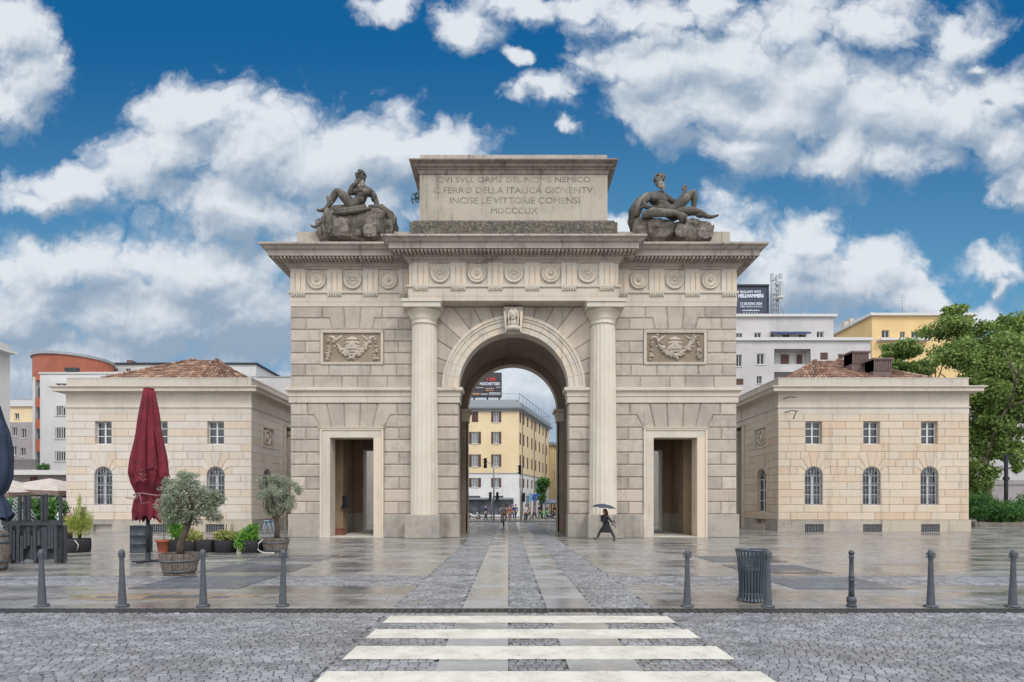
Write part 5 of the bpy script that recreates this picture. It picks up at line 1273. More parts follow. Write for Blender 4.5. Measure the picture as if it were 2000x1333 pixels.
# ------------------------------------------------------------------ foliage
def leafmat(name, a, b, c, rough=.55):
    m, t, bb_ = mat_new(name); gm = t.new('ShaderNodeNewGeometry'); r = gm.outputs['Random Per Island']
    co = t.new('ShaderNodeTexCoord').outputs['Object']; n = t.noise(co, 1.3, 3, .6)
    col = t.mix(r, a, b); col = t.mix(t.ramp(t.m('ADD', t.m('MULTIPLY', n, .7), t.m('MULTIPLY', t.m('FRACT', t.m('MULTIPLY', r, 13.7)), .3)), .42, .66), col, c)
    t.l.new(col, bb_.inputs['Base Color']); bb_.inputs['Roughness'].default_value = rough; bb_.inputs['Specular IOR Level'].default_value = .3
    tr = t.new('ShaderNodeBsdfTranslucent'); t.l.new(col, tr.inputs[0]); mx = t.new('ShaderNodeMixShader'); mx.inputs[0].default_value = .3
    o = [x for x in t.n if x.type == 'OUTPUT_MATERIAL'][0]; t.l.new(bb_.outputs[0], mx.inputs[1]); t.l.new(tr.outputs[0], mx.inputs[2]); t.l.new(mx.outputs[0], o.inputs[0]); return m
L_plane = leafmat('plane_leaves', sr(88,114,56), sr(118,142,72), sr(146,166,94)); L_dark = leafmat('hedge_leaves', sr(50,86,44), sr(74,116,58), sr(96,140,72))
L_olive = leafmat('olive_leaves', sr(112,124,96), sr(142,152,126), sr(172,178,158)); L_bamboo = leafmat('bamboo_leaves', sr(128,148,58), sr(166,178,84), sr(190,194,112))
L_green = leafmat('bright_leaves', sr(70,124,44), sr(104,158,58), sr(140,182,78)); L_yel = leafmat('variegated_leaves', sr(120,138,70), sr(168,172,96), sr(190,186,130))
bark = plain('grey_brown_bark', sr(92,80,68), .9, var=.25, scale=8, bump=.8); pbark = plain('mottled_plane_bark', sr(120,112,92), .85, var=.25, scale=2, bump=.4)
def leaves(name, blobs, n, l, wd, m, parent, seed=0, hollow=.35, droop=0.0, clump=.0):
    r = np.random.default_rng(seed); V = []; per = np.array([b[3]*b[4]*b[5] for b in blobs])**.67; per = per/per.sum(); org = ORG.get(parent, Vector((0,0,0)))
    for b, w_ in zip(blobs, per):
        k = int(n*w_); u = r.normal(size=(k, 3)); u /= np.linalg.norm(u, axis=1)[:, None]
        rad = (hollow+(1-hollow)*r.random(k)**.5)[:, None]*(1+.16*np.sin(u[:, :1]*7+u[:, 1:2]*5+b[0])+.1*r.normal(size=(k, 1)))
        c = np.array(b[:3])+u*rad*np.array(b[3:6])
        if clump:
            nc = max(4, k//60); cc = c[r.integers(0, k, nc)]; idx = r.integers(0, nc, k); cm = cc[idx]+r.normal(size=(k, 3))*clump; c = np.where(r.random((k, 1)) < .8, cm, c)
        d = r.normal(size=(k, 3)); d[:, 2] -= droop; d += u*.6; d /= np.linalg.norm(d, axis=1)[:, None]
        e = np.cross(d, r.normal(size=(k, 3))); e /= np.linalg.norm(e, axis=1)[:, None]
        s = r.uniform(.65, 1.3, (k, 1)); V.append(np.stack([c-d*l*s/2, c+e*wd*s/2, c+d*l*s/2, c-e*wd*s/2], 1).reshape(-1, 3))
    V = np.concatenate(V)-np.array(org); q = len(V)//4; me = bpy.data.meshes.new(name); me.from_pydata(V.tolist(), [], np.arange(q*4).reshape(-1, 4).tolist()); me.materials.append(m)
    o = bpy.data.objects.new(name, me); COL.objects.link(o); o.parent = parent; ORG[o] = org; return o
def branches(mb, p, d, L, r, depth, rr, spread=.6, tips=None):
    n = 4; pts = [Vector(p)]; dd = Vector(d).normalized()
    for k in range(n): dd = (dd+Vector((rr.uniform(-1,1), rr.uniform(-1,1), rr.uniform(-.3,.6)))*.16).normalized(); pts.append(pts[-1]+dd*L/n)
    mb.tube([tuple(x) for x in pts], [r*(1-.45*k/n) for k in range(n+1)], 7)
    if tips is not None: tips.append(pts[-1])
    if depth:
        for k in range(rr.choice((2, 3, 3))):
            nd = (dd+Vector((rr.uniform(-1,1), rr.uniform(-1,1), rr.uniform(-.2,.7)))*spread).normalized(); branches(mb, pts[-1 if k < 2 else -2], nd, L*.72, r*.58, depth-1, rr, spread, tips)
def clumps(blobs, seed, k=10, f=.52):
    rr = random.Random(seed); o = []
    for b in blobs:
        b = (*b[:3], b[3]*.8, b[4]*.8, b[5]*.8)
        for i in range(k):
            v = Vector((rr.gauss(0,1), rr.gauss(0,1), rr.gauss(0,1))).normalized()*rr.uniform(.45, .95); g_ = rr.uniform(.7, 1.25)*f
            o.append((b[0]+v.x*b[3], b[1]+v.y*b[4], b[2]+v.z*b[5], b[3]*g_, b[4]*g_, b[5]*g_*.8))
    return o
# plane trees by the right pavilion
def plane_tree(label, x, y, zt, blobs, n, seed):
    t = thing('plane_tree', label, 'tree', (x, y, 0), 'trees behind the right pavilion'); rr = random.Random(seed); mb = MB(); tips = []
    mb.tube([(x, y, 0), (x+.1, y, zt*.18), (x-.1, y, zt*.34)], [.48, .38, .32], 10)
    for k in range(5): a = k*1.26+rr.random(); branches(mb, (x-.05, y, zt*.26+k*zt*.02), (math.cos(a)*.8, math.sin(a)*.8, 1.1), zt*.28, .2, 2, rr, .7, tips)
    mb.build('trunk', pbark, t); leaves('crown', clumps(blobs, seed), n, .27, .2, L_plane, t, seed, .0, .3); return t
def pb(D, px, py, rx, ry, dr=None): return (X_(px, D), D+rng.uniform(-1.5, 1.5), Z_(py, D), rx/F*D, (dr or rx*.9)/F*D, ry/F*D)
plane_tree('tall broad green plane tree at right, rising behind the right pavilion corner', X_(1925, 52), 52, 18, [pb(52,1875,640,52,40), pb(52,1850,700,60,45), pb(52,1930,690,70,60), pb(52,1985,660,55,50), pb(52,1960,740,75,60), pb(52,1890,770,60,60), pb(52,1960,820,65,50), pb(52,1900,850,50,60), pb(52,1905,925,35,50), pb(52,1985,800,40,40), pb(52,2060,720,70,80), pb(52,1965,905,18,22), pb(52,1925,880,45,40), pb(52,1918,940,36,40), pb(52,1950,870,40,40), pb(52,1965,780,60,60), pb(52,1915,830,50,50), pb(52,1880,600,26,18), pb(52,1955,650,50,40), pb(52,2010,640,40,50), pb(52,1990,740,50,60)], 78000, 5)
plane_tree('lower rounded green tree just left of the tall plane tree', X_(1765, 60), 60, 15, [pb(60,1765,690,48,28), pb(60,1735,715,32,18), pb(60,1800,722,50,30), pb(60,1770,780,60,50)], 20000, 6)
# street tree seen through the arch
D = 66; t = thing('street_tree', 'small dark green street tree seen through the arch beside the corner house', 'tree', (X_(1058, D), D, 0)); mb = MB(); mb.tube([(X_(1059,D), D, 0), (X_(1057,D), D, 2.2), (X_(1058,D), D, 4.2)], [.13,.11,.08], 7); mb.build('trunk', bark, t)
leaves('crown', [pb(D,1060,945,13,10), pb(D,1056,958,10,10), pb(D,1057,972,8,9)], 1500, .28, .2, L_dark, t, 9)
# hedge and shrubs at right
for i, (lab, bl_) in enumerate((('large bright green shrub right of the pavilion corner', [pb(46,1935,988,32,26), pb(46,1960,1000,32,20), pb(46,1918,1002,20,14)]), ('green shrub at the right frame edge behind the low planter wall', [pb(46,1990,1000,30,22), pb(46,2030,990,40,30)]), ('low pale green ground shrub in front of the hedge at right edge', [pb(45,1985,1020,24,8)]))):
    t = thing('shrub', lab, 'shrub', (bl_[0][0], 46, 0), 'shrubs in the planter at right'); leaves('foliage', bl_, (9000, 6000, 1800)[i], .2, .09, L_dark if i < 2 else L_green, t, 20+i, .3)
    mb = MB()
    for k in range(6): mb.tube([(bl_[0][0]+random.uniform(-.4,.4), 46, .2), (bl_[0][0]+random.uniform(-.8,.8), 46+random.uniform(-.4,.4), 1.2)], .03, 5)
    mb.build('stem', bark, t)
pw = MB(); pw.box(X_(1896,45), X_(2200,45), 44.6, 44.95, 0, .36); pw.box(X_(1896,45), X_(2200,45), 44.951, 50, 0, .25)
tag(pw.build('planter_wall', M['rock']), 'low mottled stone planter wall under the shrubs at right', 'planter wall')
# street lamp at right
t = thing('street_lamp', 'dark square street lamp post with a flat arm above the right hedge', 'street lamp', (X_(1965, 48), 48, 0)); x = X_(1965, 48); zt = Z_(889, 48)
MB().box(x-.1, x+.1, 47.9, 48.1, 0, zt).build('post', M['darkiron'], t); MB().box(x+.1, x+.95, 47.93, 48.07, zt-.1, zt-.02).build('lamp_head', M['darkiron'], t); MB().box(x-.16, x+.16, 47.84, 48.16, Z_(938,48), Z_(932,48)).build('collar', M['darkiron'], t)

# ------------------------------------------------------------------ bollards and bin
def bollard_parts(t):
    mb = MB().lathe([(.125,0),(.128,.02),(.115,.035),(.08,.04)], (0,0,0), 24); mb.build('foot_plate', M['bollard'], t)
    mb = MB().lathe([(.076,.035),(.072,.12),(.061,.32),(.050,.55),(.043,.78),(.043,.86),(.054,.885),(.056,.94),(.050,.975),(.032,.998),(.0,1.005)], (0,0,0), 24, cap=False); mb.build('post', M['bollard'], t)
    for s in (-1, 1):
        mb = MB(); mb.tube([(s*(.060+.026*math.sin(math.pi*k/8)), 0, .90+.04*math.cos(math.pi*k/8)) for k in range(9)], .011, 6); mb.build('chain_ring', M['bollard'], t)
BLb = 'grey cast iron bollard at the kerb, '
b0 = local(thing('bollard', BLb+'leftmost of the row', 'bollard', (0,0,0), 'grey bollards along the kerb')); bollard_parts(b0)
bpos = [(82,1184.5,'leftmost, before the dark slatted planter'),(239,1184.5,'second from left, before the red parasol'),(397,1184.5,'between the barrel olive tree and the dark paving'),(552,1184.5,'nearest the crossing on the left side'),(1342,1185.5,'nearest the crossing on the right side'),(1500,1185.5,'half covering the slatted litter bin'),(1818,1186,'second from the right frame edge'),(1978,1186,'last on the right, at the frame edge')]
for i, (px, py, lb) in enumerate(bpos):
    o = b0 if i == 0 else copy_tree(b0); D = F*HC/(py-HY); o.location = (X_(px, D), D, .001); o['label'] = BLb+lb
    o.rotation_euler = (0, random.uniform(-.02, .02), random.uniform(-.3, .3)); o.scale = (.88, .88, 1)
D = F*HC/(1186-HY); t = local(thing('ornate_bollard', 'slimmer dark turned bollard with ball top, between bin and right bollards', 'bollard'))
OB = plain('dark_bollard_paint', sr(74,79,86), .45, .3)
MB().lathe([(.10,0),(.105,.03),(.085,.06),(.105,.11),(.098,.16),(.07,.185)], (0,0,0), 20).build('base', OB, t)
MB().lathe([(.062,.186),(.058,.3),(.054,.46),(.072,.475),(.056,.49),(.056,.52),(.070,.535),(.052,.55),(.044,.84),(.06,.87),(.046,.89),(.05,.91)], (0,0,0), 16).build('shaft', OB, t)
MB().ball((0,0,.945), (.062,.062,.05), 14, 10).build('finial', OB, t); t.location = (X_(1663, D), D, .001); t.scale = (.78, .78, 1)
D = 10.55; t = local(thing('litter_bin', 'dark grey flared slatted steel litter bin beside a bollard, right of the crossing', 'litter bin')); n = 26
for nm, prof in (('top_ring', [(.315,.93),(.325,.94),(.325,.965),(.30,.965),(.30,.93)]), ('middle_ring', [(.262,.60),(.262,.63),(.25,.63),(.25,.60)]), ('lower_ring', [(.243,.14),(.25,.15),(.25,.175),(.232,.175),(.232,.14)])):
    MB().lathe(prof, (0,0,0), 40, cap=False).build(nm, M['bin'], t)
for k in range(n):
    a = 2*math.pi*k/n; ca, sa = math.cos(a), math.sin(a); mb = MB(); prev = None; vs = []; hw = .021
    for (r, z) in ((.30,.03),(.262,.07),(.245,.16),(.250,.4),(.264,.62),(.282,.82),(.312,.93),(.318,.955)):
        for (dr, dw) in ((0,-hw),(0,hw),(.008,hw),(.008,-hw)): vs.append(((r+dr)*ca-dw*sa, (r+dr)*sa+dw*ca, z))
    fs = []
    for i in range(7):
        for j in range(4): fs.append((i*4+j, i*4+(j+1)%4, i*4+4+(j+1)%4, i*4+4+j))
    mb.add(vs, fs+[(0,1,2,3),(28,31,30,29)]).build('slat', M['bin'], t)
MB().lathe([(.15,.03),(.225,.05),(.235,.58),(.228,.58),(.215,.08)], (0,0,0), 28, cap=False).build('liner', plain('galvanised_liner', sr(64,70,76), .5, .6), t)
t.location = (X_(1468, D), D, .001); t.scale = (.88, .88, 1)

# ------------------------------------------------------------------ parasols
def cloth_mat(name, a, b): return plain(name, a, .85, col2=b, var=.1, scale=2.5, bump=.4)
maroon = cloth_mat('maroon_canvas', sr(116,26,42), sr(84,16,30)); navy = cloth_mat('navy_canvas', sr(42,56,80), sr(28,38,58))
def folded_parasol(t, x, y, prof, cm, pl=9, amp=.2, seed=1, n=72):
    rr = random.Random(seed); ph = [rr.uniform(0, 6.28) for _ in range(4)]; vs = []; fs = []; tot = len(prof)
    zz = []
    for i in range(tot-1):
        for k in range(4): u = k/4; zz.append((prof[i][0]*(1-u)+prof[i+1][0]*u, prof[i][1]*(1-u)+prof[i+1][1]*u, prof[i][2]*(1-u)+prof[i+1][2]*u, (i+u)/tot))
    zz.append((*prof[-1], 1))
    for (r, z, am, u) in zz:
        for i in range(n):
            a = 2*math.pi*i/n; f = 1+am*(abs(math.sin(a*pl/2+ph[0]+u*1.2))*1.6-1+.35*math.sin(3*a+ph[1]+u*2)); wob = .03*math.sin(z*5+a*2+ph[2])
            edge = (.10*math.sin(a*pl+ph[3])+.06*math.sin(a*4)) if u == 1 else 0
            vs.append((x+(r*f+wob*r)*math.cos(a), y+(r*f+wob*r)*math.sin(a), z+edge))
    m_ = len(zz)
    for k in range(m_-1):
        for i in range(n): j = (i+1) % n; fs.append((k*n+i, k*n+j, (k+1)*n+j, (k+1)*n+i))
    fs.append(tuple(range(n))); return MB().add(vs, fs, True)
D = 17.7; x = X_(289, D); t = thing('closed_parasol', 'tall folded dark red parasol on a grey pole, left foreground', 'parasol', (x, D, 0), 'folded café parasols')
folded_parasol(t, x+.03, D, [(.13,5.38,.05),(.17,5.30,.1),(.22,4.9,.18),(.32,4.0,.24),(.45,3.1,.24),(.50,2.75,.22),(.44,2.45,.2),(.33,2.15,.14),(.30,2.08,.08),(.34,1.95,.2),(.38,1.6,.26),(.36,1.36,.3)], maroon, 9, .2, 4).build('canopy', maroon, t)
mb = MB()   # outer flaps that hang free of the fold
for (a0, a1, r0, zt, zb) in ((-.5,.55,.52,4.3,2.66),(2.3,3.3,.50,4.5,2.8),(-1.75,-1.2,.5,4.6,2.5),(-1.1,-.62,.51,4.7,2.9)):
    vs = []; n = 9; m_ = 8
    for k in range(m_):
        u = k/(m_-1); z = zt+(zb-zt)*u; r = .22+(r0+.06-.22)*u**.8
        for i in range(n): v = i/(n-1); a = a0+(a1-a0)*v; rw = r+.03*math.sin(v*9+k*.5); vs.append((x+.03+rw*math.cos(a), D+rw*math.sin(a), z-.1*abs(v-.5)*u))
    mb.add(vs, [(k*n+i, k*n+i+1, (k+1)*n+i+1, (k+1)*n+i) for k in range(m_-1) for i in range(n-1)], True)
mb.build('flap', maroon, t)
mb = MB().lathe([(.15,5.36),(.15,5.40),(.02,5.44)], (x+.03, D, 0), 16); mb.build('cap', maroon, t)
mb = MB(); mb.tube([(x+.03+.40*math.cos(a)*1.02, D+.38*math.sin(a), 2.10+.03*math.sin(3*a)) for a in [2*math.pi*i/20 for i in range(21)]], .022, 6); mb.tube([(x, D-.40, 2.1), (x-.1, D-.46, 1.95), (x-.42, D-.4, 2.0)], .014, 5); mb.tube([(x+.02, D-.42, 2.08), (x+.1, D-.47, 1.8), (x+.3, D-.42, 1.86)], .014, 5); mb.build('tie_cord', plain('pale_pink_cord', sr(150,110,112), .8), t)
mb = MB()
for k in range(2):
    zz = 2.75-.12*k; mb.tube([(x+.08, D-.56, zz+.0), (x+.2, D-.545, zz-.13), (x+.28, D-.52, zz-.05)], .010, 5); mb.tube([(x+.08, D-.55, zz+.02), (x+.18, D-.545, zz+.10)], .010, 5)
mb.build('chevron_mark', plain('faded_pink_print', sr(150,90,98), .8), t)
MB().lathe([(.055,.05),(.055,1.6)], (x, D, 0), 16).build('pole', M['darkiron'], t); MB().lathe([(.16,.02),(.15,.05),(.07,.08),(.07,.3)], (x, D, 0), 16).box(x-.5, x+.5, D-.05, D+.05, .003, .035).box(x-.05, x+.05, D-.5, D+.5, .004, .034).build('base', M['darkiron'], t)
D = 16; x = X_(-22, D); t = thing('closed_parasol', 'folded navy blue parasol cut by the left frame edge', 'parasol', (x, D, 0), 'folded café parasols')
folded_parasol(t, x, D, [(.05,4.9,.05),(.22,4.6,.15),(.38,3.9,.2),(.48,3.1,.2),(.46,2.6,.2),(.38,2.2,.15),(.30,2.05,.1),(.42,1.8,.2),(.5,1.4,.25)], navy, 8, .2, 8).build('canopy', navy, t)
MB().lathe([(.05,0),(.05,1.6)], (x, D, 0), 14).build('pole', M['darkiron'], t)
beige = cloth_mat('beige_canvas', sr(196,184,174), sr(176,164,154)); taupe_c = cloth_mat('taupe_valance_canvas', sr(128,110,102), sr(108,92,86))
def open_parasol(label, cx, D, hw, zr, zt, grp=None, cm=beige, vm_=taupe_c, val=.35):
    t = thing('open_parasol', label, 'parasol', (cx, D, 0), grp); n = 4; c_ = [(cx-hw, D-hw), (cx+hw, D-hw), (cx+hw, D+hw), (cx-hw, D+hw)]; mb = MB(); vs = []; fs = []
    for k in range(4):
        (xa, ya), (xb, yb) = c_[k], c_[(k+1)%4]; mx_, my_ = (xa+xb)/2, (ya+yb)/2
        mb.add([(xa,ya,zr),(mx_,my_,zr+.12),(xb,yb,zr),(cx,D,zt)], [(0,1,3),(1,2,3)])
    mb.build('canopy', cm, t); mb = MB()
    for k in range(4):
        (xa, ya), (xb, yb) = c_[k], c_[(k+1)%4]; mx_, my_ = (xa+xb)/2, (ya+yb)/2; mb.add([(xa,ya,zr),(mx_,my_,zr+.12),(xb,yb,zr),(xb,yb,zr-val),(mx_,my_,zr-val+.16),(xa,ya,zr-val)], [(0,1,4,5),(1,2,3,4)])
    mb.build('valance', vm_, t); MB().lathe([(.05,0),(.05,zt)], (cx, D, 0), 12).build('pole', M['darkiron'], t)
    mb = MB()
    for (xa, ya) in c_: mb.tube([(cx, D, zt-.5), (xa, ya, zr+.02)], .02, 5)
    mb.build('ribs', M['darkiron'], t); return t
open_parasol('big beige square parasol with taupe valance, left of the left pavilion', X_(98, 44), 44, 3.2, 2.75, 3.8, 'open beige café parasols')
open_parasol('second beige parasol with taupe valance, further left beside the navy parasol', X_(8, 42), 42, 2.9, 2.6, 3.7, 'open beige café parasols')
D = 52; t = thing('kiosk', 'low café kiosk with flat white roof behind the beige parasols', 'kiosk', (X_(70, D), D, 0)); MB().box(X_(20,D), X_(140,D), D, D+5, 0, Z_(929,D)).build('wall', W_['taupe'], t); MB().box(X_(10,D), X_(150,D), D-1.2, D+5.5, Z_(929,D)+.002, Z_(920,D)).build('roof', W_['trim'], t)
MB().box(X_(30,D), X_(76,D), D-.3, D-.1, Z_(917,D), Z_(898,D)).build('sign_board', plain('grey_taupe_sign', sr(104,98,98), .6), t); MB().box(X_(60,D), X_(73,D), D-.1, D-.002, Z_(945,D), Z_(932,D)).build('window', plain('maroon_poster', sr(96,44,48), .6), t)
t = thing('potted_shrub', 'small green bush on top of the kiosk roof', 'shrub', (X_(96, D), D-.8, Z_(920, D))); leaves('foliage', [(X_(96,D), D-.6, Z_(914,D), .5, .4, .35)], 700, .16, .08, L_dark, t, 31); MB().box(X_(92,D), X_(100,D), D-.9, D-.3, Z_(920,D)+.003, Z_(917,D)).build('trough', M['darkiron'], t)

# ------------------------------------------------------------------ slatted planter fence, barrel, chairs
dkwood = plain('dark_grey_painted_wood', sr(70,74,80), .6, col2=sr(54,58,62), scale=5, bump=.3)
D = 17.2; t = thing('slatted_planter', 'dark grey slatted wooden planter fence with tall uprights, left foreground', 'planter', (X_(60, D), D, 0)); xa, xb = X_(4, D), X_(120, D)
MB().box(xa, xb, D-.03, D+.05, 1.16, 1.26).box(xa, xb, D, D+.2, 1.262, 1.30).build('top_rail', dkwood, t)
mb = MB(); mb.box(xa+.05, xb-.05, D+.05, D+.2, .12, 1.15); mb.build('planter_box', dkwood, t)
mb = MB(); rr = random.Random(12); x = xa
while x < xb-.07: w_ = rr.uniform(.06,.10); zb = rr.choice((.02,.06,.3,.45,.12,.55)); mb.box(x, x+w_, D-.075-rr.uniform(0,.02), D-.035, zb, rr.choice((1.15,1.1,1.0,.85))); x += w_+rr.uniform(.008,.035)
y = D+.1
while y < D+.2: mb.box(xb-.01, xb+.03, y, y+.09, .05, 1.15); y += .12
sl = mb.build('slats', dkwood, t); sl['kind'] = 'stuff'
for px in (39, 49, 57, 83, 90, 118):
    x = X_(px, D); MB().box(x-.036, x+.036, D-.03, D+.03, 1.302, Z_(968 if px != 90 else 966, D)).build('upright', dkwood, t)
for x in (xa+.1, (xa+xb)/2, xb-.2): MB().box(x, x+.09, D+.1, D+.3, 0, .12).build('leg', dkwood, t)
t = thing('hedge', 'bright green café hedge behind the slatted planter', 'hedge', (X_(75, 23), 23, 0)); leaves('foliage', [P(45,998,23)[:]+(1.0,.5,.55), P(85,994,23)[:]+(.8,.5,.52), P(112,998,23)[:]+(.3,.4,.5), P(75,1015,23)[:]+(1.2,.5,.5)], 7000, .13, .07, L_dark, t, 33, .2)
mb = MB()
for k in range(6): x = X_(35+k*15, 23); mb.tube([(x, 23, 0), (x+.1, 23, 1.4)], .02, 5)
mb.build('stem', bark, t)
oak = plain('weathered_barrel_wood', sr(124,114,106), .8, col2=sr(88,78,72), scale=7, bump=.6); iron_b = plain('dull_barrel_hoop', sr(104,108,112), .5, .5, var=.2)
def barrel(t, x, y, r0, r1, h, hoops, half=True, m=oak, staves=22):
    bulge = lambda u: r0+(r1-r0)*u+.05*math.sin(math.pi*(u if not half else u*.6))
    for k in range(1):
        mb = MB()
        for s_ in range(staves):
            a0, a1 = 2*math.pi*s_/staves+.012, 2*math.pi*(s_+1)/staves-.012; vs = []; nz = 6
            for i in range(nz+1):
                u = i/nz; r = bulge(u)
                for (rr_, a) in ((r,a0),(r,a1),(r-.03,a1),(r-.03,a0)): vs.append((x+rr_*math.cos(a), y+rr_*math.sin(a), h*u+.005))
            fs = [(i*4+j, i*4+(j+1)%4, i*4+4+(j+1)%4, i*4+4+j) for i in range(nz) for j in range(4)]+[(0,1,2,3),(nz*4+3,nz*4+2,nz*4+1,nz*4)]
            mb.add(vs, fs)
        mb.build('staves', m, t)
    for u in hoops:
        r, r2 = bulge(u), bulge(u+.09); MB().lathe([(r+.003,h*u),(r+.012,h*u),(r2+.012,h*(u+.09)),(r2+.003,h*(u+.09))], (x, y, 0), 36, cap=False).build('hoop', iron_b, t)
soil = plain('dark_soil', sr(52,42,36), .95, scale=20, bump=1)
def disc(name, x, y, z, r, t, m=soil): MB().lathe([(r,z-.03),(r,z),(r*.5,z+.02),(.01,z+.03)], (x, y, 0), 24).build(name, m, t)
D = 15.3; x = X_(-13, D); t = thing('barrel', 'old dark wooden barrel cut by the left frame edge', 'barrel', (x, D, 0)); barrel(t, x, D, .28, .30, 1.05, (.04,.2,.7,.88), False, oak); disc('lid', x, D, 1.0, .26, t, oak)
# stacked chairs behind the planter
t = thing('stacked_chairs', 'stack of pale curved slat café chairs behind the planter', 'chairs', (X_(27, 18.2), 18.2, 0)); pc = plain('pale_grey_plastic', sr(164,168,176), .5)
for k in range(7):
    mb = MB(); D = 18.2; x0 = X_(20, D); z = .75+.11*k
    mb.tube([(x0+.02*k, D, z+.55), (x0+.08+.02*k, D+.05, z+.42), (x0+.22+.02*k, D+.1, z+.12), (x0+.42, D+.3, z)], .018, 6); mb.tube([(x0+.02*k, D+.4, z+.55), (x0+.08+.02*k, D+.42, z+.42), (x0+.22+.02*k, D+.44, z+.12), (x0+.42, D+.5, z)], .018, 6)
    mb.tube([(x0+.02*k, D, z+.55), (x0-.02+.02*k, D+.2, z+.6), (x0+.02*k, D+.4, z+.55)], .018, 6); mb.build('chair_shell', pc, t)
mb = MB()
for (dx_, dy_) in ((0,0),(.45,0),(0,.45),(.45,.45)): mb.tube([(x0+dx_, D+dy_, 0), (x0+dx_*.9+.03, D+dy_, .8)], .015, 5)
mb.build('leg', M['darkiron'], t)

# ------------------------------------------------------------------ potted plants
def olive(label, px, py, D, crown, barrel_r, bh, lean, seed, n):
    x = X_(px, D); t = thing('olive_tree', label, 'olive tree', (x, D, bh-.05), 'potted olive trees'); rr = random.Random(seed); mb = MB(); tips = []
    pts = [(x+lean[0][0], D, bh-.08)]+[(x+a, D+b, z) for a, b, z in lean[1:]]; r_ = [.10*(1-.5*k/len(pts)) for k in range(len(pts))]
    mb.tube(pts, r_, 10)
    for k in range(6): a = k*1.05+rr.random(); branches(mb, pts[-1-(k%2)], (math.cos(a)*.8, math.sin(a)*.8, .9), .42, .035, 2, rr, .7, tips)
    mb.build('trunk', bark, t); cr = clumps([(x+a, D+b, z, ra*.95, rb*.95, rc*.95) for (a, b, z, ra, rb, rc) in crown], seed, 12, .5); leaves('crown', cr, int(n*.62), .095, .022, L_olive, t, seed, .05, .1)
    p = thing('barrel_planter', label.split(' in ')[0].replace('olive tree', 'half barrel planter holding the olive tree'), 'planter', (x, D, 0), 'half barrel planters'); barrel(p, x, D, barrel_r*.84, barrel_r, bh, (.12,.62)); disc('soil', x, D, bh-.04, barrel_r*.9, p); return t, p
D = 14.6; ot, op = olive('large olive tree with leaning trunk in a half barrel, left foreground', 351, 0, D, [(-.05,0,1.95,.62,.55,.62),(.55,.05,1.85,.58,.5,.6),(.25,0,2.2,.6,.5,.52),(.85,0,1.65,.38,.35,.42),(-.25,0,1.5,.36,.35,.40),(.35,.0,1.5,.5,.4,.35),(1.0,0,1.95,.28,.25,.28),(-.3,0,2.35,.28,.25,.3),(.2,0,2.55,.3,.3,.2)], .42, .54, [(.02,0,0),(.02,0,.75),(.10,0,1.0),(.20,0,1.22),(.26,.02,1.42)], 41, 17000)
op['label'] = 'half barrel planter under the large olive tree, left foreground'
D = 21.4; ot, op = olive('smaller olive tree in a half barrel beside the gate\'s left plinth', 538, 0, D, [(0,0,2.35,.75,.6,.65),(.35,0,2.0,.6,.5,.6),(-.4,0,2.1,.6,.5,.6),(.1,0,2.75,.5,.4,.4),(-.1,0,1.6,.5,.4,.4),(.8,0,2.3,.32,.3,.5),(-.5,0,2.6,.3,.3,.3)], .46, .54, [(.05,0,0),(.07,0,.9),(.03,0,1.2),(.05,0,1.45)], 42, 12000)
op['label'] = 'half barrel planter under the smaller olive tree beside the gate'
mb = MB(); x = X_(513, 21.2); mb.tube([(x+.1, 21, .5), (x-.02, 20.9, .35), (x-.05, 20.9, .12), (x+.15, 20.85, .02), (x+.6, 20.8, .01)], .025, 6); mb.build('hose', plain('white_hose', sr(190,188,182), .5), op)
bagm = plain('black_planter_fabric', sr(30,30,33), .75, scale=6, bump=.5)
def bag_pot(t, x, y, r, h, seed):
    rr = random.Random(seed); ph = rr.uniform(0, 6); f = lambda a: 1+.05*math.sin(5*a+ph)+.03*math.sin(9*a)
    MB().lathe([(r*.92,0),(r,.05),(r*1.02,h*.5),(r*1.0,h),(r*.93,h+.02),(r*.9,h-.04)], (x, y, 0), 36, rf=f, cap=False).build('pot', bagm, t); disc('soil', x, y, h-.04, r*.88, t)
POTG = 'potted plants in a row behind the olive trees'
D = 21.3
def pot_plant(lab, px, r, h, blobs, n, l, w_, lm, seed, stems=5, cat='potted plant', sh=.6):
    x = X_(px, D); t = thing('potted_plant', lab, cat, (x, D, 0), POTG); bag_pot(t, x, D, r, h, seed); rr = random.Random(seed)
    mb = MB()
    for k in range(stems): a = rr.uniform(0, 6.28); q_ = rr.uniform(0, .15); mb.tube([(x+q_*math.cos(a)*.3, D+q_*math.sin(a)*.3, h-.05), (x+q_*2*math.cos(a), D+q_*2*math.sin(a), h+sh)], .01, 5)
    mb.build('stem', bark, t)
    if n: leaves('foliage', [(x+a, D+b, z, ra, rb, rc) for (a, b, z, ra, rb, rc) in blobs], n, l, w_, lm, t, seed, .1)
    return t
tb = pot_plant('feathery yellow green bamboo in a black bag pot beside the planter fence', 155, .37, .5, [(0,0,.98,.48,.4,.42),(.03,0,1.4,.25,.2,.4),(-.25,0,1.1,.25,.2,.35),(.33,0,1.15,.2,.2,.4),(.0,0,1.9,.08,.08,.35)], 4200, .15, .012, L_bamboo, 51, 14, sh=1.2)
mb = MB(); x = X_(155, D); mb.tube([(x+.1, D-.37, .48), (x+.25, D-.38, .3), (x+.22, D-.4, .08)], .02, 6); mb.build('strap', plain('white_strap', sr(180,176,168), .7), tb)
pot_plant('bright green bamboo like shrub behind the olive trunk', 344, .24, .45, [(0,0,1.0,.36,.3,.5),(.12,0,.75,.3,.3,.3)], 2400, .16, .025, L_green, 52, 8, sh=.8)
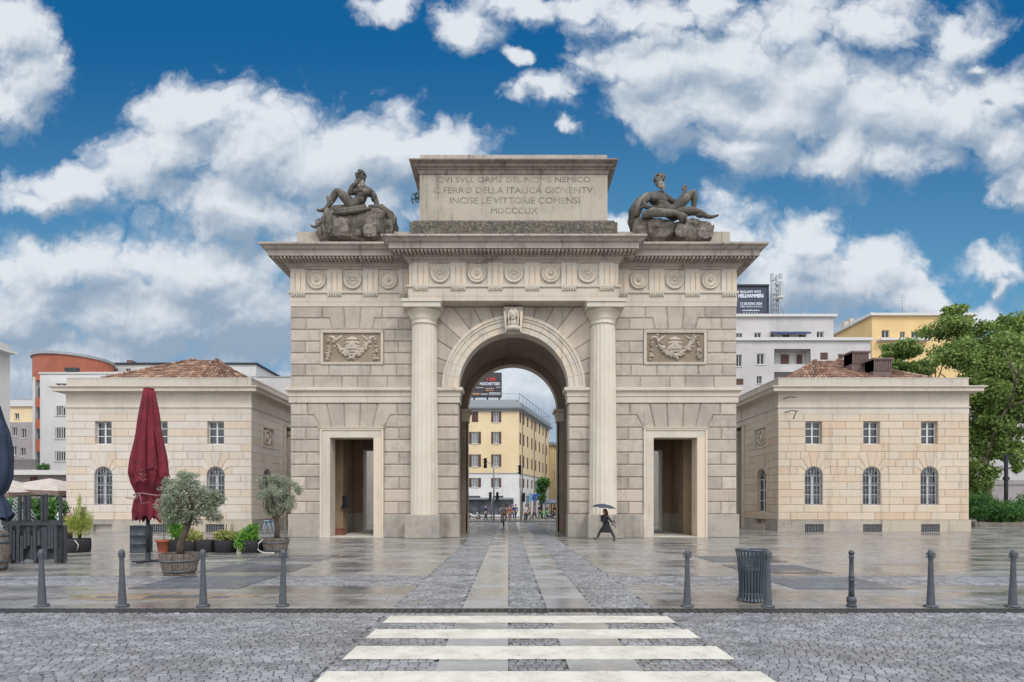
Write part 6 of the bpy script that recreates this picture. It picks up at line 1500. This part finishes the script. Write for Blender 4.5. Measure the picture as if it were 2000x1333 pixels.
pot_plant('yellow green leafy plant in a black pot right of the leaning trunk', 372, .26, .42, [(0,0,.62,.36,.3,.25),(.2,0,.55,.25,.2,.2)], 1300, .1, .05, L_yel, 53)
pot_plant('black bag pot with only bare dark soil and short stems', 402, .33, .44, [], 0, .1, .05, L_yel, 54, 4, sh=.12)
pot_plant('variegated low shrub in a black bag pot, middle of the row', 441, .36, .44, [(0,0,.62,.38,.3,.2),(-.15,0,.6,.3,.25,.22),(.25,0,.6,.2,.2,.2)], 1700, .09, .05, L_yel, 55)
pot_plant('bright green leafy shrub spilling over its black pot, next to the smaller olive', 492, .38, .44, [(-.1,-.1,.55,.4,.3,.35),(-.25,-.2,.35,.3,.25,.3),(.05,0,.85,.2,.2,.25)], 2400, .1, .055, L_green, 56)
pot_plant('small green plant at the foot of the planter fence', 130, .12, .15, [(0,0,.3,.16,.2,.2)], 400, .08, .04, L_green, 57)
x = X_(321, D); t = thing('terracotta_pot', 'round terracotta pot with a bare thin stem beside the parasol pole', 'plant pot', (x, D, 0), POTG); MB().lathe([(.20,0),(.26,.38),(.30,.385),(.31,.46),(.27,.46),(.26,.40)], (x, D, 0), 28, cap=False).build('pot', plain('terracotta', sr(172,96,66), .75), t); disc('soil', x, D, .40, .25, t)
MB().tube([(x, D, .4), (x-.03, D, 1.0), (x-.02, D, 1.5), (x-.06, D, 1.75)], .012, 6).build('stem', bark, t)
x = X_(276, 21.3); t = thing('oil_drum', 'dark blue grey steel drum behind the parasol pole', 'drum', (x, D, 0)); MB().lathe([(.36,0),(.375,.02),(.365,.04),(.36,.3),(.378,.32),(.36,.34),(.36,.62),(.378,.64),(.36,.66),(.36,.96),(.375,.98),(.375,1.0),(.34,1.0),(.34,.97)], (x, D, 0), 36).build('drum_body', plain('scuffed_dark_blue_steel', sr(50,58,68), .45, .3, col2=sr(74,78,84), scale=4), t)
MB().lathe([(.05,.975),(.05,1.0),(.04,1.01)], (x+.2, D-.1, 0), 12).build('bung', M['iron'], t)
# light blue A-frame stand by the smaller olive
D = 34; x = X_(521, D); t = thing('trestle', 'light blue folding trestle stand behind the smaller olive tree', 'trestle', (x, D, 0)); lb = plain('light_blue_paint', sr(138,176,204), .6)
for s in (-1, 1):
    for e in (0, 1): mb = MB(); mb.tube([(x+s*.28, D+e*.5, 0), (x+s*.1, D+e*.5, .78)], .03, 6); mb.build('leg', lb, t)
MB().box(x-.14, x+.14, D-.1, D+.6, .78, .84).build('top', lb, t)

# ------------------------------------------------------------------ people
skinm = plain('skin', sr(196,150,126), .6, var=.04)
HAIR = {k: plain(k+'_hair', c, .7) for k, c in (('black', sr(34,28,28)), ('auburn', sr(92,38,28)), ('brown', sr(70,50,40)), ('grey', sr(150,145,140)))}
CL = {}
def cloth(k, c):
    if k not in CL: CL[k] = plain(k+'_cloth', c, .85, var=.1, scale=9, bump=.2)
    return CL[k]
def chain(ns, close=None): return [(i, i+1) for i in range(len(ns)-1)]
def person(label, loc, rz, h, J, top, bottom, hair, shoes=None, coat=None, group=None, longhair=0, sleeve=1):
    """J: joints of a figure 1 unit tall facing -Y: legs/arms as lists (hip, knee, ankle, toe) and (shoulder, elbow, wrist)"""
    t = local(thing('person', label, 'person', (0,0,0), group)); t.scale = (h, h, h)
    pel, ch, nk, hd = J['pelvis'], J['chest'], J['neck'], J['head']
    nodes = [(*pel, .078, .06), (*((Vector(pel)+Vector(ch))/2), .066, .052), (*ch, .082, .06), (*nk, .032)]; edges = [(0,1),(1,2),(2,3)]
    hv = Vector(hd); nodes.append((*(hv-Vector((0,0,.03))), .035)); edges.append((3,4))
    for s in ('L', 'R'):
        hp, kn, an, to = J['leg'+s]; i = len(nodes); nodes += [(*hp, .054), (*((Vector(hp)+Vector(kn))/2), .048), (*kn, .034), (*((Vector(kn)*.6+Vector(an)*.4)), .033), (*an, .02), (*to, .017)]; edges += [(0,i)]+[(i+k, i+k+1) for k in range(5)]
        sh, el, wr = J['arm'+s]; i = len(nodes); nodes += [(*sh, .036), (*el, .024), (*wr, .015)]; edges += [(2,i),(i,i+1),(i+1,i+2)]
        d = (Vector(wr)-Vector(el)); hand_nodes(nodes, edges, i+2, wr, d, (0,-1,.1) if abs(d.normalized().y) < .8 else (0,0,1), L=.10, r=.014)
    mb = MB(); merge(mb, skin_data(nodes, edges, 1)); fd = Vector(J.get('face', (0,-1,0))).normalized(); rt = fd.to_track_quat('-Y', 'Z').to_matrix()
    mb.ball(tuple(hv), (.044,.056,.066), 14, 10, rt)
    for (o, r) in (((0,-.058,-.008),(.008,.014,.014)), ((-.018,-.05,.012),(.011,.006,.005)), ((.018,-.05,.012),(.011,.006,.005)), ((0,-.052,-.03),(.016,.006,.005)), ((-.045,0,-.003),(.006,.01,.015)), ((.045,0,-.003),(.006,.01,.015))): mb.ball(tuple(hv+rt @ Vector(o)), r, 7, 5, rt)
    mb.build('body', skinm, t)
    mb = MB(); mb.ball(tuple(hv+rt @ Vector((0,.012,.018))), (.052,.058,.060), 14, 9, rt, disp=.1, fq=3)
    if longhair:
        for k in range(9): a = math.pi*(.0+k/8); p = hv+rt @ Vector((.045*math.cos(a), .012+.045*math.sin(a), 0)); mb.tube([tuple(p+Vector((0,0,.03))), tuple(p+rt @ Vector((.012*math.cos(a),.02*math.sin(a)+.004,-.05))), tuple(p+rt @ Vector((.008*math.cos(a),.03*math.sin(a)+.01,-longhair)))], [.018,.024,.010], 7)
    mb.build('hair', hair, t)
    # trousers
    mb = MB(); ns = [(pel[0], pel[1], pel[2]+.03, .074, .062), (*pel, .088, .072)]; es = [(0,1)]
    for s in ('L', 'R'):
        hp, kn, an, to = J['leg'+s]; i = len(ns); a2 = Vector(an)+(Vector(kn)-Vector(an))*.08; ns += [(*hp, .062), (*kn, .044), (*a2, .036)]; es += [(1,i),(i,i+1),(i+1,i+2)]
    merge(mb, skin_data(ns, es, 1)); mb.build('trousers', bottom, t)
    for s in ('L', 'R'):
        hp, kn, an, to = J['leg'+s]; mb = MB(); a, b = Vector(an), Vector(to); d = (b-a); merge(mb, skin_data([(*(a-d*.25), .024), (*(a+d*.4), .026), (*(b+d*.1), .020)], [(0,1),(1,2)], 1)); mb.build('shoe', shoes or cloth('dark_shoe', sr(34,32,34)), t)
    mb = MB(); ns = [(pel[0], pel[1], pel[2]+.01, .088, .07), (*((Vector(pel)+Vector(ch))/2), .080, .062), (*ch, .094, .07), (nk[0], nk[1], nk[2]-.02, .045)]; es = [(0,1),(1,2),(2,3)]
    for s in ('L', 'R'):
        sh, el, wr = J['arm'+s]; i = len(ns); ns += [(*sh, .045), (*(Vector(sh).lerp(Vector(el), .55 if sleeve < 1 else 1)), .036)]; es += [(2,i),(i,i+1)]
        if sleeve >= 1: ns.append((*(Vector(el).lerp(Vector(wr), .9)), .026)); es.append((i+1,i+2))
    merge(mb, skin_data(ns, es, 1)); mb.build('top' if not coat else 'coat_body', top, t)
    if coat:
        mb = MB(); n = 28; vs = []; c0_ = Vector(pel)
        for (u, rx, ry, z) in coat:
            for i in range(n): a = 2*math.pi*i/n; f = 1+.06*math.sin(6*a+u*4); vs.append((c0_.x+rx*f*math.cos(a), c0_.y+ry*f*math.sin(a), z))
        mb.add(vs, [(k*n+i, k*n+(i+1)%n, (k+1)*n+(i+1)%n, (k+1)*n+i) for k in range(len(coat)-1) for i in range(n)], True); mb.build('coat_skirt', top, t)
    t.location = loc; t.rotation_euler = (0,0,rz); return t
def walk(st=.14, arm=.08, lean=0.0):
    return dict(pelvis=(0,0,.53), chest=(0,-lean*.6,.74), neck=(0,-lean*.8,.835), head=(0,-lean-.005,.925),
      legL=((-.05,0,.50),(-.052,-st*.75,.29),(-.052,-st*1.1,.045),(-.055,-st*1.1-.10,.028)), legR=((.05,0,.50),(.052,st*.25,.285),(.052,st*1.1,.07),(.055,st*1.1-.085,.018)),
      armL=((-.115,-lean*.7,.795),(-.14,arm*.6,.64),(-.14,arm*.2-.03,.50)), armR=((.115,-lean*.7,.795),(.14,-arm*.4,.64),(.14,-arm-.04,.51)))
# woman hurrying left under an umbrella
D = F*HC/(1056.5-HY); sc_h = 1.60; wx = X_(1184, D)
# body turned so that -Y (her front) points to world -X
J = dict(pelvis=(0,.0,.52), chest=(0,-.015,.73), neck=(0,-.03,.825), head=(0,-.045,.905), face=(.15,-1,-.05),
  legL=((-.05,-.01,.50),(-.05,-.18,.28),(-.05,-.285,.045),(-.05,-.375,.085)), legR=((.05,.02,.50),(.05,.16,.27),(.05,.27,.045),(.05,.19,.018)),
  armL=((-.11,-.03,.785),(-.13,-.10,.66),(-.06,-.17,.76)), armR=((.11,-.02,.785),(.15,.09,.64),(.13,.17,.55)))
bk = cloth('black', sr(30,29,34))
person('woman with long auburn hair in a black coat striding left under an umbrella', (wx, D, .005), R(-90), sc_h, J, bk, cloth('charcoal', sr(58,56,60)), HAIR['auburn'], cloth('dark_boot', sr(40,38,38)), coat=[(0,.095,.08,.60),(.3,.11,.10,.50),(.6,.13,.16,.38),(1,.15,.20,.25)], longhair=.17)
t = local(thing('umbrella', 'open slate blue umbrella held by the striding woman', 'umbrella')); mb = MB(); n = 8; vs = [(0,0,.20)]; fs = []
rg = [(.30,.165),(.46,.105),(.60,.0)]
for (r, z) in rg:
    for i in range(n*4):
        a = 2*math.pi*i/(n*4); sc__ = 1-.045*(1-abs(math.cos(a*n/2)))*1.4; vs.append((r*sc__*math.cos(a), r*sc__*math.sin(a), z+(.03*(1-abs(math.cos(a*n/2))) if r > .5 else 0)))
N = n*4; fs = [(0, 1+i, 1+(i+1)%N) for i in range(N)]+[(1+k*N+i, 1+(k+1)*N+i, 1+(k+1)*N+(i+1)%N, 1+k*N+(i+1)%N) for k in range(2) for i in range(N)]
mb.add(vs, fs, True); mb.build('canopy', cloth('slate_blue', sr(62,68,82)), t); MB().tube([(0,0,.26),(0,0,-.62)], .010, 6).build('shaft', M['darkiron'], t); MB().tube([(0,0,-.60),(0,0,-.74),(.03,0,-.77)], .018, 6).build('handle', M['darkiron'], t)
mb = MB()
for i in range(8): a = 2*math.pi*i/8; mb.tube([(0,0,.18),(.3*math.cos(a),.3*math.sin(a),.155),(.6*math.cos(a),.6*math.sin(a),-.004)], .005, 4)
mb.build('ribs', M['darkiron'], t)
t.location = (X_(1178.5, D), D-.06, Z_(992.5, D)); t.rotation_euler = (0, R(6), 0)
t = local(thing('shoulder_bag', 'black bag carried high on the woman\'s front arm', 'bag')); mb = MB(); rock(mb, (0,0,0), (.13,.10,.17), 5, .04, 6); mb.build('bag_body', bk, t); MB().tube([(-.02,0,.12),(.0,-.02,.28),(.12,0,.24)], .012, 5).build('strap', bk, t); t.location = (X_(1177, D), D-.16, Z_(1013, D))
t = local(thing('handbag', 'small grey bag with a short folded stick in the woman\'s rear hand', 'bag')); mb = MB(); rock(mb, (0,0,0), (.08,.07,.12), 9, .03, 6); mb.build('bag_body', cloth('grey_bag', sr(92,92,96)), t); MB().tube([(.03,0,-.08),(.17,0,-.24)], .018, 6).build('stick', M['darkiron'], t); t.location = (X_(1197.5, D), D+.12, Z_(1022, D))
# cyclist riding towards the viewer through the arch
def bicycle(label, loc, rz, col, group=None, sc=1.0):
    t = local(thing('bicycle', label, 'bicycle', (0,0,0), group)); fm = plain('bicycle_paint', col, .4); tyre = M['darkiron']
    for y in (-.52, .52):
        pts = [(0, y+.33*math.cos(2*math.pi*k/20), .34+.33*math.sin(2*math.pi*k/20)) for k in range(21)]; w_ = MB().tube(pts, .022, 6).build('wheel', tyre, t); mb = MB()
        for k in range(8): a = math.pi*k/8; mb.tube([(0, y+.31*math.cos(a), .34+.31*math.sin(a)), (0, y-.31*math.cos(a), .34-.31*math.sin(a))], .004, 4)
        mb.build('spokes', M['iron'], w_)
    mb = MB()
    for a, b in (((0,-.42,.85),(0,-.05,.35)), ((0,-.42,.85),(0,.15,.8)), ((0,.15,.8),(0,-.05,.35)), ((0,.15,.8),(0,.52,.34)), ((0,-.05,.35),(0,.52,.34)), ((0,-.42,.95),(0,-.52,.34)), ((0,.15,.8),(0,.17,.92))): mb.tube([a, b], .02, 6)
    mb.build('frame', fm, t); MB().tube([(-.28,-.36,1.0),(-.12,-.44,1.02),(.12,-.44,1.02),(.28,-.36,1.0)], .016, 6).build('handlebar', M['darkiron'], t)
    MB().ball((0,.18,.94), (.08,.14,.035), 10, 6).build('saddle', M['darkiron'], t); MB().tube([(-.14,-.05,.35),(.14,-.05,.35)], .015, 5).build('pedals', M['darkiron'], t)
    t.location = loc; t.rotation_euler = (0,0,rz); t.scale = (sc,)*3; return t
D = F*HC/(1030-HY); x = X_(983.5, D); bicycle('dark bicycle ridden towards the viewer under the arch', (x, D, .005), R(4), sr(50,50,54))
person('cyclist in a white top and pale trousers riding through the arch', (x, D, .06), R(4), 1.78, dict(pelvis=(0,.10,.54), chest=(0,.0,.74), neck=(0,-.04,.83), head=(0,-.06,.91),
  legL=((-.05,.08,.52),(-.10,-.10,.36),(-.08,.0,.17),(-.08,-.09,.155)), legR=((.05,.08,.52),(.11,-.13,.44),(.08,-.06,.26),(.08,-.15,.255)), armL=((-.115,-.01,.79),(-.17,-.10,.67),(-.14,-.19,.56)), armR=((.115,-.01,.79),(.17,-.10,.67),(.13,-.19,.56))), cloth('white_top', sr(206,200,196)), cloth('pale_trouser', sr(150,144,138)), HAIR['brown'], sleeve=.5)
ppl = [(1026.5,1020.5,0,1.78,'man in a white T-shirt and dark trousers walking past the traffic light',sr(214,216,218),sr(36,40,56),'brown'),
 (948.5,1017.5,60,1.75,'person in a dark blue jacket walking left of the traffic light poles',sr(62,66,104),sr(40,42,62),'black'),
 (994.5,1017.8,20,1.68,'person in an orange brown top just behind the cyclist',sr(176,112,80),sr(150,100,84),'brown'),
 (1000.5,1016.6,160,1.7,'person in blue seen from behind, right of the cyclist',sr(70,96,140),sr(60,80,120),'grey'),
 (1007,1016.4,200,1.7,'person in grey blue at the corner of the yellow house',sr(96,110,124),sr(60,76,110),'black'),
 (1055,1015.8,-20,1.72,'person in dark clothes standing left of the green bicycle',sr(40,42,60),sr(34,36,48),'grey'),
 (1032.5,1015.5,90,1.68,'person in black behind the man in the white T-shirt',sr(44,40,52),sr(30,30,36),'black'),
 (1043.5,1015.6,-60,1.68,'person in pinkish grey between the sign posts',sr(150,128,130),sr(46,44,52),'brown'),
 (1083,1015.8,70,1.7,'person in dark clothes beside the grey café umbrella at the right pier',sr(36,34,36),sr(90,88,88),'brown')]
for (px, py, rz, h, lb, c1, c2, hk) in ppl:
    D = F*HC/(py-HY); person(lb, (X_(px, D), D, .10 if D > 63 else .005), R(rz), h, walk(.13, .08), plain('clothing', c1, .85), plain('clothing', c2, .85), HAIR[hk], sleeve=.5 if 'T-shirt' in lb else 1, group='people beyond the arch')
person('dark haired person half hidden behind the right end of the planter fence', (X_(133, 22.5), 22.5, -.12), R(60), 1.62, walk(.05, .03), cloth('dark_red', sr(74,34,40)), cloth('black', sr(30,29,34)), HAIR['black'])
t = local(thing('leaflet', 'white, green and red leaflet held at the planter fence', 'leaflet')); MB().box(-.11,.11,-.004,.004,-.15,.15).build('paper', plain('white_paper', sr(206,206,196), .7), t); MB().box(-.10,.0,-.008,-.005,-.14,-.03).build('green_print', plain('green_print', sr(60,120,80), .7), t); MB().box(0,.08,-.008,-.005,.0,.09).build('red_print', plain('red_print', sr(190,60,60), .7), t)
t.location = (X_(115, 22), 22, Z_(1008, 22)); t.rotation_euler = (0, R(35), 0)

# ------------------------------------------------------------------ traffic lights, signs, vehicles beyond the arch
tl = plain('dark_green_signal_case', sr(38,50,44), .5)
LENS = [plain('dark_red_lens', sr(70,26,24), .3), plain('dark_amber_lens', sr(84,60,26), .3), plain('dark_green_lens', sr(24,60,44), .3)]
def signal(t, x, y, z, s=1, nm='signal_head', side=1):
    h = MB().box(x-.15*s, x+.15*s, y-.1, y+.1, z, z+.95*s).build(nm, tl, t)
    for k in range(3):
        zc = z+.16*s+k*.31*s; MB().lathe([(.10*s,0),(.09*s,-.02),(.01,-.03)], (x, y-.101, zc), 14, 'y').build('lens', LENS[2-k], h); MB().lathe([(.115*s,-.001),(.12*s,-.16),(.115*s,-.16),(.11*s,-.001)], (x, y-.102, zc+.02), 12, 'y', cap=False).build('hood', tl, h)
        MB().obox((x+side*.24*s, y, zc+.05), ((1,0,-.3),(0,1,0),(.3,0,1)), (.10*s,.09,.02)).build('side_hood', tl, h)
D = 62; x = X_(964.5, D); t = thing('traffic_light', 'curved arm traffic light with signals, left under the arch', 'traffic light', (x, D, 0), 'traffic lights beyond the arch')
zt = Z_(908, D); MB().tube([(x, D, 0), (x, D, zt-1.2), (x-.03, D, zt-.4), (x-.25, D, zt), (X_(951, D), D, zt+.35)], [.09,.075,.065,.055,.045], 8).build('pole', M['iron'], t)
signal(t, X_(948, D), D-.1, Z_(915, D), 1.15, side=-1); signal(t, x-.38, D-.1, Z_(978, D), .95, side=-1); signal(t, x+.38, D-.1, Z_(978, D), .95, side=1)
x2 = X_(960.5, D); t = thing('sign_post', 'bare grey post standing just left of the curved traffic light', 'post', (x2, D-.3, 0)); MB().tube([(x2, D-.3, 0), (x2, D-.3, Z_(962, D))], .05, 8).build('pole', M['iron'], t); MB().ball((x2, D-.3, Z_(962, D)), .07).build('cap', M['iron'], t)
x = X_(1017.5, D); t = thing('traffic_light', 'straight pole traffic light with a high and a low signal, right under the arch', 'traffic light', (x, D, 0), 'traffic lights beyond the arch'); MB().tube([(x, D, 0), (x, D, Z_(908, D))], [.09,.06], 8).build('pole', M['iron'], t)
signal(t, x-.12, D-.12, Z_(927, D), 1.05, side=-1); signal(t, x+.28, D-.12, Z_(981, D), 1.05, side=1)
bl_ = plain('blue_sign_enamel', sr(50,92,160), .4)
for (px, lb, sg) in ((1036, 'tall slim post carrying a narrow pale blue sign', 0), (1042, 'post carrying blue arrow signs beside the street tree', 1)):
    x = X_(px, 63); t = thing('sign_post', lb, 'sign', (x, 63, 0)); MB().tube([(x, 63, 0), (x, 63, Z_(960, 63))], .045, 8).build('pole', M['iron'], t)
    if sg:
        MB().obox((x+.25, 62.9, Z_(968, 63)), ((1,0,.2),(0,1,0),(-.2,0,1)), (.42,.02,.16)).build('sign_panel', bl_, t); MB().obox((x+.1, 62.9, Z_(975, 63)), ((1,0,-.2),(0,1,0),(.2,0,1)), (.35,.02,.14)).build('sign_panel', bl_, t)
    else: MB().box(x-.18, x+.12, 62.85, 62.9, Z_(981, 63), Z_(964, 63)).build('sign_panel', plain('pale_blue_sign', sr(120,168,206), .5), t)
def car(label, loc, rz, col, group=None):
    t = local(thing('parked_car', label, 'car', (0,0,0), group)); pm = plain('car_paint', col, .25, .1, var=.03); pr_ = [(-2.1,.3),(-2.12,.65),(-2.0,.85),(-1.1,.98),(-.5,1.42),(.9,1.46),(1.6,1.05),(2.05,.95),(2.12,.6),(2.08,.3)]
    fr = Frame((0,0,0), (0,1,0), (1,0,0)); mb = MB(fr); mb.block(pr_, -.86, .0, .06, 0); mb.fr = Frame((0,0,0), (0,1,0), (-1,0,0)); mb.block(pr_, -.86, 0, .06, 0); mb.build('body', pm, t)
    for s in (-1, 1):
        MB(Frame((0,0,0), (0,1,0), (s,0,0))).prism([(-.95,1.0),(-.45,1.36),(.85,1.39),(1.4,1.05)], .80, .868).build('side_window', M['glass'], t)
        for y in (-1.3, 1.3):
            w_ = MB(Frame((0,0,0), (0,1,0), (1,0,0))).lathe([(.32,s*.68),(.34,s*.72),(.34,s*.86),(.30,s*.885)], (y, 0, .34), 20, 'y').build('wheel', M['darkiron'], t); MB(Frame((0,0,0), (0,1,0), (1,0,0))).lathe([(.2,s*.886),(.18,s*.895)], (y, 0, .34), 14, 'y').build('rim', M['iron'], w_)
        MB().box(s*.6-.16, s*.6+.16, -2.13, -2.08, .62, .76).build('headlight', M['white'], t); MB().box(s*.6-.16, s*.6+.16, 2.08, 2.13, .7, .84).build('tail_light', plain('red_lamp_glass', sr(120,30,30), .3), t)
    MB().prism([(-.7,.0),(.7,0),(.62,.40),(-.62,.40)], 0, .02).build('windscreen', M['glass'], t) if False else MB().add([(-.74,-1.02,1.03),(.74,-1.02,1.03),(.66,-.52,1.40),(-.66,-.52,1.40)], [(0,1,2,3)]).build('windscreen', M['glass'], t)
    t.location = loc; t.rotation_euler = (0,0,rz); return t
car('white parked car glimpsed between left pavilion and gate', (X_(562, 62), 62, 0), R(20), sr(196,198,200)); car('dark blue parked car behind the right pavilion corner, by the shrub', (X_(1896, 56), 56, 0), R(80), sr(40,46,66))
def scooter(label, x, D, rz, col):
    t = local(thing('motor_scooter', label, 'scooter')); pm = plain('scooter_paint', col, .3)
    for y in (-.6, .55): pts = [(0, y+.2*math.cos(2*math.pi*k/16), .25+.2*math.sin(2*math.pi*k/16)) for k in range(17)]; MB().tube(pts, .055, 6).build('wheel', M['darkiron'], t)
    mb = MB(); merge(mb, skin_data([(0,-.6,.35,.09),(0,-.45,.8,.10),(0,-.3,.35,.14),(0,0,.3,.14),(0,.3,.55,.17),(0,.75,.65,.13)], [(0,1),(0,2),(2,3),(3,4),(4,5)], 1)); mb.build('body', pm, t)
    MB().ball((0,.35,.82), (.15,.4,.08), 10, 6).build('seat', M['darkiron'], t); MB().tube([(-.3,-.38,1.02),(0,-.48,1.0),(.3,-.38,1.02)], .02, 6).build('handlebar', M['darkiron'], t); MB().add([(-.18,-.52,1.0),(.18,-.52,1.0),(.14,-.45,1.35),(-.14,-.45,1.35)], [(0,1,2,3)]).build('windshield', M['glass'], t)
    t.location = (x, D, .1); t.rotation_euler = (0,0,rz); t['group'] = 'parked scooters beyond the arch'; return t
scooter('white motor scooter parked at the left arch pier', X_(924, 64), 64, R(75), sr(196,196,198)); scooter('dark motor scooter parked right beneath the grey café umbrella', X_(1075, 64.5), 64.5, R(-60), sr(48,50,60))
bicycle('green and grey bicycle parked left of the traffic light', (X_(943, 64.6), 64.6, .10), R(85), sr(90,140,110)); bicycle('bright green hire bicycle parked under the street tree', (X_(1063, 64), 64, .10), R(70), sr(90,210,90), sc=1.1)
open_parasol('grey café umbrella near the right arch pier', X_(1077, 66), 66, 1.5, Z_(984, 66), Z_(975, 66), None, cloth_mat('grey_canvas', sr(112,118,132), sr(94,100,114)), cloth_mat('grey_valance_canvas', sr(100,104,118), sr(88,92,104)), .15)
# low guard rail along the far kerb
t = thing('guard_rail', 'low dark rail along the far kerb beyond the arch', 'rail', (0, 63.9, .1)); MB().box(-12, 14, 63.88, 63.92, .28, .33).build('rail', M['darkiron'], t); mb = MB()
for k in range(14): MB().box(-11.5+k*1.9, -11.46+k*1.9, 63.88, 63.92, .1, .28).build('rail_post', M['darkiron'], t)
